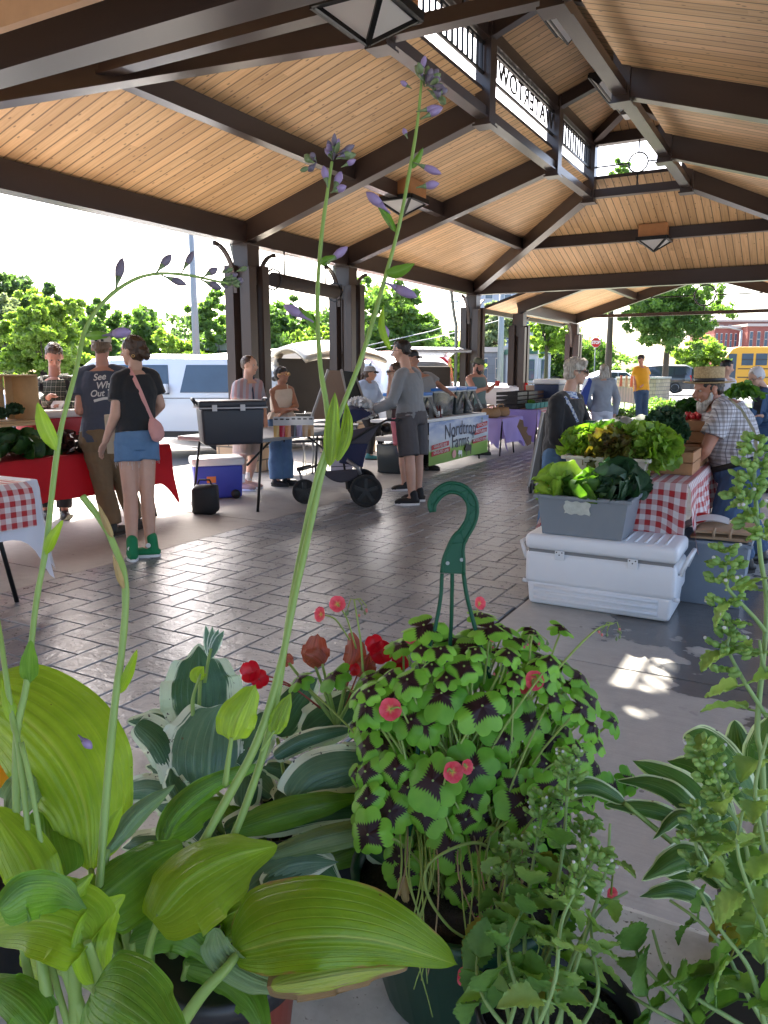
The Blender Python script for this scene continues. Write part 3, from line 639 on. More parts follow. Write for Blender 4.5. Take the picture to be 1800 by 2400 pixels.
pole(1172, 640, 30, 'pale light pole between the third and fourth columns', .13, .1)
pole(1105, 712, 60, 'far street lamp with a curved arm left of the third column', .12, .08, 1065)
pole(1730, 775, 60, 'street lamp with a long arm in front of the red brick buildings', .14, .09, 1665)
RED = mat('sign red', (.55, .012, .015), .4); WH = mat('sign white', (.8, .8, .8), .4)
def stop(x, y, d, rad, label, yaw=0):
    c = at(x, y, d); t = thing('stop_sign', label, 'stop sign', (c.x, c.y, -.1)); X = (RT*math.cos(yaw)+Fh*math.sin(yaw)); N = X.cross(ZU).normalized()
    m = MB(); m.tube([(c.x, c.y, -.1), (c.x, c.y, c.z+rad)], .03, 8); m.build('post', mat('galvanised pole', (0, 0, 0)), t)
    oc = lambda r, o: [c+N*o+X*(r*math.cos(R_(22.5+45*k)))+ZU*(r*math.sin(R_(22.5+45*k))) for k in range(8)]
    m = MB(); m.prism(oc(rad, .03), N*.012); m.build('border', WH, t); m = MB(); m.prism(oc(rad*.93, .043), N*.006); m.build('plate', RED, t)
    text_obj('STOP', rad*.82, c+N*.055, X, ZU, WH, t, .002, sx=.8, off=.012)
stop(1396, 803, 45, .30, 'red octagonal stop sign facing the market, left of the forked tree')
stop(1262, 826, 48, .36, 'red stop sign seen nearly edge on between the columns', 1.25)
for i, (x0, y0, x1, y1) in enumerate([(855, 822, 1180, 748), (840, 815, 1170, 725)]):
    a, b = at(x0, y0, 28), at(x1, y1, 30); m = MB(); m.tube([a, a.lerp(b, .5)-ZU*.12, b], .018, 5); tag(m.build('power_line', mat('cable', (.35, .36, .37), .6, 0, 0)), ['lower of the two thin cables crossing the trees', 'upper of the two thin cables crossing the trees'][i], 'cable', 'cables')

# planter rail and stone wall
m_ = thing('low_rail', 'low dark metal rail along the planting bed behind the navy cooler', 'railing', at(1230, 905, 29.5)*1)
a, b = at(1205, 898, 29.5), at(1345, 899, 30); m = MB(); m.bar(a, b, .05, .07); m.build('top_rail', mat('grey brown rail', (.16, .14, .12), .5), m_)
m = MB(); m.bar(a-ZU*.75, b-ZU*.75, .03, .03); m.build('bottom_rail', DKM, m_)
for i in range(14): p = a.lerp(b, i/13); m = MB(); m.bar(p-ZU*.75, p, .02, .02, hint=(0, 1, 0)); m.build('baluster', DKM, m_)
t = thing('stone_wall', 'curved low wall of tan stone blocks behind the man in the yellow shirt', 'wall', at(1500, 900, 34)*1)
m = MB(); c = at(1510, 869, 23.5); pts = [at(x, 869, d) for x, d in ((1455, 36), (1490, 34.5), (1530, 34.5), (1562, 36))]
for p, q in zip(pts[:-1], pts[1:]): p.z = q.z = .0; m.bar(p, q+(q-p).normalized()*.1, .35, 1.05, drop=1)
m.build('blocks', STONE, t); m = MB()
for p, q in zip(pts[:-1], pts[1:]): p.z = q.z = 1.05; m.bar(p, q+(q-p).normalized()*.1, .45, .08, drop=1)
m.build('cap', CONC2, t)

# vehicles
def car(label, L, Wd, prof, c, head, paint, glass=GLASSB, cat='car', name='parked_car', wheels=None, wins=(), belt=.95, group='vehicles parked round the market', wr=.36, doors=(), tail=True, zg=0):
    """prof: (x along, hood/roof height) pairs front(+)..back(-); belt = shoulder height"""
    t = thing(name, label, cat, (c[0], c[1], zg), head, group); seam = mat('panel gap', (.03, .03, .035), .6, 0, 0); xs = [p[0] for p in prof]; n = 40; m = MB()
    def top(x):
        for (x0, z0), (x1, z1) in zip(prof[:-1], prof[1:]):
            if min(x0, x1) <= x <= max(x0, x1): k = (x-x0)/(x1-x0) if x1 != x0 else 0; return z0+(z1-z0)*k
        return prof[-1][1]
    def hw(x, z):
        e = min(1, (L/2-abs(x))/(.35)); base = Wd/2*(.86+.14*math.sqrt(max(e, 0))); 
        if z > belt: base *= 1-.20*(z-belt)/.75
        if z < .45: base *= .97
        return base
    rows = []
    sx = sorted(set([L/2*math.cos(math.pi*i/n) for i in range(n+1)]+xs), reverse=True)
    for x in sx:
        zt = top(x); zs = [.25, .32, .55, .8, min(belt, zt-.06)]; 
        zs += [zs[-1]+(zt-.07-zs[-1])*k for k in (.33, .66, 1)] if zt-.07 > zs[-1] else [zs[-1]+.002, zs[-1]+.004, zs[-1]+.006]
        row = [(x, 0, .22)]+[(x, hw(x, z), z) for z in zs]+[(x, hw(x, zt)*.9, zt-.015), (x, hw(x, zt)*.6, zt+.012), (x, 0, zt+.02)]
        rows.append(row+[(a, -b, z) for a, b, z in row[1:-1]][::-1])
    b = 0; k = len(rows[0])
    for r_ in rows: m.v += r_
    for i in range(len(rows)-1):
        for j in range(k): m.face((i*k+j, i*k+(j+1) % k, (i+1)*k+(j+1) % k, (i+1)*k+j), sm=True)
    m.face(range(k)); m.face([(len(rows)-1)*k+j for j in range(k)][::-1])
    body = m.build('body', paint, t, world=False)
    md = body.modifiers.new('e', 'EDGE_SPLIT'); md.split_angle = R_(32)
    for s_ in (1, -1):
        for (x0, x1, z0, z1, *sl) in wins:
            s0, s1 = (sl+[0, 0])[:2]; m = MB(); o = .012
            q = [(x0, z0), (x1, z0), (x1-s1, z1), (x0+s0, z1)]
            m.add([(x, s_*(hw(x, z)+o), z) for x, z in q]+[(x, s_*(hw(x, z)-.05), z) for x, z in q], [(0, 1, 2, 3), (4, 7, 6, 5), (0, 4, 5, 1), (1, 5, 6, 2), (2, 6, 7, 3), (3, 7, 4, 0)]); m.build('window', glass, t, world=False, bevel=.004)
        for x in doors: m = MB(); m.box(x-.09, x+.09, s_*(hw(x, .9)+.015)-.012, s_*(hw(x, .9)+.015)+.012, .88, .915); m.build('door_handle', paint, t, world=False); m = MB(); m.box(x+.22, x+.232, s_*(hw(x, .6))-.012, s_*(hw(x, .6))+.006, .35, belt); m.build('door_seam', BLACK, t, world=False)
        m = MB(); m.box(-L*.30, L*.30, s_*(Wd/2+.004)-.012, s_*(Wd/2+.004), .27, .37); m.build('sill_trim', BLACK, t, world=False, bevel=.003)
        m = MB(); m.box(-L*.34, L*.34, s_*(Wd/2+.002)-.006, s_*(Wd/2+.002)+.002, belt-.05, belt-.038); m.build('body_crease', seam, t, world=False)
        if wins: x = wins[0][0]+.28; m = MB(); m.box(x-.10, x+.02, s_*(Wd/2+.10)-.09, s_*(Wd/2+.10)+.04, belt+.04, belt+.20); m.build('wing_mirror', paint, t, world=False, bevel=.02)
        m = MB(); m.box(L/2-.16, L/2-.02, s_*Wd*.36-.16, s_*Wd*.36+.16, .62, .78); m.build('headlight', mat('lamp lens', (.7, .7, .72), .1), t, world=False, bevel=.02)
        m = MB(); m.box(-L/2-.015, -L/2+.12, s_*Wd*.41-.07, s_*Wd*.41+.07, .78, 1.12); m.build('taillight', mat('red lens', (.5, .01, .01), .2), t, world=False, bevel=.02)
        for wx in (wheels or (L*.31, -L*.30)):
            y = s_*(Wd/2-.11); wt = bpy.data.objects.new('wheel', None); 
            m = MB(); m.lathe([(wr*.62, -.11), (wr*.95, -.11), (wr, -.07), (wr, .07), (wr*.95, .11), (wr*.62, .11)], (wx, y, wr), 28, ax=(0, s_, 0)); to = m.build('wheel', mat('tyre rubber', (.02, .02, .02), .8), t, world=False)
            m = MB(); m.lathe([(wr*.60, .0), (wr*.64, .115), (wr*.55, .10), (wr*.5, .06), (0.001, .06)], (wx, y, wr), 28, ax=(0, s_, 0)); x_, y_, z_ = frame((0, s_, 0)); cc = Vector((wx, y+s_*.075, wr))
            for a in range(6): a = R_(60*a); d = x_*math.cos(a)+y_*math.sin(a); m.bar(cc+d*.03, cc+d*wr*.6, wr*.2, .03, hint=(0, s_, 0))
            rim = add('rim', m.mesh(), mat('alloy', (.55, .56, .58), .3, .7)); rim.parent = to
            m = MB(); m.lathe([(wr*1.18, -.01), (wr*1.18, .125), (wr*.9, .125), (wr*.9, -.01)], (wx, y-s_*.02, wr+.01), 28, ax=(0, s_, 0)); m.build('wheel_arch', BLACK, t, world=False) if False else None
    return t
yawR = math.atan2(RT.y, RT.x)
PW = mat('white car paint', (.62, .68, .74), .25, 0, .03, 2, coat=.6); PS = mat('silver car paint', (.40, .42, .45), .25, .4, .03, 2, coat=.6); PD = mat('dark grey car paint', (.035, .04, .05), .2, .3, .03, 2, coat=.8)
PR = mat('red car paint', (.50, .012, .03), .25, 0, .03, 2, coat=.6); PT = mat('tan car paint', (.42, .38, .30), .3, .3, .03, 2, coat=.6); YB_ = mat('school bus yellow', (.80, .36, .01), .35, 0, .04, 2, coat=.3)
SUVP = [(2.45, .75), (2.35, .98), (1.25, 1.12), (.55, 1.72), (-.4, 1.78), (-1.9, 1.76), (-2.3, 1.6), (-2.45, 1.05), (-2.45, .6)]
VANP = [(2.45, .75), (2.3, 1.0), (1.5, 1.15), (.6, 1.75), (-2.1, 1.80), (-2.35, 1.5), (-2.45, .9), (-2.45, .6)]
SEDP = [(2.35, .62), (2.2, .78), (1.1, .95), (.35, 1.38), (-.9, 1.40), (-1.7, 1.08), (-2.3, 1.0), (-2.35, .6)]
TRKP = [(2.9, .8), (2.8, 1.1), (1.5, 1.2), (.9, 1.82), (-.6, 1.84), (-.95, 1.22), (-2.85, 1.18), (-2.9, .6)]
g = at(475, 869, 13.0)
t = car('big white SUV with tinted rear window behind the couple at the red table', 5.3, 2.0, [(2.65, .8), (2.5, 1.05), (1.35, 1.15), (.75, 1.75), (-.4, 1.84), (-2.2, 1.82), (-2.5, 1.55), (-2.65, 1.0), (-2.65, .6)], (g.x-RT.x*.0, g.y), yawR+math.pi, PW, GLASSB, 'SUV', wheels=(1.75, -1.15+.9), wins=((-.15, -1.75+.0, 1.12, 1.62, -.0, -.1), (1.05, .15, 1.10, 1.64, -.35, 0), (-1.85, -2.35, 1.15, 1.6, -.0, -.12)), doors=(.25,), belt=1.05, wr=.40) if False else None
g = at(292, 869, 13.2)
car('big white SUV with tinted rear window behind the couple at the red table', 5.2, 1.95, [(2.6, .8), (2.45, 1.05), (1.35, 1.15), (.75, 1.62), (-.3, 1.68), (-2.1, 1.66), (-2.4, 1.45), (-2.6, 1.0), (-2.6, .6)], (g.x+RT.x*.15+Fh.x*.9, g.y+RT.y*.15+Fh.y*.9), yawR+math.pi, PW, GLASSB, 'SUV', wheels=(1.75, -1.53), wins=((-.80, -2.15, 1.03, 1.50, -.10, -.18), (.52, -.62, 1.0, 1.5, 0, -.04), (1.30, .60, 1.0, 1.47, -.45, 0)), doors=(-.45, .85), belt=.98, wr=.38)
m = MB(); c0 = at(470, 843, 13.3); 
for s_ in (-1, 1): p = c0+Fh*(.9+s_*.6); m.tube([p-RT*1.0, p-RT*.8+ZU*.06, p+RT*.8+ZU*.06, p+RT*1.0], .02, 6)
tag(m.build('roof_rack', DKM), 'thin dark roof rack on the big white SUV', 'roof rack')
# people carrier with its rear hatch open
g = at(690, 869, 14.6); hd = yawR+R_(128)
t = car('tan people carrier with its rear hatch raised high behind the nearest column', 4.8, 1.95, VANP, (g.x+Fh.x*1.6-RT.x*1.1, g.y+Fh.y*1.6-RT.y*1.1), hd, PT, GLASS, 'van', name='parked_van', wins=((1.0, .1, 1.1, 1.6, -.4, 0), (.0, -1.1, 1.1, 1.6), (-1.2, -2.1, 1.1, 1.6, 0, -.1)))
INT = mat('painted hold darkness', (.05, .042, .035), .8); LIN = mat('beige car lining', (.40, .34, .26), .8)
m = MB(); m.box(-2.475, -2.44, -.80, .80, .62, 1.62); m.build('dark_hold_panel', INT, t, world=False, bevel=.1)  # flat dark panel, the dimness of the hold put into its colour
for s_ in (-1, 1): m = MB(); m.tube([(-2.46, s_*.86, .6), (-2.5, s_*.88, 1.1), (-2.42, s_*.78, 1.55), (-2.3, s_*.6, 1.74)], .055, 8); m.build('door_frame', LIN, t, world=False)
m = MB()
def hf(u, v): y = (u-.5)*1.75; x = -2.3-1.25*v; z = 1.80+.22*math.sin(v*math.pi*.75)-.18*v*v*1.4-.12*(2*u-1)**2; return (x, y, z)
m.grid(hf, 12, 12); hm = m.mesh(); ho = add('rear_hatch', hm, [PT], t, False); md = ho.modifiers.new('s', 'SOLIDIFY'); md.thickness = .07
g = at(840, 869, 18)
car('red van parked behind the tan people carrier', 5.2, 2.0, [(2.6, .8), (2.45, 1.1), (1.9, 1.25), (1.3, 1.84), (-2.3, 1.9), (-2.5, 1.7), (-2.6, .9), (-2.6, .6)], (g.x+Fh.x*2-RT.x*.2, g.y+Fh.y*2-RT.y*.2), yawR+R_(172), PR, mat('blue tinted glass', (.05, .14, .35), .1, 0, .05, 3, spec=.9), 'van', name='parked_van', wins=((1.6, .7, 1.1, 1.65, -.3, 0), (.6, -.6, 1.1, 1.65), (-.7, -2.2, 1.1, 1.65)))
g = at(890, 869, 18)
t = car('silver SUV with its tailgate lifted behind the woman in the grey cap', 4.7, 1.9, SUVP, (g.x+Fh.x*2.2, g.y+Fh.y*2.2), yawR+R_(115), PS, GLASS, 'SUV', wins=((1.0, .1, 1.1, 1.6, -.4, 0), (0, -1.2, 1.1, 1.6)))
m = MB(); m.box(-2.48, -2.43, -.7, .7, .7, 1.5); m.build('dark_hold_panel', INT, t, world=False, bevel=.08)  # plain dark sheet imitates the shaded hold under the tailgate
m = MB(); m.grid(lambda u, v: (-2.25-1.0*v, (u-.5)*1.6, 1.78+.12*math.sin(v*3)+.06*v), 8, 8); ho = add('tailgate', m.mesh(), [PS], t, False); md = ho.modifiers.new('s', 'SOLIDIFY'); md.thickness = .06
g = at(905, 869, 18)
car('white pickup truck with an open bed left of the third column', 5.9, 2.0, [(2.9, .8), (2.8, 1.1), (1.8, 1.2), (1.2, 1.66), (-.35, 1.68), (-.75, 1.12), (-2.85, 1.06), (-2.9, .6)], (g.x+Fh.x*1.6+RT.x*.55, g.y+Fh.y*1.6+RT.y*.55), yawR+math.pi-.1, mat('bright white paint', (.75, .76, .78), .25, 0, .02, 2, coat=.5), GLASS, 'pickup truck', name='parked_pickup', wins=((1.45, .65, 1.08, 1.50, -.35, 0), (.5, -.28, 1.08, 1.5, 0, -.25)), belt=1.0, doors=(.6,))
g = at(1300, 869, 62)
car('white sedan behind the planter rail, left of the white haired woman', 4.7, 1.85, SEDP, (g.x+RT.x*.6, g.y+RT.y*.6), yawR+math.pi-.05, PW, GLASS, wins=((.75, -.1, .95, 1.28, -.3, 0), (-.15, -.95, .95, 1.28, 0, -.3)), doors=(0,))
g = at(1455, 869, 48)
car('silver car half hidden behind the grey haired woman and the tree trunk', 4.7, 1.85, SEDP, (g.x-RT.x*.4, g.y-RT.y*.4), yawR+.12, PS, GLASS, wins=((.75, -.1, .95, 1.28, -.3, 0), (-.15, -.95, .95, 1.28, 0, -.3)), doors=(0,))
g = at(1535, 869, 49)
car('dark grey SUV parked beyond the stone wall', 4.5, 1.85, SUVP, (g.x, g.y), yawR+math.pi-.45, PD, GLASS, 'SUV', wins=((1.0, .1, 1.1, 1.6, -.4, 0), (0, -1.2, 1.1, 1.6), (-1.3, -2.0, 1.15, 1.58, 0, -.15)), wheels=(1.4, -1.35), doors=(.1,))
for x, d, lb in ((1130, 62, 'white car far off, left of the fourth column'), (1240, 70, 'pale car far off beyond the stop sign')):
    g = at(x, 869, d); car(lb, 4.6, 1.8, SEDP, (g.x, g.y), yawR+.1, PW, GLASS, wins=((.75, -.1, .95, 1.28, -.3, 0), (-.15, -.95, .95, 1.28, 0, -.3)))
# school bus
g = at(1688, 869, 52); t = thing('school_bus', 'yellow school bus parked in the street at the right edge', 'bus', (g.x, g.y, -.1), yawR-.12, None)
m = MB(); L = 9; m.prism([(0-.15, -1.2, .55), (-.15, -1.2, 2.3), (.35, -1.2, 2.95), (.7, -1.2, 3.05), (L, -1.2, 3.05), (L, -1.2, .55)], (0, 2.4, 0)); m.build('body', YB_, t, bevel=.08, world=False)
m = MB(); m.box(-1.5, -.1, -1.05, 1.05, .55, 1.55); m.build('hood', YB_, t, bevel=.15, world=False) if False else None
for i in range(9): x = .95+i*.88; m = MB(); m.box(x, x+.72, -1.225, -1.19, 1.85, 2.62); m.build('window', GLASSB, t, world=False, bevel=.01); m = MB(); m.box(x, x+.72, -1.235, -1.2, 2.2, 2.25); m.build('window_bar', BLACK, t, world=False)
m = MB(); m.box(.1, .62, -1.225, -1.19, .8, 2.6); m.build('door_glass', GLASSB, t, world=False)
for z in (1.05, 1.6): m = MB(); m.box(.75, L, -1.225, -1.2, z, z+.06); m.build('rub_rail', BLACK, t, world=False)
for x in (1.2, 6.8): m = MB(); m.lathe([(.3, -.14), (.5, -.14), (.5, .14), (.3, .14)], (x, -1.05, .5), 24, ax=(0, -1, 0)); m.build('wheel', mat('tyre rubber', (0, 0, 0)), t, world=False)
# ---------------------------------------------------------------- stalls and goods
REDC = mat('red cloth', (.42, .004, .012), .75, 0, .06, 3, .1, 15, transl=.15); WHC = mat('white cloth', (.72, .74, .82), .8, 0, .03, 3, .1, 12, transl=.15); PURC = mat('lilac cloth', (.40, .32, .68), .8, 0, .04, 3, .1, 14, transl=.15)
GTAB = mat('grey folding table top', (.26, .28, .30), .5, 0, .05, 5); PINE = mat('pale pine', (.56, .38, .20), .7, 0, .18, 14, .15, 60); PAPERB = mat('brown paper', (.37, .25, .15), .85, 0, .1, 10, .2, 18); PAPW = mat('paper', (.78, .78, .78), .8, 0, 0)
def legs(t, pts, r=.014, mt=None):
    for p, q in pts: m = MB(); m.tube([p, q], r, 8); m.build('leg', mt or DKM, t)
def ftable(name, label, x0, x1, y0, y1, z, leg=True, topm=None, X=None, o=None, group='folding tables'):
    """axis aligned folding table; returns the thing"""
    t = thing(name, label, 'table', ((x0+x1)/2, (y0+y1)/2, 0), 0, group)
    m = MB(); m.box(x0, x1, y0, y1, z-.045, z); m.build('table_top', topm or GTAB, t, bevel=.015)
    if leg:
        for (ex, sx) in ((0, 1), (1, -1)):
            for (ey, sy) in ((0, 1), (1, -1)):
                X_, Y_ = (x0, x1)[ex]+sx*.08, (y0, y1)[ey]+sy*.25; legs(t, [((X_, Y_, z-.05), (X_-sx*.02, Y_-sy*.12, 0))])
    return t
def cloth_drop(name, label, cat, x0, x1, y0, y1, z, drops, mt, seed=1, amp=.018, corner=.12, ns=64, group=None, parent=None):
    """cloth over a table: rectangle top and hanging sides; drops = (x-, x+, y-, y+) lengths"""
    m = MB(); L = 2*((x1-x0)+(y1-y0)); rnd = random.Random(seed); ph = [rnd.random()*6 for _ in range(4)]
    m.grid(lambda u, v: (x0+(x1-x0)*u, y0+(y1-y0)*v, z+.003), 8, 8, lambda u, v: ((x1-x0)*u, (y1-y0)*v))
    sides = [((x0, y0), (x0, y1), (-1, 0), drops[0]), ((x1, y0), (x1, y1), (1, 0), drops[1]), ((x0, y0), (x1, y0), (0, -1), drops[2]), ((x0, y1), (x1, y1), (0, 1), drops[3])]
    for a, b, n, d in sides:
        if d <= 0: continue
        ln = math.hypot(b[0]-a[0], b[1]-a[1])
        def fn(u, v):
            s = u*ln; e = min(u, 1-u)*ln; low = d*(1+.0*u)+corner*math.exp(-(e/.10)**2)
            out = .012+v*(.03+amp*1.5*math.sin(s*9+ph[0])+amp*math.sin(s*21+ph[1]))+v*v*.05*math.exp(-(e/.12)**2)
            zz = z-low*v-.004*(1-v)
            out += .022*min(1, v*3)*noise.noise(Vector((s*5+ph[1]*3, v*1.6+ph[2], n[0]*3+n[1]*7)))+.007*min(1, v*3)*noise.noise(Vector((s*16, v*6, ph[3]))); zz += .006*noise.noise(Vector((s*7, 3, ph[0])))*v
            if v == 0: out = 0; zz = z+.003
            return (a[0]+(b[0]-a[0])*u+n[0]*out, a[1]+(b[1]-a[1])*u+n[1]*out, zz)
        m.grid(fn, max(12, int(ln*28)), 12, lambda u, v: (u*ln+(0 if n[0] else 0), v*d))
    o = m.build(name, mt, parent); 
    if parent is None: tag(o, label, cat, group)
    return o

# checked and white stall in the left corner
ftable('folding_table', 'folding table under the white and checked cloths at the left edge', -5.15, -4.12, .9, 3.02, .74)
legs_t = None
cloth_drop('tablecloth', 'white cloth hanging to a point at the corner of the left table', 'tablecloth', -5.16, -4.10, .88, 3.04, .745, (.3, .33, .3, .30), WHC, 3, .008, .28)
m = MB(); X1 = -3.99; m.grid(lambda u, v: (X1-.04+.002+.012*math.sin(u*14)+.03*min(v*3, 1) if v > .0 else X1-.06, 1.85+1.08*u, .752-.262*v), 30, 8, lambda u, v: (1.08*u, .262*v))
m.grid(lambda u, v: (X1-.06-.9*v, 1.85+1.08*u, .752+.001*math.sin(u*30)), 6, 6, lambda u, v: (1.12*u, .9*v)); tag(m.build('checked_runner', GING), 'red and white checked runner over the white cloth at the left edge', 'tablecloth')
# red table along the edge of the pavers
ftable('folding_table', 'folding table hidden under the long red cloth', -5.82, -5.08, 2.4, 5.22, .74)
cloth_drop('tablecloth', 'long red cloth with a drooping corner over the table behind the couple', 'tablecloth', -5.84, -5.06, 2.38, 5.24, .745, (.3, .36, .3, .36), REDC, 5, .01, .22)
def leafy_pile(name, label, c, rx, ry, h, n, size, mt, cat='vegetables', seed=1, group=None, flat=1, kind=None, curl=True, parent=None):
    """heap of broad leaves: bent leaf blades pointing up and out"""
    r = np.random.default_rng(seed); m = MB(); c = Vector(c)
    for i in range(n):
        a = r.random()*6.283; q = math.sqrt(r.random()); p = c+Vector((rx*q*math.cos(a), ry*q*math.sin(a), h*(1-q*q)*(.25+.75*r.random())))
        d = Vector((math.cos(a)*q*1.2+r.normal()*.5, math.sin(a)*q*1.2+r.normal()*.5, .9+.3*r.random())).normalized(); s = size*(.65+.7*r.random())
        x, y, z = frame(d, (r.normal(), r.normal(), .3)); k = r.random()*2-1; ruf = r.random()*6
        def fn(u, v):
            U = (u-.5)*2; w_ = s*.62*(math.sin(math.pi*min(1, v*.95+.03))**.6)*(1-.25*v)
            bend = .35*v*v
            return p+z*(s*1.1*(v-.25*v*v))+x*(U*w_)+y*(s*bend*(1 if k > 0 else -1)+s*.22*U*U*(1-v*.3)+s*.07*math.sin(U*7+ruf+v*5)*abs(U))
        m.grid(fn, 5, 5)
    me = m.mesh(); o = add(name, me, mt, parent)
    if parent is None: tag(o, label, cat, group, kind)
    return o
VG = leafmat('bright lettuce leaf', (.16, .30, .03), (.30, .45, .07), tr=.4, vs=20, tcol=(1.2, 1.4, .5)); VG2 = leafmat('mid green vegetable leaf', (.05, .14, .02), (.12, .24, .04), tr=.35, vs=20); VK = leafmat('blue green kale leaf', (.018, .055, .025), (.05, .11, .05), tr=.2, vs=25, tcol=(1, 1.3, .9)); VR = leafmat('red brown lettuce leaf', (.10, .055, .02), (.16, .20, .03), tr=.35, vs=14, tcol=(1.2, 1, .4)); VD = leafmat('dark spinach leaf', (.012, .05, .012), (.035, .10, .02), tr=.25, vs=25); VP = leafmat('dark beet leaf', (.03, .012, .015), (.06, .03, .02), tr=.2, vs=20, tcol=(1.3, .5, .5)); BROC = leafmat('broccoli head', (.02, .06, .025), (.05, .10, .045), tr=.1, vs=60)
def crinkle(name, label, c, r, mt, cat='vegetable', group=None, n=260, size=.35, seed=1, parent=None, sz=(1, 1, .8)):
    """round head made of many small crumpled leaf blades around a core"""
    q = np.random.default_rng(seed); c = Vector(c); m = MB(); m.ball(c, r*.72*sz[0], r*.72*sz[1], r*.72*sz[2], 14)
    for i in range(n):
        d = Vector(q.normal(size=3)); d.normalize(); 
        if d.z < -.5: d.z = -d.z
        p = c+Vector((d.x*sz[0], d.y*sz[1], d.z*sz[2]))*r*(.62+.2*q.random()); s = r*size*(.6+.8*q.random()); x, y, z = frame((d+Vector(q.normal(size=3))*.45), q.normal(size=3)); ph = q.random()*6
        m.grid(lambda u, v: p+z*(s*v)+x*((u-.5)*s*1.3*math.sin(.6+1.9*v))+y*(s*.22*math.sin(u*9+ph+v*4)+s*.4*v*v), 4, 3)
    o = add(name, m.mesh(), mt, parent)
    if parent is None: tag(o, label, cat, group)
    return o
# crate with broccoli on the red table, on its side
cx0, cx1, cy0, cy1, cz0, cz1 = -5.62, -5.30, 3.36, 4.0, 1.03, 1.42
cr = thing('wooden_crate', 'pine slat crate lying on its side with broccoli inside, left edge', 'crate', ((cx0+cx1)/2, (cy0+cy1)/2, cz0))
for (a, b, c_, d_, e, f) in ((cx0, cx1, cy0, cy1, cz0, cz0+.012), (cx0, cx1, cy0, cy1, cz1-.012, cz1), (cx0, cx1, cy0, cy0+.012, cz0+.013, cz1-.013), (cx0, cx1, cy1-.012, cy1, cz0+.013, cz1-.013)): m = MB(); m.box(a, b, c_, d_, e, f); m.build('panel', PINE, cr)
for i in range(7): y = cy0+.02+i*.09; m = MB(); m.box(cx0-.011, cx0-.001, y, y+.072, cz0, cz1); m.build('slat', PINE, cr)
m = MB(); m.box(-5.66, -5.26, 3.2, 4.05, 1.005, 1.028); m.box(-5.64, -5.61, 3.25, 3.28, .75, 1.005); m.box(-5.64, -5.61, 3.9, 3.93, .75, 1.005); tag(m.build('display_shelf', PINE), 'low wooden riser shelf under the broccoli crate', 'shelf')
for i, (y, z, r, lb) in enumerate(((3.56, 1.12, .085, 'broccoli head at the front left inside the crate'), (3.72, 1.10, .07, 'broccoli head in the middle of the crate'), (3.85, 1.13, .075, 'broccoli head at the right end inside the crate'), (3.62, 1.50, .085, 'broccoli head sitting on top of the crate'))):
    crinkle('broccoli', lb, (-5.42, y, z), r, BROC, group='broccoli heads', n=300, size=.2, seed=i)
leafy_pile('beet_greens', 'dark greens and beet tops heaped under the riser on the red table', (-5.42, 3.65, .76), .28, .42, .14, 120, .15, VD, seed=4)
leafy_pile('beet_bunch', 'dark purple beet leaves at the right of the heaped greens', (-5.30, 4.25, .76), .16, .28, .08, 60, .13, VP, seed=5)
leafy_pile('salad_greens', 'pile of green leaves at the back of the left checked table', (-4.5, 2.6, .75), .22, .3, .10, 60, .10, VG2, seed=6)
m = MB(); m.box(-5.3, -5.15, 3.05, 3.5, .75, .80); tag(m.build('wooden_box', PINE, bevel=.004), 'flat pine box in front of the dark greens', 'box')
# big red jug cooler
t = thing('picnic_cooler', 'big red cooler with a white lid on the red table behind the man', 'cooler', (-5.62, 4.5, .75))
rbox(None, (-5.66, 4.60, .90), .13, .50, .145, .03).build('body', mat('red plastic', (.42, .006, .015), .35, 0, .04, 4), t); rbox(None, (-5.66, 4.60, 1.065), .14, .51, .035, .02).build('lid', WHITEP, t)
m = MB(); m.box(-5.36, -5.345, 4.9, 5.12, .76, 1.03); so_ = tag(m.build('price_sign', PAPW, bevel=.002), 'white paper price list standing at the right end of the red table', 'sign')
for i in range(7): m = MB(); z = 1.0-i*.032; m.box(-5.3445, -5.343, 4.93, 5.02+.06*((i*37 % 5)/5), z, z+.008); o = m.build('writing', mat('pencil grey', (.45, .4, .5), .8), so_)
m = MB(); m.box(-5.60, -5.2, 3.95, 3.97, .75, .76); 
# white bag and jar behind the price list
crinkle('plastic_bag', 'crumpled white plastic bag by the price list', (-5.75, 5.35, .95), .12, mat('thin white plastic', (.8, .8, .8), .3, 0, .05, 9, transl=.4), 'bag', n=60, size=.7)

# the red stall stands back from the aisle, its table a little lower than the others
for o_ in [q for q in C.objects if q.parent is None and q.get('label')]:
    lb = o_['label']
    if any(k in lb for k in ('under the long red cloth', 'long red cloth', 'pine slat crate', 'riser', 'broccoli head', 'purple beet leaves', 'flat pine box', 'big red cooler', 'white paper price', 'bag by the price')): o_.location = o_.location+Vector((-.40, .31, -.05))
    if 'under the long red cloth' in lb: o_.location.z += .05; o_.scale.z = .932
# drinks table
def local(px, py, d): p = at(px, py, d); p.z = 0; return p
A_, B_ = atZ(425, 1012, .74), atZ(745, 1012, .74)
t = ftable('folding_table', 'grey folding table carrying the charcoal cooler and drink pouches', -5.72, -4.74, 5.92, 7.9, .74)
for y in (6.15, 7.65): m = MB(); m.tube([(-5.0, y, .45), (-5.0, y+(.45 if y < 7 else -.45), .69)], .012, 6); m.build('brace', DKM, t)
t = ftable('folding_table', 'second grey folding table behind the drink pouches, by the chalkboard', -6.3, -5.55, 8.15, 9.6, .76)
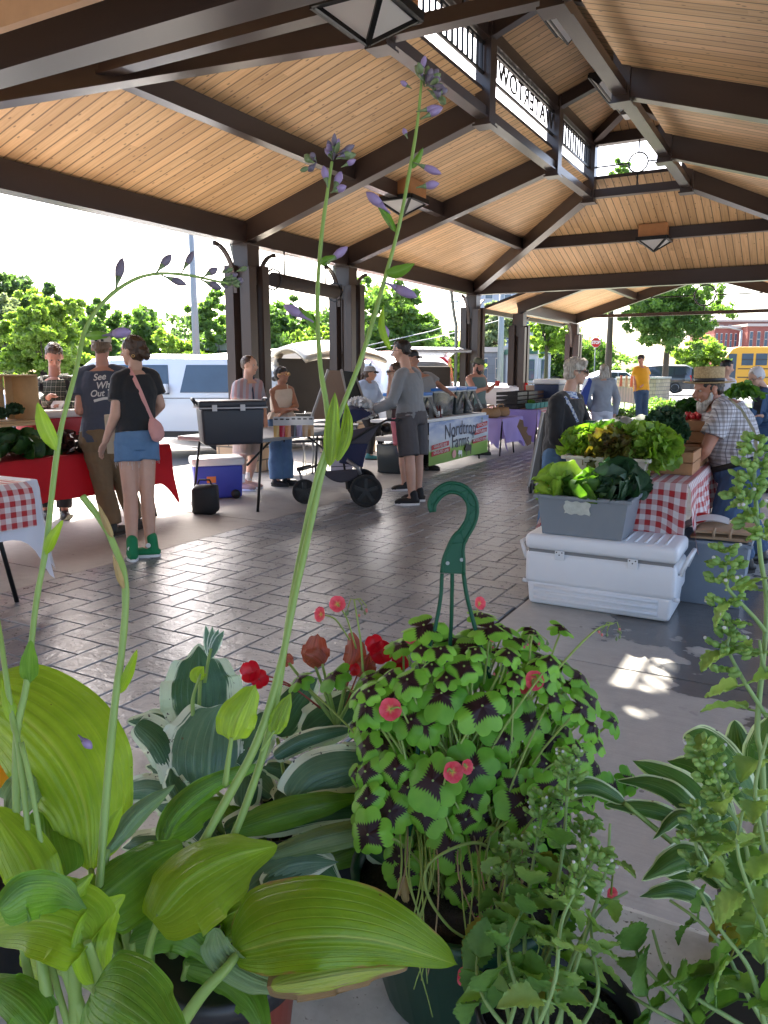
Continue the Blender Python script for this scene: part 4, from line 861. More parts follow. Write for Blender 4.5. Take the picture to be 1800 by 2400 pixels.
# charcoal cooler
CH = mat('charcoal plastic', (.028, .030, .042), .45, 0, .06, 5); c = Vector((-5.42, 6.60, .74)); ax = Vector((.0, 1, 0)); 
t = thing('ice_chest', 'charcoal ice chest with a lighter lid rim and latches on the folding table', 'cooler', c); ax = (RT*.93+Fh*.37).normalized(); ay = Vector((-ax.y, ax.x, 0)); c = at(540, 985, 7.05); c.z = .74
rbox(None, c+ZU*.165, .285, .165, .165, .025, -.07, ax, ay).build('body', CH, t); rbox(None, c+ZU*.365, .305, .18, .032, .02, 0, ax, ay).build('lid', CH, t)
m = MB(); m.obox(c+ZU*.333, ax*.308, ay*.183, ZU*.006); m.build('lid_rim', mat('grey rubber', (.45, .45, .47), .5), t)
for s_ in (-.17, .08): m = MB(); m.obox(c+ax*s_-ay*.187+ZU*.335, ax*.022, ay*.006, ZU*.028); m.build('latch', mat('latch grey', (.6, .6, .62), .4), t, bevel=.003)
for s_ in (-1, 1): m = MB(); m.tube([c+ax*(s_*.30)-ay*.08+ZU*.36, c+ax*(s_*.335)-ay*.08+ZU*.41, c+ax*(s_*.335)+ay*.08+ZU*.41, c+ax*(s_*.30)+ay*.08+ZU*.36], .011, 6); m.build('handle', CH, t)
# drink pouches
POU = mat('clear pouch', (.70, .72, .74), .15, 0, 0, trans=.35); cols = [(.55, .36, .12), (.38, .02, .05), (.62, .26, .12), (.05, .05, .06), (.30, .26, .40), (.45, .30, .18), (.42, .26, .12)]
for i in range(7):
    x = 648+i*13.5; b = at(x, 1017, 7.72 if i < 3 else 7.78); b.z = .745; X = RT; N = Vector((-Fh.x, -Fh.y, 0))
    t = thing('drink_pouch', ['leftmost drink pouch, amber', 'second pouch from the left, dark red', 'third pouch from the left, peach orange', 'black tea coloured pouch in the middle of the row', 'lilac grey pouch right of the black one', 'tan pouch, second from the right', 'rightmost drink pouch, caramel'][i], 'drink pouch', b, 0, 'drink pouches standing in a row')
    m = MB(); m.grid(lambda u, v: b+X*((u-.5)*.058)+N*(.022*(1-v)*math.sin(math.pi*u))+ZU*(.115*v), 6, 4); m.grid(lambda u, v: b+X*((.5-u)*.058)-N*(.022*(1-v)*math.sin(math.pi*u))+ZU*(.115*v), 6, 4); m.build('drink', mat('drink %d' % i, cols[i], .2, 0, .02), t)
    m = MB(); m.grid(lambda u, v: b+X*((u-.5)*.062)+N*.003+ZU*(.116+.085*v), 2, 2); m.grid(lambda u, v: b+X*((.5-u)*.062)-N*.003+ZU*(.116+.085*v), 2, 2); m.build('pouch_top', POU, t)
    m = MB(); m.obox(b+ZU*.178+N*.005, X*.018, N*.001, ZU*.007); m.build('label_mark', BLACK, t)
# blue cooler on the floor and black bag
ax = (RT*.9+Fh*.3).normalized(); ay = Vector((-ax.y, ax.x, 0)); c = at(508, 1100, 8.62); c.z = 0
t = thing('picnic_cooler', 'blue and white wheeled cooler on the floor under the folding table', 'cooler', c)
rbox(None, c+ZU*.19, .27, .17, .185, .03, -.06, ax, ay).build('body', mat('blue plastic', (.045, .06, .42), .4, 0, .05, 4), t); rbox(None, c+ZU*.415, .29, .19, .045, .03, 0, ax, ay).build('lid', WHITEP, t)
for s_ in (.18,): m = MB(); m.lathe([(.01, -.02), (.05, -.02), (.05, .02), (.01, .02)], c+ax*s_-ay*.18+ZU*.05, 16, ax=ay); m.build('wheel', BLACK, t)
m = MB(); m.obox(c-ax*.08-ay*.172+ZU*.22, ax*.05, ay*.003, ZU*.035); m.build('sticker', mat('orange sticker', (.7, .2, .05), .5), t)
c = at(480, 1140, 7.6); c.z = .15; rbox(None, c, .13, .09, .14, .05, -.05, RT, Fh).build('tmp', BLACK); o = C.objects[-1]
for v in o.data.vertices: v.co += Vector((noise.noise(v.co*14), noise.noise(v.co*14+Vector((5, 0, 0))), noise.noise(v.co*14+Vector((0, 7, 0)))))*.03
o.name = 'duffel_bag'; o.data.materials[0] = mat('black nylon', (.012, .012, .014), .6, 0, .2, 9, .3, 12)
m = MB(); m.tube([c-RT*.08+ZU*.12, c-RT*.05+ZU*.19, c+RT*.05+ZU*.19, c+RT*.08+ZU*.12], .01, 6); m.build('handle', BLACK, o)
tag(o, 'black bag on the floor behind the red cloth corner', 'bag')
# chalkboard easel, folding chairs
c = at(785, 985, 9.3); t = thing('chalkboard_sign', 'A shaped chalkboard sign seen from its tan side behind the left tall stalk', 'sign', (c.x, c.y, .7))
a1, a2, a3, a4 = at(738, 985, 9.1), at(792, 870, 9.2), at(838, 870, 9.5), at(852, 985, 9.5); BRD_ = mat('tan board', (.25, .17, .12), .7); 
m = MB(); m.prism([at(730, 983, 9.05), at(822, 980, 9.15), at(797, 868, 9.15), at(770, 868, 9.1)], Fh*.02); m.build('back_panel', BRD_, t)
m = MB(); m.prism([at(822, 980, 9.3), at(862, 965, 9.6), at(828, 872, 9.5), at(799, 868, 9.25)], Fh*.02); m.build('chalk_panel', mat('chalkboard', (.02, .022, .02), .8, 0, .3, 20), t)
m = MB(); m.bar(at(728, 985, 9.0), at(769, 866, 9.05), .02, .025); m.build('frame', mat('grey frame', (.35, .33, .3), .6), t); m = MB(); m.bar(at(822, 980, 9.22), at(800, 866, 9.18), .02, .025); m.build('frame', mat('grey frame', (0, 0, 0)), t); m = MB(); m.bar(at(862, 965, 9.58), at(830, 870, 9.48), .02, .025); m.build('frame', mat('grey frame', (0, 0, 0)), t)
m = MB(); m.obox((c.x, c.y, .755), RT*.28, Fh*.2, ZU*.008); m.build('tray', GTAB, t)
for i, (x, d) in enumerate(((700, 10.6), (745, 10.9))):
    c = at(x, 1000, d); t = thing('folding_chair', ['folding chair behind the drinks table, nearer the woman in white', 'folding chair behind the drinks table, nearer the chalkboard'][i], 'chair', (c.x, c.y, 0), 0, 'folding chairs')
    m = MB(); m.obox((c.x, c.y, .45), RT*.2, Fh*.2, ZU*.015); m.build('seat', BLACK, t); m = MB(); m.obox((c.x+Fh.x*.2, c.y+Fh.y*.2, .72), RT*.2, Fh*.012, ZU*.09); m.build('backrest', BLACK, t)
    for s_ in (-1, 1): legs(t, [(Vector((c.x, c.y, .82))+RT*s_*.2+Fh*.22, Vector((c.x, c.y, .01))+RT*s_*.2-Fh*.22), (Vector((c.x, c.y, .45))+RT*s_*.2-Fh*.2, Vector((c.x, c.y, .01))+RT*s_*.2+Fh*.22)], .011, mat('grey tube', (.3, .3, .3), .35, .6))
c = at(785, 1030, 9.3); m = MB(); m.obox(at(800, 1040, 9.1), RT*.13, Fh*.012, ZU*.32); so_ = tag(m.build('white_sign', mat('pale lilac board', (.62, .60, .72), .7)), 'pale board with a drawn hexagon leaning behind the stroller', 'sign')
m = MB(); c = at(783, 1030, 9.05); 
for k in range(6): a1, a2 = R_(60*k), R_(60*k+60); m.bar(c+RT*.045*math.cos(a1)+ZU*.045*math.sin(a1), c+RT*.045*math.cos(a2)+ZU*.045*math.sin(a2), .006, .006)
m.build('hexagon_drawing', BLACK, so_)

# banner table with tubs
TBX = -4.60
t = ftable('folding_table', 'white folding table with the farm banner on its front', -5.32, TBX, 9.22, 11.75, .74, topm=mat('white table top', (.70, .70, .68), .5))
bt = None
def SKYG():
    s = NT('printed banner'); uv = s.sep(s.coord('UV')); n = s.noise(s.coord('UV'), 5, 5); v = uv[1]
    c = s.ramp(v, [(0, (.16, .32, .05)), (.30, (.27, .45, .07)), (.36, (.55, .62, .55)), (.62, (.55, .62, .74)), (1, (.20, .30, .55))]); c = s.mix(s.math('MULTIPLY', s.math('GREATER_THAN', v, .38), s.math('MULTIPLY', s.math('SUBTRACT', n, .42), 3.0, clamp=True)), c, (.75, .78, .82)); s.col(c); s.b.inputs['Roughness'].default_value = .5; return s.m
b0, b1 = 9.55, 11.75; zt_, zb_ = .70, .10
m = MB(); m.grid(lambda u, v: (TBX+.025+.012*math.sin(u*7), b0+(b1-b0)*u, zb_+(zt_-zb_)*v-.03*(1-u)*0), 24, 6); bn = tag(m.build('farm_banner', SKYG()), 'printed banner reading Nordtrop Farms hung on the table front', 'banner')
bc = lambda y, z, o=.042: Vector((TBX+o, y, z)); Yd = Vector((0, 1, 0)); NAVY = mat('navy lettering', (.02, .03, .07), .5); LR = mat('banner red', (.50, .015, .02), .5)
text_obj('Nordtrop', .30, bc(10.62, .555), Yd, ZU, NAVY, bn, .001, arc=.10, sx=.98); text_obj('Farms', .27, bc(10.62, .365), Yd, ZU, NAVY, bn, .001)
for (y, z, w_, s_) in ((9.9, .36, .58, 'GRASS-FED BEEF'), (9.92, .27, .62, 'GRASS-FED LAMB'), (11.47, .56, .44, 'CHICKEN'), (11.42, .46, .5, 'PASTURED'), (11.38, .33, .56, 'WOODLOT PORK')):
    m = MB(); m.obox(bc(y, z, .040), (.001, 0, 0), (0, w_/2, .012), (0, 0, .034)); m.build('red_label', LR, bn); text_obj(s_, .062, bc(y, z, .044), Yd, ZU, WH, bn, .0006, sx=w_*.9/(len(s_)*.038))
def silh(pts, y, z, s, mt, o=.043, nm='animal_print'): m = MB(); m.prism([bc(y+a*s, z+b*s, o) for a, b in pts], (.001, 0, 0)); m.build(nm, mt, bn)
COW = [(-.5, .5), (-.6, .35), (-.5, .25), (-.42, .3), (-.4, 0), (-.3, 0), (-.28, .22), (.15, .22), (.18, 0), (.28, 0), (.32, .45), (.28, .55), (-.3, .58), (-.42, .66)]
silh(COW, 10.95, .13, .28, BLACK); silh(COW, 10.62, .13, .17, WH); silh([(.25*math.cos(a), .2*math.sin(a)+.25) for a in [R_(k*30) for k in range(12)]], 10.38, .12, .3, mat('pig pink', (.7, .35, .33), .6))
silh([(-.3, 0), (.3, 0), (.12, .6), (.3, 1), (-.05, 1.4), (-.3, 1), (-.1, .6)], 11.45, .60, .06, VG2, nm='leaf_print')
text_obj('www.farm.com', .05, bc(9.95, .13, .042), Yd, ZU, mat('pale green ink', (.45, .6, .3), .6), bn, .0006) if False else None
TUB = mat('dark clear tub', (.035, .045, .048), .2, 0, .08, 5, trans=.1); BLU = mat('blue lid', (.02, .17, .55), .35); TAGM = mat('slate tag', (.13, .14, .14), .6); CHK = mat('chalk', (.6, .62, .6), .9)
tubs = [(8.98, .19), (9.42, .19), (10.15, .42), (10.75, .30), (11.2, .2)]
tl = ['blue lidded tub nearest the stroller man', 'second blue lidded tub from the stroller man', 'long blue lidded tub in the middle of the row', 'fourth tub, under the leaning man\'s hand side of the row', 'farthest blue lidded tub, by the bearded man']
tl[3] = 'second farthest tub in the row of blue lidded tubs'
for i, (y, hw_) in enumerate(((9.42, .15), (9.76, .15), (10.38, .37), (10.98, .17), (11.38, .17))):
    hh = .16 if i < 2 else .185
    t = thing('storage_tub', tl[i], 'storage tub', (-4.92, y, .74), 0, 'tubs with blue lids'); rbox(None, (-4.92, y, .742+hh), .20, hw_, hh, .02, -.1).build('body', TUB, t); rbox(None, (-4.92, y, .742+2*hh+.02), .22, hw_+.02, .022, .012).build('lid', BLU, t)
    m = MB(); m.box(-5.13, -4.71, y-hw_-.012, y+hw_+.012, .742+2*hh-.022, .742+2*hh-.002); m.build('rim', mat('pale rim', (.45, .48, .5), .5), t)
    if i != 2: 
        for s_ in ((0,) if i in (0, 1, 3, 4) else ()):
            a = Vector((-4.715, y+hw_*.55, .742+2*hh-.03)); dn = Vector((.14, 0, -.27)); m = MB(); m.obox(a+dn/2, Yd*.052, dn/2, Vector((.004, 0, .002))); tg = m.build('price_tag', TAGM, t)
            for k in range(6): m = MB(); p = a+dn*(.5+.075*k)+Vector((.006, 0, .004)); m.obox(p, Yd*(.034*(.6+.4*((k*7) % 3)/2)), dn*.010, Vector((.001, 0, .0005))); m.build('writing', CHK, tg)
for i, y in enumerate((9.98, 10.08)):
    t = thing('sauce_bottle', ['small dark red bottle with a white label before the long tub', 'small brown bottle with a hanging white tag before the long tub'][i], 'bottle', (-4.66, y, .74)); m = MB(); m.lathe([(.03, 0), (.032, .01), (.032, .11), (.012, .14), (.012, .17)], (-4.66, y, .742), 14); m.build('glass', mat('dark red glass', (.10, .01, .01), .1), t); m = MB(); m.obox((-4.627, y, .80+.03*i), (.003, 0, 0), (0, .02, 0), (0, 0, .035)); m.build('label', PAPW, t)
# storage under the banner table
rbox(None, (-5.0, 9.55, .20), .25, .3, .20, .02, -.08).build('x', TUB, None); o = C.objects[-1]; o.name = 'storage_bin'; tag(o, 'dark bin on the floor under the left end of the banner table', 'storage bin')
m = MB(); m.box(-5.28, -4.7, 9.3, 9.9, .44, .50); tag(m.build('flat_box', mat('white board', (.6, .58, .55), .8), bevel=.005), 'flat white box on the dark bin under the banner table', 'box')
# lilac tables
t = ftable('folding_table', 'low table under the nearer lilac cloth', -5.0, -4.42, 11.95, 12.9, .62)
cloth_drop('tablecloth', 'nearer lilac cloth with long drooping corners right of the banner', 'tablecloth', -5.02, -4.40, 11.93, 12.95, .625, (.3, .40, .35, .42), PURC, 9, .02, .12)
t = ftable('folding_table', 'table under the farther lilac cloth with the striped runner', -5.3, -4.2, 13.1, 15.6, .72)
cloth_drop('tablecloth', 'farther lilac cloth behind the chalkboard trolley', 'tablecloth', -5.32, -4.18, 13.08, 15.65, .725, (.3, .60, .50, .5), PURC, 10, .015, .05)
cloth_drop('striped_runner', 'red and white striped runner across the farther lilac table', 'tablecloth', -5.31, -4.165, 13.2, 14.5, .735, (.2, .24, .0, 0), GINGS, 11, .01, .12)
BSK = mat('woven basket', (.30, .17, .08), .8, 0, .25, 30, .5, 60)
for i, y in enumerate((12.15, 12.6)):
    c = Vector((-4.68, y, .63)); t = thing('basket', ['left of the two brown baskets on the nearer lilac cloth', 'right of the two brown baskets on the nearer lilac cloth'][i], 'basket', c, 0, 'brown baskets'); m = MB(); m.lathe([(.10, 0), (.15, .02), (.16, .08), (.135, .15), (.12, .15), (.14, .08), (.0, .06)], c, 18, sy=1.25); m.build('bowl', BSK, t); m = MB(); m.tube([c+Vector((0, -.17, .12)), c+Vector((0, -.12, .2)), c+Vector((0, .12, .2)), c+Vector((0, .17, .12))], .012, 6); m.build('handle', BSK, t)
m = MB(); m.box(-5.25, -4.75, 12.9-.55, 13.15, .64, .92) if False else None
for i, (y, x, z, lb) in enumerate(((13.35, -4.75, .735, 'black plastic crate behind the berry cartons, left'), (13.95, -4.75, .735, 'black plastic crate behind the berry cartons, middle'), (14.5, -4.8, .735, 'brown wooden crate right of the black crates'))):
    t = thing('produce_crate', lb, 'crate', (x, y, z), 0, 'crates behind the berry cartons'); mm = BLACK if i < 2 else mat('dark wood crate', (.10, .05, .03), .8)
    for (a, b, c_, d_) in ((x-.2, x+.2, y-.26, y-.25), (x-.2, x+.2, y+.25, y+.26), (x-.2, x-.19, y-.25, y+.25), (x+.19, x+.2, y-.25, y+.25)):
        for k in range(4): m = MB(); m.box(a, b, c_, d_, z+.01+k*.075, z+.065+k*.075); m.build('slat', mm, t)
    m = MB(); m.box(x-.19, x+.19, y-.25, y+.25, z, z+.01); m.build('bottom', mm, t)
TEAL = mat('teal paper pulp', (.08, .27, .24), .85, 0, .1, 20, .2, 60)
for i in range(7):
    y = 13.16+i*.235; x = -4.33; t = thing('berry_carton', ['berry carton heaped with green leaves, nearest of the row' if i == 0 else 'small teal berry carton in the row on the striped runner'][0], 'carton', (x, y, .742), 0, 'berry cartons' if i else None)
    rbox(None, (x, y, .79), .07, .1, .05, .008, -.15).build('carton', TEAL, t)
    crinkle('contents', '', (x, y, .85), .08, VG2 if i == 0 else mat('dark berries', (.10, .10, .09), .5, 0, .4, 30), n=40, size=.3, seed=i, parent=t, sz=(.8, 1, .4))
c = Vector((-4.55, 15.15, .73)); t = thing('ice_chest', 'navy cooler with a white lid beside the old woman, on the lilac table', 'cooler', c); rbox(None, c+Vector((0, 0, .21)), .25, .42, .21, .03, -.05).build('body', mat('navy plastic', (.012, .025, .07), .4), t); rbox(None, c+Vector((0, 0, .46)), .27, .44, .05, .03).build('lid', WHITEP, t)
t = thing('paper_bag', 'pale paper bag standing behind the berry cartons', 'bag', (-4.8, 15.0, .73)); 
m = MB(); m.prism([(-4.95, 14.78, .74), (-4.65, 14.78, .74), (-4.62, 14.78, 1.12), (-4.98, 14.78, 1.12)], (0, .25, 0)); m.build('bag', mat('pale kraft paper', (.42, .32, .24), .9, 0, .1, 9, .3, 12), t)
# cardboard saw-edged display
m = MB(); pts = [(0, 0), (.16, 0)]; 
pr = [at(1213, 1000, 12.6), at(1219, 983, 12.6), at(1226, 985, 12.6), at(1228, 1000, 12.6), at(1237, 1001, 12.6), at(1234, 1012, 12.6), at(1238, 1020, 12.6), at(1246, 1022, 12.6), at(1245, 1040, 12.6), at(1236, 1045, 12.6), at(1228, 1030, 12.6)]
m.prism(pr, Fh*.05); tag(m.build('cardboard_cutout', mat('brown cardboard', (.22, .14, .09), .9)), 'brown zigzag cardboard piece hanging at the lilac cloth corner', 'cardboard')
# chalkboard trolley seen edge on
t = thing('trolley_board', 'dark weathered folding board on small wheels left of the old woman', 'sign board', (-2.8, 8.9, 0)); d0 = 9.3
BK2 = mat('weathered dark board', (.07, .058, .048), .8, 0, .5, 14, .4, 30)
m = MB(); m.prism([at(1241, 1130, 8.9), at(1262, 1132, 9.4), at(1292, 968, 9.5), at(1272, 968, 9.0)], Fh*.04); m.build('panel', BK2, t); m = MB(); m.prism([at(1264, 1132, 9.4), at(1300, 1120, 9.5), at(1300, 985, 9.5), at(1276, 972, 9.1)], Fh*.04); m.build('side_panel', BK2, t)
m = MB(); m.bar(at(1238, 1140, 8.85), at(1272, 966, 8.95), .025, .03); m.build('frame', mat('grey frame', (0, 0, 0)), t)
for x, y, d in ((1243, 1149, 8.9), (1250, 1150, 9.2)): c = at(x, y, d); c.z = .06; m = MB(); m.lathe([(.02, -.015), (.06, -.015), (.06, .015), (.02, .015)], c, 16, ax=RT); m.build('wheel', BLACK, t)

# produce stall
GT0, GT1, GY0, GY1 = -1.42, -.62, 4.84, 7.1
t = ftable('folding_table', 'produce table under the red checked cloth at the right', GT0, GT1, GY0, GY1, .73, topm=GTAB)
cloth_drop('tablecloth', 'red and white checked cloth hanging over the near end of the produce table', 'tablecloth', GT0-.02, GT1+.02, GY0-.02, GY1+.02, .735, (.25, .30, .36, .2), GING, 12, .014, .12)
# white cooler
c = Vector((-1.01, 4.58, 0)); t = thing('ice_chest', 'long white ice chest with ribbed lid on the concrete, carrying the grey bin', 'cooler', c); hx_, hy_ = .435, .20
cw = mat('worn white plastic', (.74, .75, .77), .38, 0, .05, 3, .04, 40)
rbox(None, c+ZU*.075, hx_-.012, hy_-.010, .073, .025, -.03).build('base_band', cw, t); rbox(None, c+ZU*.235, hx_, hy_, .10, .03).build('body', cw, t)
rbox(None, c+ZU*.392, hx_+.004, hy_+.006, .048, .030).build('lid', cw, t); m = MB(); m.box(c.x-hx_+.02, c.x+hx_-.02, c.y-hy_+.012, c.y+hy_-.012, .325, .346); m.build('lid_seal', mat('grey gap', (.2, .2, .2), .6), t)
for k in range(3): m = MB(); z = .035+k*.036; m.tube([(c.x-hx_+.06, c.y-hy_+.010, z+.01), (c.x+hx_-.09, c.y-hy_+.010, z+.01)], .012, 8); m.build('rib', cw, t)
for k in range(5): m = MB(); x = c.x+.14+k*.055; m.tube([(x, c.y-hy_+.06, .437), (x, c.y+hy_-.05, .437)], .009, 8); m.build('lid_rib', cw, t)
for x in (c.x-.22, c.x+.20): m = MB(); m.obox((x, c.y-hy_-.012, .325), (.028, 0, 0), (0, .006, 0), (0, 0, .028)); q = m.build('latch', WHITEP, t, bevel=.004); 
for x in (c.x-.22, c.x+.20):
    for dx in (-.016, .016, 0): m = MB(); m.lathe([(.004, 0), (.004, .003)], (x+dx, c.y-hy_-.019, .345 if dx else .33), 8, ax=(0, -1, 0)); m.build('screw', BLACK, t)
for s_ in (-1, 1):
    m = MB(); X_ = c.x+s_*(hx_+.012); m.tube([(X_, c.y-.13, .27), (X_+s_*.035, c.y-.13, .37), (X_+s_*.035, c.y+.13, .37), (X_, c.y+.13, .27)], .013, 8); m.build('handle', cw, t)
    m = MB(); m.lathe([(.012, -.01), (.012, .02)], (c.x+s_*hx_, c.y-hy_+.04, .135), 12, ax=(s_, 0, 0)); m.build('hinge_knob', cw, t)
# grey bins
def bin_(label, c, hx, hy, h, mt=GREYP, taper=-.12, ax=Vector((1, 0, 0)), cat='bin', group=None, name='plastic_bin', z0=0):
    c = Vector(c); ay = Vector((-ax.y, ax.x, 0)); t = thing(name, label, cat, c, 0, group); m = MB()
    def cor(k, z, g=0): return [c+ax*(sx*(hx*k-g))+ay*(sy*(hy*k-g))+ZU*z for sx, sy in ((-1, -1), (1, -1), (1, 1), (-1, 1))]
    A, B, A2, B2 = cor(1+taper, 0), cor(1, h), cor(1+taper, .01, .008), cor(1, h, .008); b = len(m.v)
    m.v += [tuple(p) for p in A+B+A2+B2]
    for i in range(4): j = (i+1) % 4; m.face((i, j, 4+j, 4+i)); m.face((8+i, 12+i, 12+j, 8+j)); m.face((4+i, 4+j, 12+j, 12+i))
    m.face((3, 2, 1, 0)); m.face((8, 9, 10, 11)); m.build('tub', mt, t, bevel=.006)
    m = MB(); 
    for i in range(4):
        a, b_ = cor(1.0, h-.012), None; p, q = a[i], a[(i+1) % 4]; d = (q-p).normalized(); m.bar(p-d*.02, q+d*.02, .028, .022)
    m.build('rim', mt, t, bevel=.004); return t
bin_('grey plastic bin full of greens standing on the white ice chest', (-1.12, 4.57, .442), .265, .185, .24)
t = C.objects[-3] if False else None
m = MB(); m.grid(lambda u, v: (-1.22+.15*u+.006*math.sin(v*9), 4.57-.185*(.945+.028*v)-.006, .442+.135+.075*v+.005*math.sin(u*17)), 10, 5); lbl = m.mesh(); o = add('torn_label', lbl, mat('torn paper label', (.5, .52, .46), .9, 0, .35, 30)); o.parent = [q for q in C.objects if q.get('label', '').startswith('grey plastic bin full')][0]; o.matrix_parent_inverse = Matrix.Translation(o.parent.location).inverted()
bz = .67
leafy_pile('spinach', 'bright green broad leaves at the left end of the grey bin', (-1.29, 4.55, bz-.02), .08, .12, .07, 26, .15, VG, seed=21)
leafy_pile('collard_greens', 'mid green collard leaves in the middle of the grey bin', (-1.12, 4.53, bz-.02), .11, .13, .09, 34, .14, VG2, seed=22)
leafy_pile('kale', 'dark blue green kale at the right end of the grey bin', (-.95, 4.59, bz-.01), .10, .14, .12, 60, .15, VK, seed=23)
m = MB(); m.box(-1.3, -.55, 4.98, 5.42, .0, .63) if False else None
t = bin_('white plastic tub of lettuce behind the grey bin', (-1.12, 5.10, .742), .26, .18, .12, mat('cream plastic', (.62, .58, .50), .5))
for i, (x, y, r, mt_, lb) in enumerate([(-1.30, 5.12, .12, VG, 'leftmost bright green lettuce in the white tub'), (-1.10, 5.05, .145, VR, 'red brown lettuce hanging over the front of the white tub'), (-.90, 5.12, .15, VG, 'round pale green lettuce at the right of the white tub'), (-1.22, 5.35, .13, VG2, 'green lettuce at the back left of the white tub')]):
    crinkle('lettuce', lb, (x, y, .90 if i != 1 else .87), r, mt_, group='lettuces', n=230, size=.55, seed=60+i)
BAGM = mat('clear plastic bag', (.80, .84, .84), .12, 0, .03, 8, transl=.5, tcol=(.8, .85, .82), alpha=.55)
for i, (x, y, z, r, lb) in enumerate([(-1.28, 5.68, .90, .15, 'bagged lettuce nearest the old woman'), (-1.27, 6.1, .89, .16, 'bagged dark salad behind the nearest bag'), (-1.05, 5.78, .90, .14, 'bagged lettuce in the middle of the stall'), (-1.0, 6.12, .90, .15, 'bagged pale lettuce beside the white tub of parsley'), (-.98, 5.42, .86, .12, 'small bagged lettuce by the wooden crates'), (-1.2, 6.5, .89, .15, 'farthest bagged lettuce on the stall')]):
    t = thing('bagged_lettuce', lb, 'bagged lettuce', (x, y, z-r), 0, 'bagged lettuces'); crinkle('leaves', '', (x, y, z), r*.85, (VG, VD, VG, VG2, VG, VG2)[i], n=110, size=.45, seed=80+i, parent=t)
    q = np.random.default_rng(90+i); m = MB(); m.ball((x, y, z+.01), r*1.08, r*1.08, r*.95, 22); me = m.mesh()
    for v in me.vertices: v.co = Vector((x, y, z))+(v.co-Vector((x, y, z)))*(1+.16*noise.noise(v.co*22))
    add('bag', me, BAGM, t)
WC = mat('crate wood', (.44, .22, .10), .75, 0, .2, 12, .15, 50)
for i, (x, y, z, hx, hy, h, lb) in enumerate([(-.765, 5.42, .742, .13, .20, .14, 'front wooden crate under the farmer\'s hand on the checked cloth'), (-.78, 5.95, .742, .14, .2, .15, 'second wooden crate behind the front one'), (-.78, 6.0, .90, .14, .2, .15, 'wooden crate stacked on top at the back')]):
    t = thing('wooden_crate', lb, 'crate', (x, y, z), 0, 'wooden crates on the stall')
    for (a, b, c_, d_) in ((x-hx, x+hx, y-hy, y-hy+.012), (x-hx, x+hx, y+hy-.012, y+hy), (x-hx, x-hx+.012, y-hy+.013, y+hy-.013), (x+hx-.012, x+hx, y-hy+.013, y+hy-.013)):
        for k in range(2): m = MB(); m.box(a, b, c_, d_, z+.01+k*h/2, z+.003+(k+1)*h/2); m.build('slat', WC, t)
    m = MB(); m.box(x-hx, x+hx, y-hy, y+hy, z, z+.009); m.build('bottom', WC, t)
crinkle('curly_kale', 'bunch of dark curly kale beside the wooden crates', (-.86, 5.50, 1.0), .16, VK, group=None, n=420, size=.3, seed=31, sz=(.8, 1, .85))
t = bin_('white bin topped with parsley at the back of the stall', (-.80, 6.62, .745), .17, .17, .28, WHITEP, -.05); crinkle('parsley', 'thick bunch of parsley on the white bin', (-.80, 6.62, 1.07), .2, VD, n=700, size=.2, seed=33, sz=(1, 1, .5))
m = MB(); q = np.random.default_rng(5)
for i in range(60): a = q.random(3); m.ball((-.78+.11*(a[0]-.5)*2, 6.02+.14*(a[1]-.5)*2, 1.06+.03*a[2]), .014, n=6)
tag(m.build('radish_heap', mat('radish red', (.55, .02, .03), .4)), 'heap of red radishes in the stacked wooden crate', 'vegetables', kind='stuff')
leafy_pile('yellow_squash_leaves', 'yellow green leaves left of the parsley bin', (-1.05, 6.6, .80), .12, .14, .22, 30, .12, VG, seed=35)
# tote with paper bags
t = bin_('grey tote full of folded paper bags right of the white ice chest', (-.50, 5.06, .0), .25, .20, .40, mat('blue grey plastic', (.20, .25, .31), .45, 0, .05, 5), -.1)
m = MB(); 
for k in range(5): m = MB(); z = .40+k*.013; m.obox((-.42+.01*k, 5.02, z+.012), (.16, .03*(k % 2), 0), (0, .14, .01*(k % 3)), (0, 0, .0055)); tag(m.build('paper_bag', PAPERB, bevel=.002), ['folded brown paper bag in the stack on the grey tote', 'folded brown paper bag with handles, topmost on the grey tote'][k == 4], 'paper bag', 'folded paper bags' if k < 4 else None)
o = C.objects[-1]
for s_ in (-.045, .045): m = MB(); m.tube([(-.40+s_, 4.89, .475), (-.40+s_, 4.84, .46), (-.40+s_, 4.84, .43)], .008, 6); h_ = m.build('handle', PAPERB, o)
m = MB(); m.grid(lambda u, v: (-.68+.30*u, 4.96+.16*v, .42+.09*math.sin(u*2.2)+.03*math.sin(v*6)), 12, 8); o = tag(m.build('plastic_carrier', mat('white carrier bag', (.72, .73, .75), .4, 0, .05, 6, transl=.3)), 'white plastic carrier with a red emblem beside the paper bags', 'bag')
m = MB(); m.ring((-.55, 5.03, .505), .045, .012, Vector((1, 0, .25)).normalized(), Vector((0, 1, .3)).normalized(), 20, 6); m.build('red_emblem', RED, o)
# teal cloth stand in the background
c = at(1475, 930, 20.5); c.z = 0; t = thing('display_stand', 'wire stand with a teal patterned cloth left of the man in yellow', 'stand', c)
for s_ in (-.35, -.12, .12, .35): legs(t, [(c+RT*s_+ZU*.85, c+RT*s_)], .012)
m = MB(); m.grid(lambda u, v: c+RT*((u-.5)*.95)+ZU*(.98-.40*v+.04*math.sin(u*8)-.10*abs(u-.5))-Fh*.05, 16, 6); m.build('teal_cloth', gingham('teal check cloth', (.30, .62, .56), (.10, .42, .38), .04), t)
for i in range(4): m = MB(); m.prism([c+RT*(-.28+i*.14)+ZU*.98, c+RT*(-.20+i*.14)+ZU*.98, c+RT*(-.22+i*.14)+ZU*1.28, c+RT*(-.26+i*.14)+ZU*1.28], Fh*.03); m.build('card', mat('pink card %d' % (i % 2), ((.6, .2, .15), (.6, .5, .4))[i % 2], .8), t)
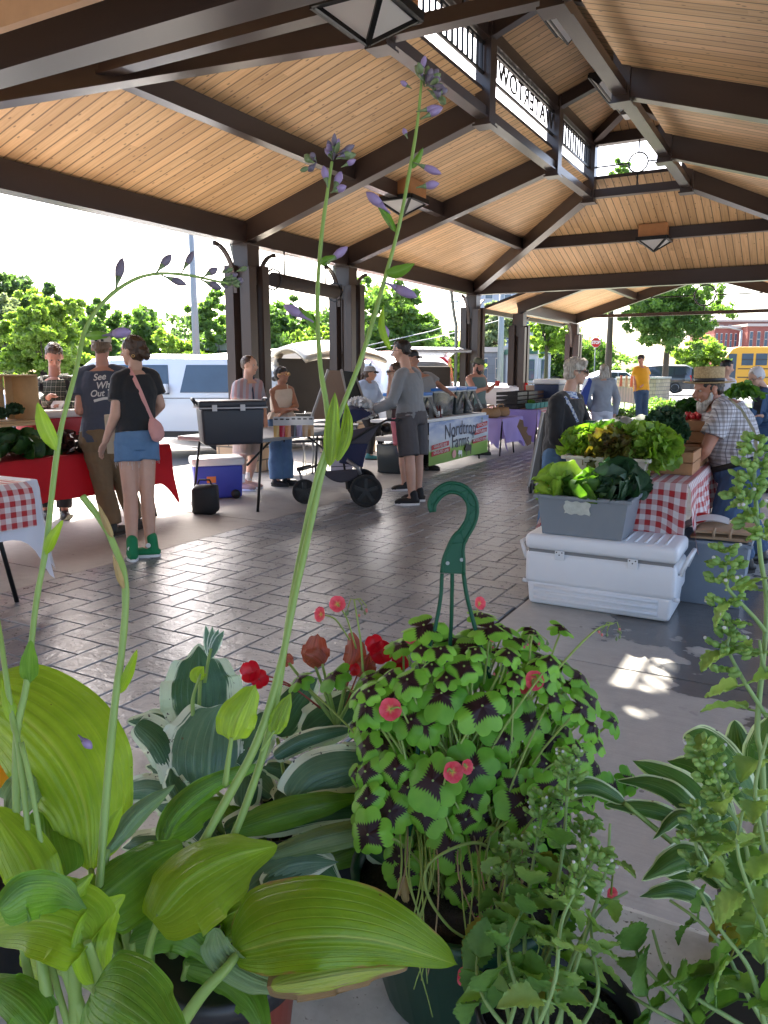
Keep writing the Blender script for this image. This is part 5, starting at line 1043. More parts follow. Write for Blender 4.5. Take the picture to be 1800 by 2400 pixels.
# ---------------------------------------------------------------- people
_tx = {}
def clouds(sz):
    k = round(sz, 3)
    if k not in _tx: t = bpy.data.textures.new('clouds', 'CLOUDS'); t.noise_scale = sz; t.noise_depth = 2; _tx[k] = t
    return _tx[k]
def remesh(mb, vox, name, mt, parent, smooth=4, disp=0, dsz=.08):
    me = mb.mesh('tmp'); o = bpy.data.objects.new('tmp', me); C.objects.link(o)
    md = o.modifiers.new('r', 'REMESH'); md.mode = 'VOXEL'; md.voxel_size = vox; md.adaptivity = 0
    if disp: d = o.modifiers.new('d', 'DISPLACE'); d.texture = clouds(dsz); d.strength = disp; d.texture_coords = 'GLOBAL'; d.mid_level = .5
    if smooth: sm = o.modifiers.new('s', 'SMOOTH'); sm.iterations = smooth; sm.factor = .5
    dg = bpy.context.evaluated_depsgraph_get(); dg.update(); out = bpy.data.meshes.new_from_object(o.evaluated_get(dg)); bpy.data.objects.remove(o); bpy.data.meshes.remove(me)
    out.polygons.foreach_set('use_smooth', [True]*len(out.polygons)); return add(name, out, mt, parent)
def caps(m, p, q, r1, r2, n=12):
    p, q = Vector(p), Vector(q); d = q-p; L = d.length
    if L < 1e-6: m.ball(p, r1); return
    d.normalize(); pts = []; rs = []
    for a in (80, 55, 25): a = R_(a); pts.append(p-d*r1*math.sin(a)); rs.append(r1*math.cos(a))
    for k in range(5): pts.append(p.lerp(q, k/4)); rs.append(r1+(r2-r1)*k/4)
    for a in (25, 55, 80): a = R_(a); pts.append(q+d*r2*math.sin(a)); rs.append(r2*math.cos(a))
    m.tube(pts, rs, n)
def loft(m, rings, n=22):      # rings: (centre, lateral, forward, a, b)
    b = len(m.v)
    for c, X, Y, a, bb in rings:
        for k in range(n):
            t = 2*math.pi*k/n; cx, sy = math.cos(t), math.sin(t); m.v.append(tuple(c+X*(a*math.copysign(abs(cx)**.85, cx))+Y*(bb*math.copysign(abs(sy)**.85, sy))))
    for i in range(len(rings)-1):
        for k in range(n): m.face((b+i*n+k, b+i*n+(k+1) % n, b+(i+1)*n+(k+1) % n, b+(i+1)*n+k), sm=True)
    m.face([b+k for k in range(n)][::-1]); m.face([b+(len(rings)-1)*n+k for k in range(n)])
def hand(m, w, d, s, side=1, curl=.5, hint=None):
    d = Vector(d).normalized(); x, y, _ = frame(d, hint or ZU)      # x across the palm, y out of its back
    m.tube([w-d*.01*s, w+d*.03*s, w+d*.075*s, w+d*.088*s], [.022*s, .030*s, .034*s, .028*s], 10, flat=.48, hint=hint or ZU)
    for k, ln in enumerate((.062, .074, .070, .054)):
        b = w+d*.082*s+x*((k-1.5)*.0165*s); a = b; dr = d
        for j in range(3):
            dr = (dr - y*(curl*.55*(j+.5))).normalized(); e = a+dr*(ln*s*(.45, .32, .25)[j]); caps(m, a, e, (.0080-.0008*j)*s, (.0074-.0009*j)*s, 7); a = e
    b = w+d*.025*s+x*(side*.026*s); t1 = b+(d*.6+x*side*.65-y*.25).normalized()*.035*s; caps(m, b, t1, .0115*s, .0095*s, 8); caps(m, t1, t1+(d*.9+x*side*.15-y*.4*curl).normalized()*.032*s, .0095*s, .008*s, 8)
HAIRS = {}
def hairmat(n, c):
    if n not in HAIRS:
        s = NT('hair '+n); o = s.sep(s.coord('Object')); q = s.noise(s.comb(s.math('MULTIPLY', o[0], 60.0), s.math('MULTIPLY', o[1], 60.0), s.math('MULTIPLY', o[2], 9.0)), 1.5, 4); s.col(s.ramp(q, [(.3, tuple(x*.55 for x in c)), (.7, tuple(x*1.35 for x in c))])); s.b.inputs['Roughness'].default_value = .45; s.bump(q, .6, .01); HAIRS[n] = s.m
    return HAIRS[n]
EYEW = mat('eye white', (.36, .33, .31), .4, 0, 0); EYED = mat('dark iris', (.02, .012, .008), .15, 0, 0); LIP = mat('lips', (.42, .14, .11), .45, 0, .1, 60); LENS = mat('dark lens', (.006, .006, .008), .08, 0, 0)
class Person:
    def __init__(s, label, D, H, J, face, up=ZU, sk=(.52, .29, .20), skn='skin', bulk=1.0, sit=False, toes=None, hc=(.5, .5), belly=1.0, noleg=False, shrug=1.0):
        s.D = D; s.s = H/1.75; k = s.s; s.vox = max(.007, D*.0012); s.b = bulk; s.belly = belly
        P_ = {}
        for n, v in J.items():
            d = D+(v[2] if len(v) > 2 else 0); P_[n] = at(v[0], v[1], d)
            if n in ('aL', 'aR') and not sit: P_[n].z = .085*k
        s.P = P_; hm = (P_['hL']+P_['hR'])/2; sm = (P_['sL']+P_['sR'])/2; s.hm, s.sm = hm, sm
        s.root = thing('person', label, 'person', (hm.x, hm.y, 0)); s.f = Vector(face).normalized(); s.skin = skin(sk, skn)
        s.hu = (Vector(up) - s.f*Vector(up).dot(s.f)).normalized() if True else up; s.hr = s.f.cross(s.hu).normalized(); s.hd = P_['head']
        up_ = (sm-hm).normalized(); lat = (P_['sR']-P_['sL']).normalized(); latH = (P_['hR']-P_['hL']).normalized(); s.up_ = up_
        fwd = lat.cross(up_).normalized()
        if fwd.dot(s.f) < 0 and abs(fwd.dot(s.f)) > .2: pass
        s.lat, s.latH, s.fw = lat, latH, fwd; sw = max((P_['sR']-P_['sL']).length/2, .10*k)
        def rings(g=0, lo=0., hi=1.06):
            R = []; T = [(-.12, .13, .10), (0, .165, .118), (.18, .160, .115), (.38, .140, .105*belly), (.58, .150, .115), (.78, .165, .118), (.92, sw/k+.01, .10), (1.0, sw/k*.86, .082), (1.06, .075, .065)]
            for t, a, b in T:
                if t < lo-1e-6 or t > hi+1e-6: continue
                L = latH.lerp(lat, min(1, max(0, t))).normalized(); F_ = L.cross(up_).normalized(); bb = b*bulk*k; R.append((hm+(sm-hm)*t+up_*(.02 if t > .95 else 0)*k, L, F_, min(a*(bulk if t < .9 else 1), .3)*k+g, bb+g))
            return R
        s.rings = rings; m = MB(); loft(m, rings())
        nb = sm+up_*.03*k; s.nk = nb; caps(m, nb-up_*.03, s.hd-s.hu*.055*k-s.f*.02*k, .058*k, .05*k)
        for a in 'LR':
            sh, e, w_ = P_['s'+a], P_['e'+a], P_['w'+a]; caps(m, sh, e, .050*k*bulk**.5, .040*k); caps(m, e, w_, .040*k, .026*k); caps(m, sh, sm.lerp(sh, .5)+up_*.03*k, .052*k, .05*k)
            h_ = hand(m, w_, (w_-e).normalized()+Vector(s.handdir.get(a, (0, 0, 0))) if hasattr(s, 'handdir') else (w_-e), k, 1 if a == 'L' else -1, hc[0 if a == 'L' else 1])
            if not noleg:
                h, kn, an = P_['h'+a], P_['k'+a], P_['a'+a]; caps(m, h-up_*.02, kn, .085*k*bulk**.5, .056*k); caps(m, kn, kn.lerp(an, .35), .054*k, .056*k); caps(m, kn.lerp(an, .3), an, .056*k, .036*k); t_ = s.toe(a, toes); caps(m, an-ZU*.03*k, an+t_*.11*k-ZU*.045*k, .036*k, .028*k)
        s.toes = toes; s.head(m); s.body = remesh(m, s.vox, 'body', s.skin, s.root, 3)
        c = s.hd
        for sg in (-1, 1):
            e = c+s.f*(.0745*k)+s.hr*(sg*.030*k)+s.hu*.006*k; m = MB(); m.ball(e, .0125*k, .009*k, .0062*k, 10, s.hr, s.f, s.hu); o = m.build('eye', EYEW, s.root); m = MB(); m.ball(e+s.f*.0055*k, .0056*k, .005*k, .0056*k, 8, s.hr, s.f, s.hu); m.build('iris', EYED, o)
        m = MB(); m.tube([c+s.f*.0865*k+s.hr*(x*.022*k)-s.hu*(.050+.003*abs(x))*k-s.f*.006*abs(x)*k for x in (-1, -.4, .4, 1)], [.003*k, .0065*k, .0065*k, .003*k], 6, flat=.8); m.build('lips', LIP, s.root)
    def toe(s, a, toes):
        d = Vector((toes or {}).get(a, s.f)); d = Vector((d.x, d.y, 0)); return d.normalized()
    def head(s, m):
        c, k, f, r, u = s.hd, s.s, s.f, s.hr, s.hu; B = lambda o, rx, ry, rz, n=18: m.ball(c+f*o[0]*k+r*o[1]*k+u*o[2]*k, rx*k, ry*k, rz*k, n, r, f, u)
        B((-.008, 0, .028), .074, .094, .088); B((.026, 0, -.028), .057, .058, .072); B((.052, 0, -.086), .026, .024, .020); B((.030, 0, -.070), .046, .045, .030); B((.055, 0, .040), .052, .028, .035)
        for sg in (-1, 1): B((-.002, sg*.076, -.006), .008, .018, .030, 10); B((.070, sg*.030, .024), .024, .012, .008, 8); B((.058, sg*.034, -.022), .022, .018, .018, 8)
        N = lambda a, b, c_: c+f*a*k+r*b*k+u*c_*k
        m.tube([N(.078, 0, .022), N(.092, 0, .0), N(.106, 0, -.020), N(.100, 0, -.030), N(.080, 0, -.032)], [.006*k, .009*k, .013*k, .014*k, .006*k], 8); B((.072, 0, -.052), .024, .014, .014, 8)
    def hair(s, kind, hm_, extra=()):
        c, k, f, r, u = s.hd, s.s, s.f, s.hr, s.hu; m = MB(); B = lambda o, rx, ry, rz, n=18: m.ball(c+f*o[0]*k+r*o[1]*k+u*o[2]*k, rx*k, ry*k, rz*k, n, r, f, u)
        if kind == 'short': B((-.020, 0, .040), .079, .094, .088); B((.015, 0, .085), .06, .065, .035); B((-.055, 0, -.005), .068, .05, .06)
        if kind == 'crop': B((-.016, 0, .038), .0775, .094, .084); B((-.050, 0, .0), .068, .05, .05)
        if kind == 'fringe': B((-.015, 0, .045), .084, .10, .09); B((-.045, 0, -.02), .076, .062, .065); B((.04, .03, .085), .05, .055, .035); B((.055, .02, .065), .045, .035, .025)
        if kind in ('bun', 'pony', 'long'): B((-.018, 0, .040), .080, .096, .088); B((-.045, 0, -.01), .074, .062, .07)
        if kind == 'bun': B((-.125, 0, -.03), .036, .032, .036)
        if kind == 'pony': m.tube([c-f*.10*k+u*.02*k, c-f*.14*k-u*.02*k, c-f*.14*k-u*.09*k, c-f*.11*k-u*.16*k], [.02*k, .03*k, .028*k, .01*k], 8)
        if kind == 'long':
            for x in (-.05, -.02, .02, .05): m.tube([c+r*x*k-f*.03*k+u*.04*k, c+r*x*1.5*k-f*.05*k-u*.06*k, c+r*x*1.7*k-f*.05*k-u*.15*k, c+r*x*1.5*k-f*.04*k-u*.19*k], [.04*k, .042*k, .038*k, .015*k], 8)
        for (o, q) in extra: B(o, *q)
        return remesh(m, max(.006, s.vox*.8), 'hair', hm_, s.root, 2, .022*k, .03)
    def beard(s, mt, ln=.0, full=True):
        c, k, f, r, u = s.hd, s.s, s.f, s.hr, s.hu; m = MB(); B = lambda o, rx, ry, rz, n=14: m.ball(c+f*o[0]*k+r*o[1]*k+u*o[2]*k, rx*k, ry*k, rz*k, n, r, f, u)
        B((.048, 0, -.088-ln*.5), .046, .040, .036+ln*.5)
        for sg in (-1, 1): m.tube([c+f*.01*k+r*sg*.068*k-u*.01*k, c+f*.02*k+r*sg*.062*k-u*.06*k, c+f*.05*k+r*sg*.04*k-u*.09*k], [.012*k, .018*k, .022*k], 8)
        if full: m.tube([c+f*.075*k+r*x*k-u*(.045+abs(x)*.3)*k for x in (-.035, 0, .035)], [.007*k, .009*k, .007*k], 6)
        return remesh(m, max(.006, s.vox*.7), 'beard', mt, s.root, 1, .02*k, .02)
    def top(s, mt, sleeve=.5, lo=0., g=.014, disp=.012, hem=0, neck=1.045, name='shirt', sl2=None):
        m = MB(); k = s.s; P_ = s.P; R = s.rings(g, lo, 1.0); R.append((s.nk-s.up_*.015*k, s.lat, s.fw, .068*k+g, .060*k+g))
        if hem: c, X, Y, a, b = R[0]; R.insert(0, (c-s.up_*hem, X, Y, a+.004, b+.004))
        loft(m, R)
        for i, a in enumerate('LR'):
            sh, e, w_ = P_['s'+a], P_['e'+a], P_['w'+a]; sv = sleeve if i == 0 or sl2 is None else sl2
            if sv > 0:
                caps(m, sh, sm_(s, sh), .052*k+g, .050*k+g) if False else caps(m, sh, s.sm.lerp(sh, .5)+s.up_*.025*k, .055*k+g, .05*k+g)
                if sv <= .55: q = sh.lerp(e, sv*1.25); m.tube([sh, sh.lerp(q, .5), q], [.052*k+g, .052*k+g*1.2, .050*k+g*1.6], 14)
                else: caps(m, sh, e, .052*k+g, .043*k+g); q = e.lerp(w_, (sv-.55)/.45*.97); m.tube([e, e.lerp(q, .5), q], [.043*k+g, .038*k+g, .031*k+g*.8], 14)
        s.shirt = remesh(m, s.vox, name, mt, s.root, 3, disp, .09); return s.shirt
    def bottom(s, mt, length=1.0, g=.014, disp=.012, flare=1.0, name='trousers'):
        m = MB(); k = s.s; P_ = s.P; loft(m, s.rings(g, -.12, .18))
        for a in 'LR':
            h, kn, an = P_['h'+a], P_['k'+a], P_['a'+a]
            if length <= .5: q = h.lerp(kn, length*2*.98); m.tube([h+s.up_*.02, h.lerp(q, .5), q], [.090*k*s.b**.5+g, .088*k*s.b**.5+g, (.080*k+g)*flare], 16)
            else: caps(m, h-s.up_*.02, kn, .088*k*s.b**.5+g, .060*k+g); q = kn.lerp(an, (length-.5)*2*.97); m.tube([kn, kn.lerp(q, .4), q], [.060*k+g, .058*k*flare+g, .048*k*flare+g], 14); 
        s.trousers = remesh(m, s.vox, name, mt, s.root, 3, disp, .07); return s.trousers
    def shoes(s, mt, sole=None, high=0, name='shoe'):
        k = s.s
        for a in 'LR':
            an = s.P['a'+a]; t = s.toe(a, s.toes); x = t.cross(ZU); z0 = an.z-.085*k; g = Vector((an.x, an.y, z0)); m = MB()
            m.tube([g-t*.075*k+ZU*.035*k, g-t*.03*k+ZU*.045*k, g+t*.06*k+ZU*.042*k, g+t*.13*k+ZU*.034*k, g+t*.175*k+ZU*.026*k], [.026*k, .042*k, .046*k, .044*k, .022*k], 14, flat=.82, hint=ZU); caps(m, g+ZU*.05*k-t*.02*k, g+ZU*(.085+high)*k-t*.012*k, .045*k, .044*k)
            o = remesh(m, max(.006, s.vox*.8), name, mt, s.root, 2); m = MB()
            n = 20; pts = [g+t*(.05+.128*math.cos(2*math.pi*i/n))*k+x*(.047*math.sin(2*math.pi*i/n))*k+ZU*.001 for i in range(n)]; m.prism(pts, ZU*.022*k); m.build('sole', sole or WH, o)
    def cap(s, mt, back=False, brim=None):
        c, k, f, r, u = s.hd, s.s, s.f, s.hr, s.hu; m = MB(); n = 22; b = len(m.v); prof = [(1.0, 0), (1.0, .25), (.93, .55), (.75, .82), (.4, .97), (.02, 1.0)]
        for q, z in prof:
            for i in range(n): a = 2*math.pi*i/n; m.v.append(tuple(c-f*.010*k+r*(.083*q*k*math.cos(a))+f*(.103*q*k*math.sin(a))+u*(.045+.088*z)*k))
        for j in range(len(prof)-1):
            for i in range(n): m.face((j*n+i, j*n+(i+1) % n, (j+1)*n+(i+1) % n, (j+1)*n+i), sm=True)
        o = m.build('cap', mt, s.root); d = -f if back else f; m = MB(); m.grid(lambda U, v: c+d*(.082+.075*v*math.sin(math.pi*(.15+.7*U)))*k+r*((U-.5)*.150*(1-.25*v))*k+u*(.052-.02*v-.05*(U-.5)**2*2)*k, 10, 5)
        h = m.build('brim', brim or mt, o); md = h.modifiers.new('s', 'SOLIDIFY'); md.thickness = .004; return o
    def glasses(s, dark=True, mt=None):
        c, k, f, r, u = s.hd, s.s, s.f, s.hr, s.hu; m = MB()
        for sg in (-1, 1):
            e = c+f*.098*k+r*sg*.033*k+u*.008*k
            if dark: m.ball(e, .029*k, .010*k, .021*k, 12, r, f, u)
            else: m.ring(e, .023*k, .002*k, r, u, 14, 5)
            m.tube([e+r*sg*.027*k, c+f*.06*k+r*sg*.078*k+u*.012*k, c-f*.01*k+r*sg*.081*k+u*.010*k], (.0045 if dark else .002)*k, 6)
        m.tube([c+f*.104*k+r*.012*k+u*.012*k, c+f*.104*k-r*.012*k+u*.012*k], .0025*k, 5); m.build('sunglasses' if dark else 'glasses', mt or LENS, s.root)
    def bvh(s, o): 
        me = o.data; return BVHTree.FromPolygons([v.co[:] for v in me.vertices], [p.vertices[:] for p in me.polygons])
    def drape(s, px, o, w_, th=.004, name='strap', mt=None, parent=None, off=.004):
        """strap laid on a garment, passing the given points of it"""
        bv = s.bvh(o); P_ = []
        full = []
        for a, b in zip(px[:-1], px[1:]):
            n = max(2, int(math.hypot(b[0]-a[0], b[1]-a[1])/6))
            full += [(a[0]+(b[0]-a[0])*i/n, a[1]+(b[1]-a[1])*i/n) for i in range(n)]
        full.append(px[-1]); last = s.D
        for x, y in full:
            d = ray(x, y).normalized(); h = bv.ray_cast(EYE, d)
            if h[0] is not None: P_.append(h[0]-d*off); last = dep(h[0])
            else: P_.append(at(x, y, last)-d*off)
        m = MB()
        for _ in range(2): P_ = [P_[0]]+[(P_[i-1]+P_[i]*2+P_[i+1])/4 for i in range(1, len(P_)-1)]+[P_[-1]]
        b = 0
        for i, p in enumerate(P_):
            t = (P_[min(i+1, len(P_)-1)]-P_[max(i-1, 0)]).normalized(); v = (p-EYE).normalized(); x = t.cross(v).normalized()
            for o_ in (-1, 1): m.v.append(tuple(p+x*(o_*w_/2)+v*th)); m.v.append(tuple(p+x*(o_*w_/2)-v*th*.2))
        for i in range(len(P_)-1):
            a, c_ = i*4, (i+1)*4
            for q in ((1, 3), (3, 2), (0, 1), (2, 0)): m.face((a+q[0], a+q[1], c_+q[1], c_+q[0]), sm=False)
        return m.build(name, mt, parent or s.root)
    def print_on(s, txt, x, y, size, o, mt, shear=.25, sx=1, off=.004, arc=0, rot=0):
        bv = s.bvh(o); me = text_mesh(txt, size, 0, shear, .0015); c = at(x, y, s.D); 
        for v in me.vertices:
            a, b = v.co.x*sx, v.co.y-arc*v.co.x**2; a, b = a*math.cos(rot)-b*math.sin(rot), a*math.sin(rot)+b*math.cos(rot); p = c+RT*a+ZU*b; d = (p-EYE).normalized(); h = bv.ray_cast(EYE, d); v.co = (h[0] if h[0] is not None else p)-d*off
        return add('shirt_print', me, mt, o) if False else add('shirt_print', me, mt, s.root)

def cotton(n, c, r=.8): return mat(n, c, r, 0, .08, 9, .12, 30, sheen=.2)
HB = hairmat('brown', (.06, .032, .018)); HD = hairmat('dark brown', (.022, .014, .010)); HBK = hairmat('black', (.010, .009, .010)); HG = hairmat('grey', (.42, .38, .33)); HW = hairmat('white grey', (.5, .47, .42))
DEN = mat('blue denim', (.10, .19, .33), .85, 0, .25, 14, .25, 120); DEND = mat('dark denim', (.045, .085, .16), .85, 0, .3, 10, .25, 110)
# 1 young woman in the black tee
p = Person('young woman in black tee and denim cut-offs, pink bag strap across her back', 5.78, 1.69, dict(head=(311, 824), sL=(281, 890, -.06), sR=(354, 884, .08), eL=(270, 972, -.10), wL=(247, 1034, -.03), eR=(376, 950, .14), wR=(348, 985, .24), hL=(298, 1040, -.02), hR=(342, 1038, .05), kL=(306, 1165), kR=(345, 1160, .05), aL=(310, 1285, -.03), aR=(352, 1268, .08)), -RT*.93+Fh*.30, toes=dict(L=-RT*.35+Fh*.9, R=-RT*.95-Fh*.1), bulk=.92, hc=(.4, .5), skn='skin fair', sk=(.56, .33, .24))
p.hair('bun', HB, [((-.03, 0, .07), (.07, .07, .05)), ((-.09, 0, -.0), (.05, .05, .05)), ((.0, .0, .03), (.078, .05, .08))]); p.top(cotton('black cotton', (.008, .009, .012)), .5, .06, .014, .014); p.bottom(DEN, .17, .015, .01, 1.1, 'shorts'); p.shoes(mat('green canvas', (.005, .20, .07), .7, 0, .05, 20), WH, .075)
PNK = mat('pink strap', (.62, .30, .28), .7, 0, .05, 30); p.drape([(300, 862), (312, 880), (330, 920), (348, 965), (358, 986)], p.shirt, .030, name='bag_strap', mt=PNK)
m = MB(); c = at(366, 1008, 5.72); m.tube([c+ZU*.09-RT*.03, c+ZU*.05-RT*.015, c, c-ZU*.06+RT*.01, c-ZU*.085+RT*.02], [.02, .045, .06, .05, .02], 14, flat=.6, hint=Fh); o = remesh(m, .007, 'belt_bag', PNK, None, 3, .015, .04); tag(o, 'small pink bag hanging at the hip of the woman in the black tee', 'bag')
r_ = random.Random(3)
for a in 'LR':
    m = MB(); h, kn = p.P['h'+a], p.P['k'+a]; q = h.lerp(kn, .34)
    for i in range(26): an = r_.random()*6.28; b = q+RT*(.093*math.cos(an))+Fh*(.093*math.sin(an)); m.tube([b+ZU*.01, b-ZU*(.012+.04*r_.random()**2)+RT*.006*r_.uniform(-1, 1)], .0011, 3)
    m.build('frayed_threads', mat('denim threads', (.55, .55, .55), .9), p.trousers)
for a in 'LR':
    an = p.P['a'+a]; t_ = p.toe(a, p.toes); m = MB(); c_ = an+(-Fh*.052 if a == 'R' else -Fh*.05+RT*.0); m.lathe([(.018, 0), (.018, .004)], c_+ZU*.018, 18, ax=-Fh); m.build('ankle_patch', WH, p.root)
m = MB(); c = at(312, 842, 5.70); m.ring(at(312, 834, 5.70), .010, .0018, RT, ZU, 14, 5); m.build('earring', mat('gold', (.8, .5, .15), .3, 1), p.root)
m = MB(); c = at(257, 1018, 5.9); m.prism([c-RT*.035+ZU*.15, c+RT*.035+ZU*.15, c+RT*.05-ZU*.15, c-RT*.03-ZU*.15], Fh*.06); tag(m.build('tote_bag', mat('natural canvas', (.45, .38, .28), .9, 0, .1, 12, .2, 30), bevel=.006), 'beige canvas tote held between the couple at the red table', 'bag')
# 2 man in the navy printed tee
p = Person('man in navy tee with white script on the back and pale cap, seen from behind', 6.62, 1.80, dict(head=(238, 815), sL=(194, 880, 0), sR=(288, 878, .06), eL=(186, 962, -.08), wL=(225, 985, .22), eR=(374, 952, .02), wR=(318, 988, .26), hL=(224, 1040), hR=(266, 1038, .06), kL=(244, 1148), kR=(292, 1142, .18), aL=(266, 1244), aR=(320, 1228, .28)), Fh*.97-RT*.2, bulk=1.12, skn='skin ruddy', sk=(.50, .24, .17), toes=dict(L=RT*.3+Fh, R=RT*.2+Fh))
p.hair('crop', hairmat('light brown', (.16, .10, .06))); p.cap(mat('cream cap', (.55, .50, .44), .8, 0, .06, 20)); p.top(cotton('navy cotton', (.045, .055, .085)), .5, -.04, .018, .018); p.bottom(mat('khaki trousers', (.16, .105, .055), .85, 0, .1, 9, .2, 25), 1.0, .02, .02, 1.15); p.shoes(mat('dark shoe', (.03, .025, .02), .6), mat('brown sole', (.05, .03, .02), .7))
INK = mat('white shirt ink', (.6, .6, .58), .8, 0, 0)
p.print_on('See', 232, 884, .078, p.shirt, INK, .35, rot=.12); p.print_on("What's", 254, 902, .080, p.shirt, INK, .35, rot=.1); p.print_on('Out There', 254, 921, .078, p.shirt, INK, .35, sx=.95, rot=.06)
p.drape([(220, 940), (245, 933), (282, 934)], p.shirt, .022, .001, 'shirt_print', INK)
k = p.s; m = MB(); c_ = p.hd; m.obox(c_-p.f*.108*k+p.hu*.057*k, p.hr*.035*k, p.f*.004, p.hu*.010*k); m.build('cap_strap', BLACK, p.root)
m = MB(); c = at(196, 1040, 6.75); m.obox(c, RT*.07, Fh*.10, ZU*.035); tag(m.build('cardboard_tray', mat('grey card', (.22, .20, .18), .85), bevel=.01), 'grey cardboard tray at the edge of the red table beside the man', 'tray')
# 3 vendor in plaid
PL1 = plaid('dark green plaid', (.03, .045, .04), (.09, .10, .07), (.45, .43, .36), .045)
p = Person('vendor in dark plaid shirt and braces looking down behind the red table', 7.45, 1.80, dict(head=(127, 836), sL=(92, 902, 0), sR=(166, 897, .02), eL=(84, 958, -.06), wL=(113, 932, -.28), eR=(182, 955, -.05), wR=(150, 950, -.26), hL=(110, 1015), hR=(150, 1015), kL=(108, 1110), kR=(152, 1110), aL=(108, 1215), aR=(152, 1215)), RT*.42-Fh*.80-ZU*.52, bulk=1.05, skn='skin ruddy', sk=(0, 0, 0), hc=(.9, .9))
p.hair('short', HB); p.top(PL1, 1.0, 0, .016, .016); p.bottom(mat('black trousers', (.012, .013, .016), .8), 1.0, .02); p.shoes(BLACK, BLACK)
p.drape([(103, 872), (100, 905), (97, 955), (98, 990)], p.shirt, .06, .003, 'brace', mat('black braces', (.008, .009, .014), .7)); p.drape([(152, 875), (158, 905), (160, 955), (158, 990)], p.shirt, .06, .003, 'brace', mat('black braces', (0, 0, 0)))
m = MB(); c = at(135, 948, 7.1); m.obox(c, RT*.05, Fh*.035+ZU*.02, ZU*.012); tag(m.build('note_paper', PAPW), 'small white paper held in the plaid vendor\'s hands', 'paper')
# 5 young man in striped shirt
p = Person('young man in grey and pink striped shirt standing by the charcoal ice chest', 9.18, 1.80, dict(head=(585, 857), sL=(558, 905, -.12), sR=(604, 902, .14), eL=(552, 955, -.16), wL=(566, 1000, -.2), eR=(616, 958, .14), wR=(624, 998, -.02), hL=(568, 1012, -.05), hR=(598, 1012, .08), kL=(566, 1078, -.08), kR=(592, 1078, .1), aL=(566, 1130, -.05), aR=(582, 1128, .12)), RT*.93-Fh*.36, skn='skin fair', sk=(0, 0, 0), hc=(.4, .4), toes=dict(L=RT-Fh*.3, R=RT-Fh*.2))
p.hair('crop', HB); p.top(stripes('grey pink stripes', (.36, .36, .42), (.42, .26, .27), .05, (RT.x*.8, RT.y*.8, 0)), .5, 0, .016); p.bottom(mat('tan shorts', (.36, .28, .24), .85, 0, .08, 8, .2, 30), .42, .018, .01, 1.1, 'shorts'); p.shoes(mat('dusty pink suede', (.42, .27, .24), .8), WHITEP, .01)
NV = mat('navy trim', (.02, .03, .06), .8); p.drape([(574, 878), (584, 888), (592, 890), (596, 884)], p.shirt, .022, .004, 'collar', NV); p.drape([(588, 890), (591, 915), (593, 938)], p.shirt, .035, .003, 'placket', NV)
for a in 'LR': m = MB(); an = p.P['a'+a]; m.tube([an+ZU*.01, an+ZU*.11], [.042, .048], 12); m.build('sock', WH, p.root)
# 6 woman in cream top
p = Person('black haired woman in cream top with folded arms beside the drink pouches', 9.45, 1.62, dict(head=(660, 880), sL=(640, 918, -.06), sR=(681, 914, .08), eL=(648, 962, -.10), wL=(680, 960, -.20), eR=(694, 952, .02), wR=(668, 966, -.16), hL=(643, 990, -.03), hR=(670, 988, .06), kL=(645, 1058), kR=(670, 1056, .06), aL=(648, 1128), aR=(672, 1124, .08)), RT*.88-Fh*.42+ZU*.12, bulk=.9, skn='skin tan', sk=(.38, .19, .12), toes=dict(L=RT-Fh*.3, R=RT-Fh*.2))
p.hair('bun', HBK, [((.03, 0, .06), (.07, .06, .05))]); p.glasses(False, mat('gold', (0, 0, 0))); CR_ = mat('cream gauze', (.66, .58, .48), .9, 0, .06, 20, .3, 40); p.top(CR_, 0, .28, .012, .012); p.bottom(DEN, 1.0, .016, .02, 1.5); p.shoes(BLACK, BLACK)
m = MB(); c0 = p.hm.lerp(p.sm, .30); m.grid(lambda u, v: c0+p.lat*((.14+.05*v+.012*math.sin(u*60))*math.cos(u*6.283))+p.fw*((.11+.05*v+.012*math.sin(u*60))*math.sin(u*6.283))-ZU*(.085*v-.02), 60, 5); m.build('ruffle', CR_, p.root)
for sg, x in ((-1, 648), (1, 673)): p.drape([(x, 900), (x+sg*2, 912), (x+sg*1, 922)], p.body, .014, .003, 'shoulder_strap', CR_)
# 7 woman in grey cap
p = Person('woman in grey cap and pale blue sweatshirt, hand on hip, behind the stroller', 12.3, 1.66, dict(head=(868, 876), sL=(846, 904, -.08), sR=(874, 902, .14), eL=(824, 930, -.12), wL=(850, 948, -.10), eR=(888, 930, .14), wR=(870, 950, -.02), hL=(852, 962, -.04), hR=(872, 962, .08), kL=(872, 1015, -.02), kR=(888, 1015, .08), aL=(866, 1070, -.02), aR=(898, 1068, .1)), RT*.96-Fh*.15, skn='skin tan', sk=(0, 0, 0))
p.hair('pony', HB); p.cap(mat('grey cap cloth', (.28, .28, .29), .85, 0, .05, 20), brim=mat('black cap cloth', (.02, .02, .02), .8)); p.top(cotton('pale blue fleece', (.38, .48, .66)), 1.0, -.02, .028, .02); p.bottom(mat('black trousers', (0, 0, 0)), 1.0, .008); p.shoes(mat('teal shoe', (.03, .18, .20), .6), BLACK)
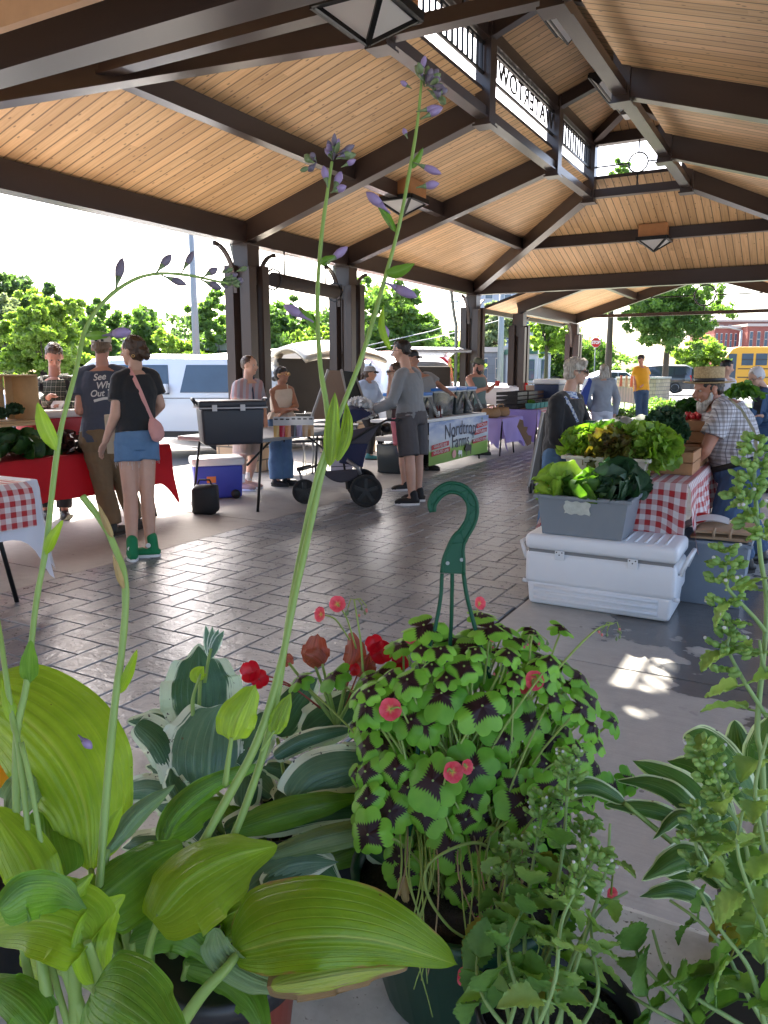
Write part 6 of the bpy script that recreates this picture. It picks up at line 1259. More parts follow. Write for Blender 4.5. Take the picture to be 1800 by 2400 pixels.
# 8 woman behind the stroller man
p = Person('woman in sunglasses and long brown hair, hand at her mouth, behind the stroller man', 9.15, 1.62, dict(head=(926, 872), sL=(922, 912, -.08), sR=(948, 910, .16), eL=(912, 938, -.14), wL=(914, 897, -.22), eR=(948, 955, .16), wR=(938, 990, .1), hL=(934, 990, -.04), hR=(956, 990, .1), kL=(944, 1065, 0), kR=(962, 1065, .1), aL=(948, 1132, -.02), aR=(966, 1130, .12)), -RT*.95-Fh*.25, bulk=.92, skn='skin fair', sk=(0, 0, 0), hc=(1.0, .4))
p.hair('long', HB); p.glasses(); p.top(mat('dark rust knit', (.06, .03, .03), .8), .4, .0); p.bottom(mat('pink shorts cloth', (.55, .16, .20), .8), .35, .016, .01, 1.1, 'shorts'); p.shoes(BLACK, WH)
# 9 man with the stroller
p = Person('tall man in grey hooded long sleeve top and shorts leaning over the stroller', 8.22, 1.83, dict(head=(941, 824), sL=(938, 882, -.16), sR=(972, 878, .14), eL=(919, 942, -.20), wL=(876, 962, -.14), eR=(925, 945, .20), wR=(872, 958, .18), hL=(951, 985, -.08), hR=(978, 984, .10), kL=(960, 1078, -.08), kR=(980, 1075, .12), aL=(966, 1158, -.10), aR=(980, 1150, .14)), -RT*.84+Fh*.46-ZU*.12, bulk=1.02, skn='skin fair', sk=(0, 0, 0), hc=(.7, .7), toes=dict(L=-RT, R=-RT+Fh*.1))
p.hair('crop', HD, [((.01, 0, .09), (.06, .07, .03))]); p.glasses(False); p.top(cotton('heather grey', (.22, .225, .235)), 1.0, -.06, .016, .018); p.bottom(mat('charcoal shorts', (.075, .07, .075), .8, 0, .06, 9, .15, 25), .46, .02, .012, 1.1, 'shorts'); p.shoes(mat('black knit shoe', (.012, .012, .014), .7), WH, .03)
m = MB(); q = p.nk-p.fw*0; m.tube([q+RT*.06+Fh*.02+ZU*.02, q+RT*.12-ZU*.02, q+RT*.13-ZU*.08-Fh*.02], [.05, .06, .03], 10, flat=.6); remesh(m, .009, 'hood', cotton('heather grey', (0, 0, 0)), p.root, 3)
# 10 leaning man in grey tee
p = Person('man in dark cap and grey tee reaching his arm out over the blue lidded tubs', 11.0, 1.80, dict(head=(966, 842), sL=(972, 892, -.05), sR=(1006, 884, .10), eL=(965, 940, -.1), wL=(985, 970, -.1), eR=(1032, 905, .05), wR=(1056, 921, -.1), hL=(975, 985), hR=(1000, 984, .06), kL=(976, 1045), kR=(1002, 1045), aL=(976, 1095), aR=(1003, 1093)), RT*.9-Fh*.35, bulk=1.2, skn='skin tan', sk=(0, 0, 0), hc=(.3, .2))
p.hair('crop', HD); p.cap(BLACK); p.top(cotton('grey tee', (.24, .235, .23)), .5, -.03, .02); p.bottom(mat('black trousers', (0, 0, 0)), 1.0, .015); p.shoes(BLACK, BLACK)
# 11 bearded man
p = Person('bearded man in green tank top and backwards cap behind the berry cartons', 13.0, 1.82, dict(head=(1121, 858), sL=(1098, 888, -.10), sR=(1132, 886, .18), eL=(1113, 918, -.16), wL=(1146, 908, -.28), eR=(1142, 916, .1), wR=(1158, 903, -.1), hL=(1103, 960), hR=(1127, 960, .1), kL=(1103, 1010), kR=(1127, 1010), aL=(1103, 1060), aR=(1127, 1060)), RT*.82-Fh*.40-ZU*.30, bulk=1.1, skn='skin ruddy', sk=(0, 0, 0), hc=(.9, .9))
p.hair('crop', HD); p.cap(mat('olive cap', (.10, .11, .07), .8), True); p.beard(HD, .02); p.top(cotton('sage tank', (.12, .18, .17)), 0, 0, .012); p.bottom(mat('grey work trousers', (.08, .08, .08), .8), 1.0); p.shoes(BLACK, BLACK)
m = MB(); c = at(1166, 899, 12.7); m.obox(c, RT*.035, Fh*.02, ZU*.045); tag(m.build('red_carton', mat('bright red card', (.7, .05, .03), .5), bevel=.004), 'bright red carton held by the bearded man', 'carton')
# 12 seated woman
p = Person('seated smiling woman in a pink top beyond the navy cooler', 17, 1.64, dict(head=(1287, 903), sL=(1270, 928, 0), sR=(1298, 927, .1), eL=(1266, 950, 0), wL=(1276, 968, -.2), eR=(1302, 950, 0), wR=(1294, 968, -.2), hL=(1276, 972), hR=(1292, 972), kL=(1274, 975, -.42), kR=(1294, 975, -.42), aL=(1274, 1012, -.40), aR=(1294, 1012, -.40)), RT*.35-Fh*.9, sit=True, skn='skin fair', sk=(0, 0, 0))
p.hair('long', HB); p.top(cotton('salmon pink', (.60, .26, .22)), .7, 0); p.bottom(BLACK, 1.0); p.shoes(BLACK, WH)
c = p.hm; t = thing('camp_chair', 'low chair under the seated woman in pink', 'chair', (c.x, c.y, 0)); zc = c.z-.12; m = MB(); m.obox((c.x, c.y, zc), RT*.22, Fh*.2, ZU*.015); m.build('seat', BLACK, t)
for sx in (-1, 1):
    for sy in (-1, 1): q = Vector((c.x, c.y, zc))+RT*.2*sx+Fh*.18*sy; legs(t, [(q, Vector((q.x, q.y, 0)))])
# 13 old woman
p = Person('white haired woman in black sweater, blue patterned collar and dark sunglasses', 6.2, 1.60, dict(head=(1350, 872), sL=(1306, 942, -.12), sR=(1348, 938, .16), eL=(1301, 1018, -.14), wL=(1322, 1082, -.08), eR=(1372, 995, .18), wR=(1388, 1010, -.02), hL=(1299, 1068, -.08), hR=(1328, 1066, .10), kL=(1290, 1158, -.08), kR=(1318, 1155, .12), aL=(1275, 1258, -.08), aR=(1305, 1250, .14)), RT*.95-Fh*.22-ZU*.05, bulk=1.08, skn='skin fair', sk=(0, 0, 0), hc=(.5, .7))
p.hair('fringe', HG, [((.035, .0, .095), (.05, .055, .03)), ((-.06, 0, .03), (.075, .05, .06))]); p.glasses(); p.top(cotton('black knit', (.012, .012, .014)), .97, -.05, .022, .02); p.bottom(mat('mid blue denim', (.07, .15, .27), .85, 0, .25, 14, .25, 110), 1.0, .014, .016, 1.2); p.shoes(mat('dark shoe', (0, 0, 0)), BLACK)
s_ = NT('blue white paisley'); q = s_.n('TexVoronoi'); s_.set(q, 'Vector', s_.coord('Object')); s_.set(q, 'Scale', 70.0); s_.col(s_.ramp(q.outputs[0], [(0, (.05, .10, .35)), (.45, (.10, .18, .45)), (.5, (.6, .65, .75))])); PAIS = s_.m
m = MB(); k = p.s; nk = p.nk; m.tube([nk+p.up_*.05*k, nk+p.up_*.02*k, nk-p.up_*.015*k], [.075*k, .092*k, .108*k], 20, flat=.9); o = remesh(m, .008, 'collar', PAIS, p.root, 2, .02, .03)
p.drape([(1322, 930), (1334, 950), (1345, 972), (1352, 990)], p.shirt, .035, .004, 'scarf_end', PAIS)
m = MB(); c = at(1362, 1025, 6.15); m.ball(c, .11, .07, .09, 14, RT, Fh, ZU); o = remesh(m, .01, 'hip_pouch', mat('navy nylon', (.015, .015, .045), .6), None, 2, .03, .05); tag(o, 'navy hip pouch worn by the white haired woman in black', 'bag')
m = MB(); m.obox(at(1384, 1000, 6.1), RT*.045, Fh*.03, ZU*.05); tag(m.build('green_wallet', mat('green vinyl', (.01, .12, .06), .4), bevel=.006), 'dark green wallet in the white haired woman\'s hand', 'wallet')
# 14 grey haired woman from behind
p = Person('long grey haired woman in pale blouse and white trousers, seen from behind', 14.5, 1.66, dict(head=(1414, 868), sL=(1388, 897, 0), sR=(1434, 895, .05), eL=(1376, 930, -.05), wL=(1384, 958, .15), eR=(1446, 935, .05), wR=(1441, 972, 0), hL=(1398, 968), hR=(1424, 968), kL=(1398, 1005), kR=(1424, 1005), aL=(1398, 1038), aR=(1424, 1038)), Fh*.9-RT*.3, bulk=1.05, skn='skin fair', sk=(0, 0, 0))
p.hair('long', HG, [((-.03, 0, .03), (.09, .09, .09))]); p.top(cotton('pale grey blue blouse', (.30, .34, .40)), 1.0, -.05, .028, .03); p.bottom(cotton('white trousers cloth', (.62, .64, .72)), 1.0, .02); p.shoes(WH, WH)
m = MB(); m.prism([at(1388, 893, 14.2), at(1372, 960, 14.2), at(1352, 968, 14.2), at(1350, 945, 14.2), at(1382, 884, 14.2)], Fh*.08); o = tag(m.build('tote_bag', mat('royal blue bag', (.015, .05, .30), .5, 0, .1, 5), bevel=.006), 'royal blue tote on the shoulder of the long grey haired woman', 'bag')
m = MB(); m.prism([at(1356, 955, 14.15), at(1374, 948, 14.15), at(1371, 962, 14.15), at(1356, 966, 14.15)], Fh*.01); m.build('red_corner', RED, o)
# 15 man in yellow
p = Person('man in a yellow tee, jeans and black cap standing by the stone wall', 20.0, 1.76, dict(head=(1502, 843), sL=(1490, 866, 0), sR=(1514, 865, .1), eL=(1487, 888), wL=(1488, 908, -.1), eR=(1521, 888, .1), wR=(1505, 904, -.15), hL=(1495, 918), hR=(1511, 918, .05), kL=(1496, 948), kR=(1512, 948), aL=(1496, 986), aR=(1512, 986)), -RT*.8-Fh*.55, bulk=1.15, skn='skin ruddy', sk=(0, 0, 0), belly=1.3)
p.hair('crop', HD); p.cap(BLACK); p.top(cotton('golden yellow', (.72, .36, .01)), .5, -.02, .025); p.bottom(DEND, 1.0, .018); p.shoes(BLACK, WH)
# 16 farmer
PL2 = plaid('white brown plaid', (.55, .54, .56), (.14, .11, .10), (.10, .09, .12), .055)
p = Person('bearded farmer in straw hat and plaid shirt leaning over the produce table', 5.45, 1.82, dict(head=(1660, 915, .0), sL=(1697, 963, -.20), sR=(1690, 955, .22), eL=(1652, 1058, -.18), wL=(1604, 1102, -.06), eR=(1620, 1000, .30), wR=(1553, 990, .36), hL=(1733, 1110, -.10), hR=(1745, 1105, .14), kL=(1694, 1215, -.06), kR=(1748, 1215, .18), aL=(1742, 1350, -.02), aR=(1772, 1335, .25)), -RT*.97-Fh*.1-ZU*.12, up=ZU-RT*.1, bulk=1.32, skn='skin weathered', sk=(.42, .19, .12), hc=(.3, .3), belly=1.15, toes=dict(L=-RT, R=-RT))
p.hair('crop', HD); p.beard(HW, .03); p.top(PL2, .5, -.02, .02, .02); p.bottom(DEND, 1.0, .025, .02, 1.2); p.shoes(BLACK, BLACK)
STRAW = NT('woven straw'); o_ = STRAW.sep(STRAW.coord('Object')); wz = STRAW.math('SINE', STRAW.math('MULTIPLY', o_[2], 900.0)); nn = STRAW.noise(STRAW.coord('Object'), 90, 3); STRAW.col(STRAW.ramp(nn, [(.3, (.36, .24, .11)), (.7, (.62, .47, .26))])); STRAW.bump(STRAW.math('ADD', wz, nn), .5, .004); STRAW.b.inputs['Roughness'].default_value = .7; STRAWM = STRAW.m
k = p.s; hc_ = p.hd+ZU*.052; ha = (ZU-RT*.02).normalized(); m = MB(); t = thing('straw_hat', 'flat topped straw hat with black band on the farmer\'s head', 'hat', hc_)
m.lathe([(.094, .0), (.096, .05), (.097, .105), (.090, .114), (.01, .116)], hc_, 36, sy=1.06, ax=ha); m.build('crown', STRAWM, t); m = MB(); m.lathe([(.090, .006), (.12, .006), (.165, .010), (.166, .006), (.12, -.002), (.090, -.002)], hc_, 40, sy=1.04, ax=ha); m.build('brim', STRAWM, t); m = MB(); m.lathe([(.0955, .007), (.0985, .008), (.0985, .034), (.0965, .035)], hc_, 36, sy=1.06, ax=ha); m.build('band', BLACK, t)
BR_ = mat('khaki braces', (.30, .27, .17), .8); p.drape([(1705, 935), (1735, 960), (1765, 1010), (1775, 1070)], p.shirt, .03, .003, 'brace', BR_)
m = MB(); a = p.hm+p.up_*.06; R = p.rings(.030, .18, .18)[0]; m.tube([R[0]-p.up_*.02, R[0]+p.up_*.02], [R[3], R[3]], 24, flat=R[4]/R[3], hint=R[2]) if False else loft(m, [(R[0]-p.up_*.03, R[1], R[2], R[3], R[4]), (R[0]+p.up_*.01, R[1], R[2], R[3], R[4])]); m.build('belt', BLACK, p.root)
# 17 white tee
p = Person('dark haired young man in white tee beyond the farmer\'s hat', 12, 1.74, dict(head=(1704, 862), sL=(1688, 898, 0), sR=(1716, 896, .2), eL=(1684, 935), wL=(1690, 965, -.1), eR=(1722, 935, .2), wR=(1722, 965, .1), hL=(1692, 972), hR=(1712, 972), kL=(1692, 1025), kR=(1712, 1025), aL=(1692, 1078), aR=(1712, 1078)), RT*.93-Fh*.3-ZU*.15, skn='skin fair', sk=(0, 0, 0))
p.hair('short', HBK); p.top(cotton('white cotton', (.62, .62, .66)), .5, 0); p.bottom(DEND, 1.0); p.shoes(BLACK, WH)
# 18 woman in bonnet
p = Person('woman in white bonnet and dark blue dress at the right edge, holding greens', 9.0, 1.64, dict(head=(1772, 884), sL=(1783, 930, -.1), sR=(1815, 922, .15), eL=(1772, 985, -.15), wL=(1752, 960, -.25), eR=(1822, 985, .1), wR=(1785, 975, -.2), hL=(1790, 1020), hR=(1822, 1020), kL=(1790, 1085), kR=(1822, 1085), aL=(1790, 1160), aR=(1822, 1160)), -RT*.85-Fh*.3-ZU*.42, skn='skin fair', sk=(0, 0, 0), bulk=1.1)
p.hair('crop', HG); p.glasses(False); p.top(mat('navy blue dress', (.015, .05, .12), .7, 0, .05, 9, .1, 20), 1.0, -.05, .03, .02, name='dress'); p.bottom(mat('navy blue dress', (0, 0, 0)), .95, .05, name='skirt'); p.shoes(BLACK, BLACK)
m = MB(); c, k, f, r, u = p.hd, p.s, p.f, p.hr, p.hu; m.ball(c-f*.022*k+u*.040*k, .090*k, .094*k, .092*k, 18, r, f, u); m.ball(c-f*.06*k-u*.0*k, .075*k, .06*k, .07*k, 14, r, f, u); o = remesh(m, .008, 'bonnet', mat('white organdie', (.70, .71, .76), .6, transl=.2), p.root, 2, .012, .03)
m = MB(); m.tube([c+r*.07*k+u*.0*k+f*.0, c+r*.062*k-u*.06*k+f*.02*k, c+f*.035*k-u*.12*k, c+f*.04*k-u*.2*k], .006*k, 6); m.build('bonnet_tie', mat('white organdie', (0, 0, 0)), o)
p.drape([(1790, 905), (1778, 935), (1772, 970)], p.shirt, .08, .004, 'apron_bib', mat('black apron', (.01, .01, .012), .7))
leafy_pile('salad_greens', 'bundle of green leaves held by the woman in the bonnet', at(1748, 935, 8.7), .16, .14, .14, 60, .10, VG2, seed=77)

# jogging stroller with a child
t = thing('jogging_stroller', 'navy three wheeled jogging stroller pushed by the man in grey', 'stroller', (-4.3, 7.0, 0)); D0 = 7.95
NVY = mat('navy stroller fabric', (.012, .016, .06), .75, 0, .08, 9, .15, 20); GRYF = mat('grey stroller fabric', (.06, .055, .07), .8, 0, .06, 9, .15, 20); TUBE = mat('grey stroller tube', (.20, .20, .21), .35, .5)
def A(x, y, dd=0): return at(x, y, D0+dd)
def swheel(c, R, label='wheel', spokes=5):
    m = MB(); m.lathe([(R*.80, -.022), (R*.96, -.024), (R, -.010), (R, .010), (R*.96, .024), (R*.80, .022), (R*.78, 0)], c, 36, ax=-Fh); w_ = m.build(label, mat('tyre rubber', (0, 0, 0)), t); m = MB(); x, y = RT, ZU
    for k in range(spokes): a = 2*math.pi*k/spokes+.3; d = x*math.cos(a)+y*math.sin(a); m.bar(c, c+d*R*.82, .035, .018, hint=Fh)
    m.lathe([(.035, -.02), (.035, .02)], c, 16, ax=-Fh); m.build('spokes', BLACK, w_)
cw_ = A(858, 1151, .0); cw_.z = .175; swheel(cw_, .170); cw2 = A(848, 1135, .5); cw2.z = .175; swheel(cw2, .170); cf = A(714, 1150, .25); cf.z = .132; swheel(cf, .132, 'front_wheel')
m = MB(); m.tube([cw_-Fh*.0, cw2], .012, 8); m.build('axle', BLACK, t)
for dd in (.02, .46): m = MB(); m.tube([A(845, 1112, dd), A(838, 1095, dd), A(813, 1078, dd)], [.02, .021, .02], 8); m.build('rear_fork', TUBE, t)
for dd in (.02, .46):
    m = MB(); m.tube([A(700, 1103, .24), A(740, 1092, dd), A(790, 1070, dd), A(820, 1035, dd), A(868, 1005, dd), A(905, 985, dd), A(930, 985, dd)], .012, 8); m.build('frame_tube', BLACK, t)
m = MB(); m.tube([A(928, 985, .0), A(936, 983, .1), A(936, 983, .38), A(928, 985, .48)], .017, 10); m.build('handlebar', BLACK, t)
m = MB(); m.tube([A(698, 1098, .24), A(704, 1112, .24), Vector((cf.x, cf.y, cf.z))], .014, 8); m.build('front_fork', TUBE, t); m = MB(); m.tube([A(695, 1100, .18), A(730, 1092, .2)], .02, 8); m.build('foot_bar', BLACK, t)
def quadsheet(pts, name, mt, th=.008, n=10, sag=.0):
    a, b, c_, d = pts; m = MB(); m.grid(lambda u, v: (a.lerp(b, u)).lerp(d.lerp(c_, u), v)-ZU*(sag*4*u*(1-u)), n, n); o = m.build(name, mt, t); q = o.modifiers.new('s', 'SOLIDIFY'); q.thickness = th; return o
m = MB()
def canopy(u, v):      # hood over the child: arc between the two sides
    a = R_(-10+150*u); c0 = A(840, 1000, .03+.42*v); w_ = math.sin(math.pi*v)*.06; r0 = .20+w_
    return c0+RT*(-math.cos(a)*r0*.95-.03)+ZU*(math.sin(a)*r0*.9)
m.grid(canopy, 14, 10); m.add([], []); m.build('canopy', NVY, t)
for v in (.0, 1.0): m = MB(); pts = [canopy(u/14, v) for u in range(15)]; m.prism(pts, Fh*.006); m.build('canopy_side', NVY if v == 0 else GRYF, t)
quadsheet([A(795, 1015, .05), A(890, 995, .05), A(862, 1040, .05), A(818, 1040, .05)], 'canopy_skirt', GRYF)
quadsheet([A(800, 1045, .06), A(870, 1005, .06), A(850, 1095, .06), A(795, 1085, .06)], 'side_panel', NVY); quadsheet([A(800, 1045, .42), A(870, 1005, .42), A(850, 1095, .42), A(795, 1085, .42)], 'side_panel', NVY)
quadsheet([A(868, 1005, .05), A(868, 1005, .43), A(840, 1095, .43), A(840, 1095, .05)], 'seat_back', NVY); quadsheet([A(840, 1090, .06), A(840, 1090, .42), A(745, 1095, .42), A(745, 1095, .06)], 'seat', NVY)
m = MB(); m.grid(lambda u, v: A(756, 1104, .08+.36*v).lerp(A(850, 1098, .08+.36*v), u)-ZU*(.13*math.sin(math.pi*u)**.7), 14, 8); m.grid(lambda u, v: (A(756, 1104, .08).lerp(A(850, 1098, .08), u))-ZU*(.13*math.sin(math.pi*u)**.7*v), 14, 6); o = m.build('basket', GRYF, t); q = o.modifiers.new('s', 'SOLIDIFY'); q.thickness = .005
m = MB(); c = A(905, 1003, .25); m.ball(c, .06, .1, .055, 12, RT, Fh, ZU); remesh(m, .008, 'console_bag', BLACK, t, 2, .02, .04)
# child
ch = thing('person', 'small child lying back in the stroller with bare legs showing', 'person', A(800, 1060, .25)); m = MB(); caps(m, A(835, 1055, .25), A(810, 1072, .25), .075, .07); caps(m, A(846, 1035, .25), A(842, 1042, .25), .06, .05)
m.ball(A(848, 1028, .25), .07, .07, .075, 14)
for dd in (.18, .32): caps(m, A(808, 1074, dd), A(782, 1062, dd), .042, .036); caps(m, A(782, 1062, dd), A(768, 1084, dd), .035, .026); caps(m, A(768, 1084, dd), A(756, 1082, dd), .024, .018)
for dd in (.13, .37): caps(m, A(832, 1052, dd), A(815, 1060, dd), .026, .022); caps(m, A(815, 1060, dd), A(800, 1062, dd), .022, .018)
remesh(m, .008, 'body', skin((0, 0, 0), 'skin fair'), ch, 3); m = MB(); caps(m, A(836, 1053, .25), A(812, 1071, .25), .085, .08); remesh(m, .01, 'romper', mat('pale blue romper', (.25, .32, .55), .8), ch, 3)
o = crinkle('plastic_bag', 'white carrier bag of shopping under the stroller man\'s hands', A(846, 962, .2), .115, mat('thin white plastic', (0, 0, 0)), 'bag', n=110, size=.6, seed=9, sz=(1.2, 1, .8))
# ---------------------------------------------------------------- plant table in the foreground
TW = concrete('worn white table top', (.50, .50, .49), (.72, .72, .71)); 
s = NT('worn white laminate'); oc = s.coord(); n1 = s.noise(oc, 14, 5, .65); n2 = s.noise(oc, 150, 2, .5); d_ = s.math('MULTIPLY', s.math('SUBTRACT', s.math('MULTIPLY_ADD', n2, .7, s.math('MULTIPLY', n1, .3)), .62), 14.0, clamp=True); s.col(s.mix(d_, s.ramp(n1, [(.3, (.40, .40, .38)), (.6, (.62, .62, .61))]), (.07, .055, .04))); s.b.inputs['Roughness'].default_value = .55; TW = s.m
ftable('folding_table', 'worn white folding table in the foreground carrying the potted plants', -1.35, .75, .12, .905, .74, topm=TW)
def crom(P_, n):
    P_ = [P_[0]*2-P_[1]]+list(P_)+[P_[-1]*2-P_[-2]]; out = []; k = len(P_)-3
    for i in range(n+1):
        t = i/n*k; j = min(int(t), k-1); t -= j; a, b, c, d = P_[j:j+4]
        out.append(.5*((2*b)+(c-a)*t+(2*a-5*b+4*c-d)*t*t+(3*b-a-3*c+d)*t*t*t))
    return out
def hostamat(name, c1, c2, tcol, tr=.45, margin=None, mw=.72, veins=13, vein=(.35, .48, .10), spots=None, rough=.38, mot=None):
    s = NT(name); uv = s.sep(s.coord('UV')); U = s.math('ABSOLUTE', s.math('MULTIPLY_ADD', uv[0], 2.0, -1.0)); V = uv[1]; oc = s.coord()
    n = s.noise(oc, 26, 4, .6); st = s.noise(s.comb(s.math('MULTIPLY', uv[0], 16.0), s.math('MULTIPLY', V, 1.2), s.n('ObjectInfo').outputs['Random']), 1.6, 4, .6)
    c = s.ramp(s.math('MULTIPLY_ADD', st, .5, s.math('MULTIPLY', n, .5)), [(.35, c1), (.65, c2)])
    vf = s.math('ABSOLUTE', s.math('SUBTRACT', s.math('FRACT', s.math('MULTIPLY', U, veins/2.0)), .5)); vm = s.math('SUBTRACT', 1.0, s.math('MULTIPLY', s.math('SUBTRACT', .5, vf), 9.0, clamp=True)); c = s.mix(s.math('MULTIPLY', vm, .20), c, vein)
    cross = s.math('SINE', s.math('MULTIPLY', s.math('ADD', V, s.math('MULTIPLY', n, .06)), 260.0)); 
    mr = s.math('MULTIPLY', s.math('SUBTRACT', .045, U), 60.0, clamp=True); c = s.mix(s.math('MULTIPLY', mr, .6), c, vein)
    if margin:
        a = s.math('ADD', U, s.math('MULTIPLY', s.math('SUBTRACT', st, .5), .75)); a = s.math('ADD', a, s.math('MULTIPLY', s.math('SUBTRACT', n, .5), .22)); a = s.math('ADD', a, s.math('MULTIPLY', s.math('POWER', V, 5.0), .25)); mm = s.math('MULTIPLY', s.math('SUBTRACT', a, mw), 16.0, clamp=True); c = s.mix(mm, c, margin)
        sp = s.noise(oc, 130, 3, .5); c = s.mix(s.math('MULTIPLY', s.math('MULTIPLY', s.math('SUBTRACT', sp, .66), 30.0, clamp=True), mm), c, (.03, .02, .01))
    if spots:
        e = s.math('MULTIPLY', s.math('SUBTRACT', s.math('ADD', U, s.math('MULTIPLY', s.math('SUBTRACT', n, .5), .7)), .965), 14.0, clamp=True); c = s.mix(e, c, spots)
    bl = s.n('TexVoronoi'); s.set(bl, 'Vector', oc); s.set(bl, 'Scale', 55.0); bs_ = s.math('MULTIPLY', s.math('LESS_THAN', bl.outputs[0], .10), s.math('GREATER_THAN', s.sep(bl.outputs['Color'])[0], .80)); c = s.mix(s.math('MULTIPLY', bs_, .75), c, (.12, .07, .025))
    s.col(c); s.b.inputs['Roughness'].default_value = rough; s.b.inputs['Specular IOR Level'].default_value = .55
    fine = s.noise(oc, 240, 3, .6); puck = s.noise(oc, 60, 3, .6); s.bump(s.math('ADD', s.math('MULTIPLY', vm, -.6), s.math('ADD', s.math('MULTIPLY', puck, 1.6), s.math('MULTIPLY', fine, .3))), .4, .0018)
    s.transl(tr, s.mix(1.0, c, tcol, 'MULTIPLY')); return s.m
HL = hostamat('lime hosta leaf', (.21, .36, .02), (.34, .50, .04), (1.5, 1.6, .5), .45, vein=(.42, .52, .10))
HLD = hostamat('green hosta leaf', (.075, .19, .015), (.15, .29, .03), (1.4, 1.7, .5), .35, vein=(.20, .32, .07))
HLB = hostamat('ageing hosta leaf', (.15, .28, .012), (.23, .37, .018), (1.5, 1.5, .5), .42, vein=(.42, .50, .09), spots=(.32, .20, .07))
HV = hostamat('variegated hosta leaf', (.025, .085, .03), (.06, .15, .06), (1, 1.4, .8), .15, margin=(.62, .68, .52), mw=.68, vein=(.09, .18, .10))
HVB = hostamat('blue green variegated leaf', (.07, .15, .09), (.13, .24, .14), (1, 1.4, .8), .18, margin=(.68, .72, .60), mw=.72, vein=(.22, .34, .22))
HVN = hostamat('narrow variegated leaf', (.04, .12, .02), (.10, .21, .04), (1.2, 1.5, .6), .3, margin=(.60, .68, .45), mw=.80, vein=(.18, .30, .09), veins=9)
HS = hostamat('sage hosta leaf', (.16, .25, .10), (.24, .34, .15), (1.2, 1.4, .8), .3, vein=(.32, .42, .22))
HSTEM = mat('pale green stalk', (.27, .40, .10), .42, 0, .15, 25, transl=.25, tcol=(.4, .55, .1)); 
def prof_h(t): return (t**.44)*((1-t)**.80)/.540*(1-.45*max(0, t-.8)*5*(1-t)*4)
def prof_s(t): return (math.sin(math.pi*t**.8)**.75)
def leaf(parent, mids, wl, wr, mt, dl=.0, dr=.0, prof=prof_h, wave=.004, pleat=.0017, nv=11, cup=.0, pet=None, pr=.0042, name='leaf', nu=26, nvv=40, ph=None, curl=0, lab=None):
    P_ = crom([at(*p) for p in mids], nvv); m = MB(); ph = ph if ph is not None else random.random()*6
    T = [(P_[min(i+1, nvv)]-P_[max(i-1, 0)]).normalized() for i in range(nvv+1)]
    def fn(u, v):
        i = round(v*nvv); c = P_[i]; V_ = (c-EYE).normalized(); L = T[i].cross(V_)
        if L.length < .05: L = RT
        L.normalize(); U = 2*u-1; d = (c-EYE).length*(1.14 if prof is prof_h else 1.05); tt = min(max(v, 0.0), 1); w = prof(min(max(tt, .0001), .9999)) if 0 < tt < 1 else .0
        ww = (wl if U < 0 else wr)*d/F_PX*w; a = abs(U); dd = (dl if U < 0 else dr)*w
        side = -U*ww; off = dd*a**1.4 + pleat*math.cos(math.pi*nv*a)*w*(.3+.7*(1-a)) + wave*math.sin(v*17+ph+(2 if U > 0 else 0))*a**3*w - cup*w*(1-a*a)
        cr = curl*w*max(0, a-.6)**2
        q = c+L*side+V_*(off+cr)+T[i]*(.25*ww*a*a*(1-v)*(-1 if v < .3 else .2)*(1 if prof is prof_h else 0)+wave*.8*math.sin(v*23+ph*2)*a**2)
        return q
    m.grid(fn, nu, nvv, lambda u, v: (u, v)); o = m.build(name, mt, parent)
    if lab: o['label'] = lab
    if pet:
        pp = crom([at(*p) if not isinstance(p, Vector) else p for p in pet]+[P_[0]+T[0]*.004], 12); mm_ = MB(); mm_.tube(pp, [pr*1.25-(pr*.5)*i/12 for i in range(13)], 8, flat=.75); mm_.build('petiole', HSTEM, o)
    return o
def stalk(parent, pts, r0, r1, mt=None, name='flower_stalk', n=40):
    P_ = crom([at(*p) for p in pts], n); m = MB(); m.tube(P_, [.78*(r0+(r1-r0)*i/n)*(1+.05*math.sin(i*1.7)+.05*math.sin(i*.43)) for i in range(n+1)], 10); return m.build(name, mt or HSTEM, parent)
LILAC = mat('lilac petal', (.34, .25, .42), .5, 0, .2, 60, transl=.3, tcol=(.45, .32, .55)); LILD = mat('dusky lilac bud', (.16, .13, .17), .55, 0, .25, 60, transl=.15); GBUD = mat('green bud', (.16, .22, .09), .5, 0, .25, 60, transl=.2)
def bud(parent, b, t, hw, m1=LILAC, m2=None, name='bud', d=None):
    p, q = at(*b), at(*t); ax = q-p; L = ax.length; r = hw*b[2]/F_PX; m = MB(); pf = [(.16, 0), (.22, .12), (.34, .25), (.7, .42), (1, .62), (.92, .76), (.55, .9), (.04, 1)]
    m.lathe([(r*a, L*z) for a, z in pf[:4]], p, 10, ax=ax); m.cm = 1; m.lathe([(r*a, L*z) for a, z in pf[3:]], p, 10, ax=ax); return m.build(name, [m2 or GBUD, m1], parent)
def bract(parent, b, mids, t, hw, mt=None): return leaf(parent, [b, mids, t], hw, hw, mt or HL, .004, .004, prof_s, .001, .0004, 7, name='bract', nu=8, nvv=16)
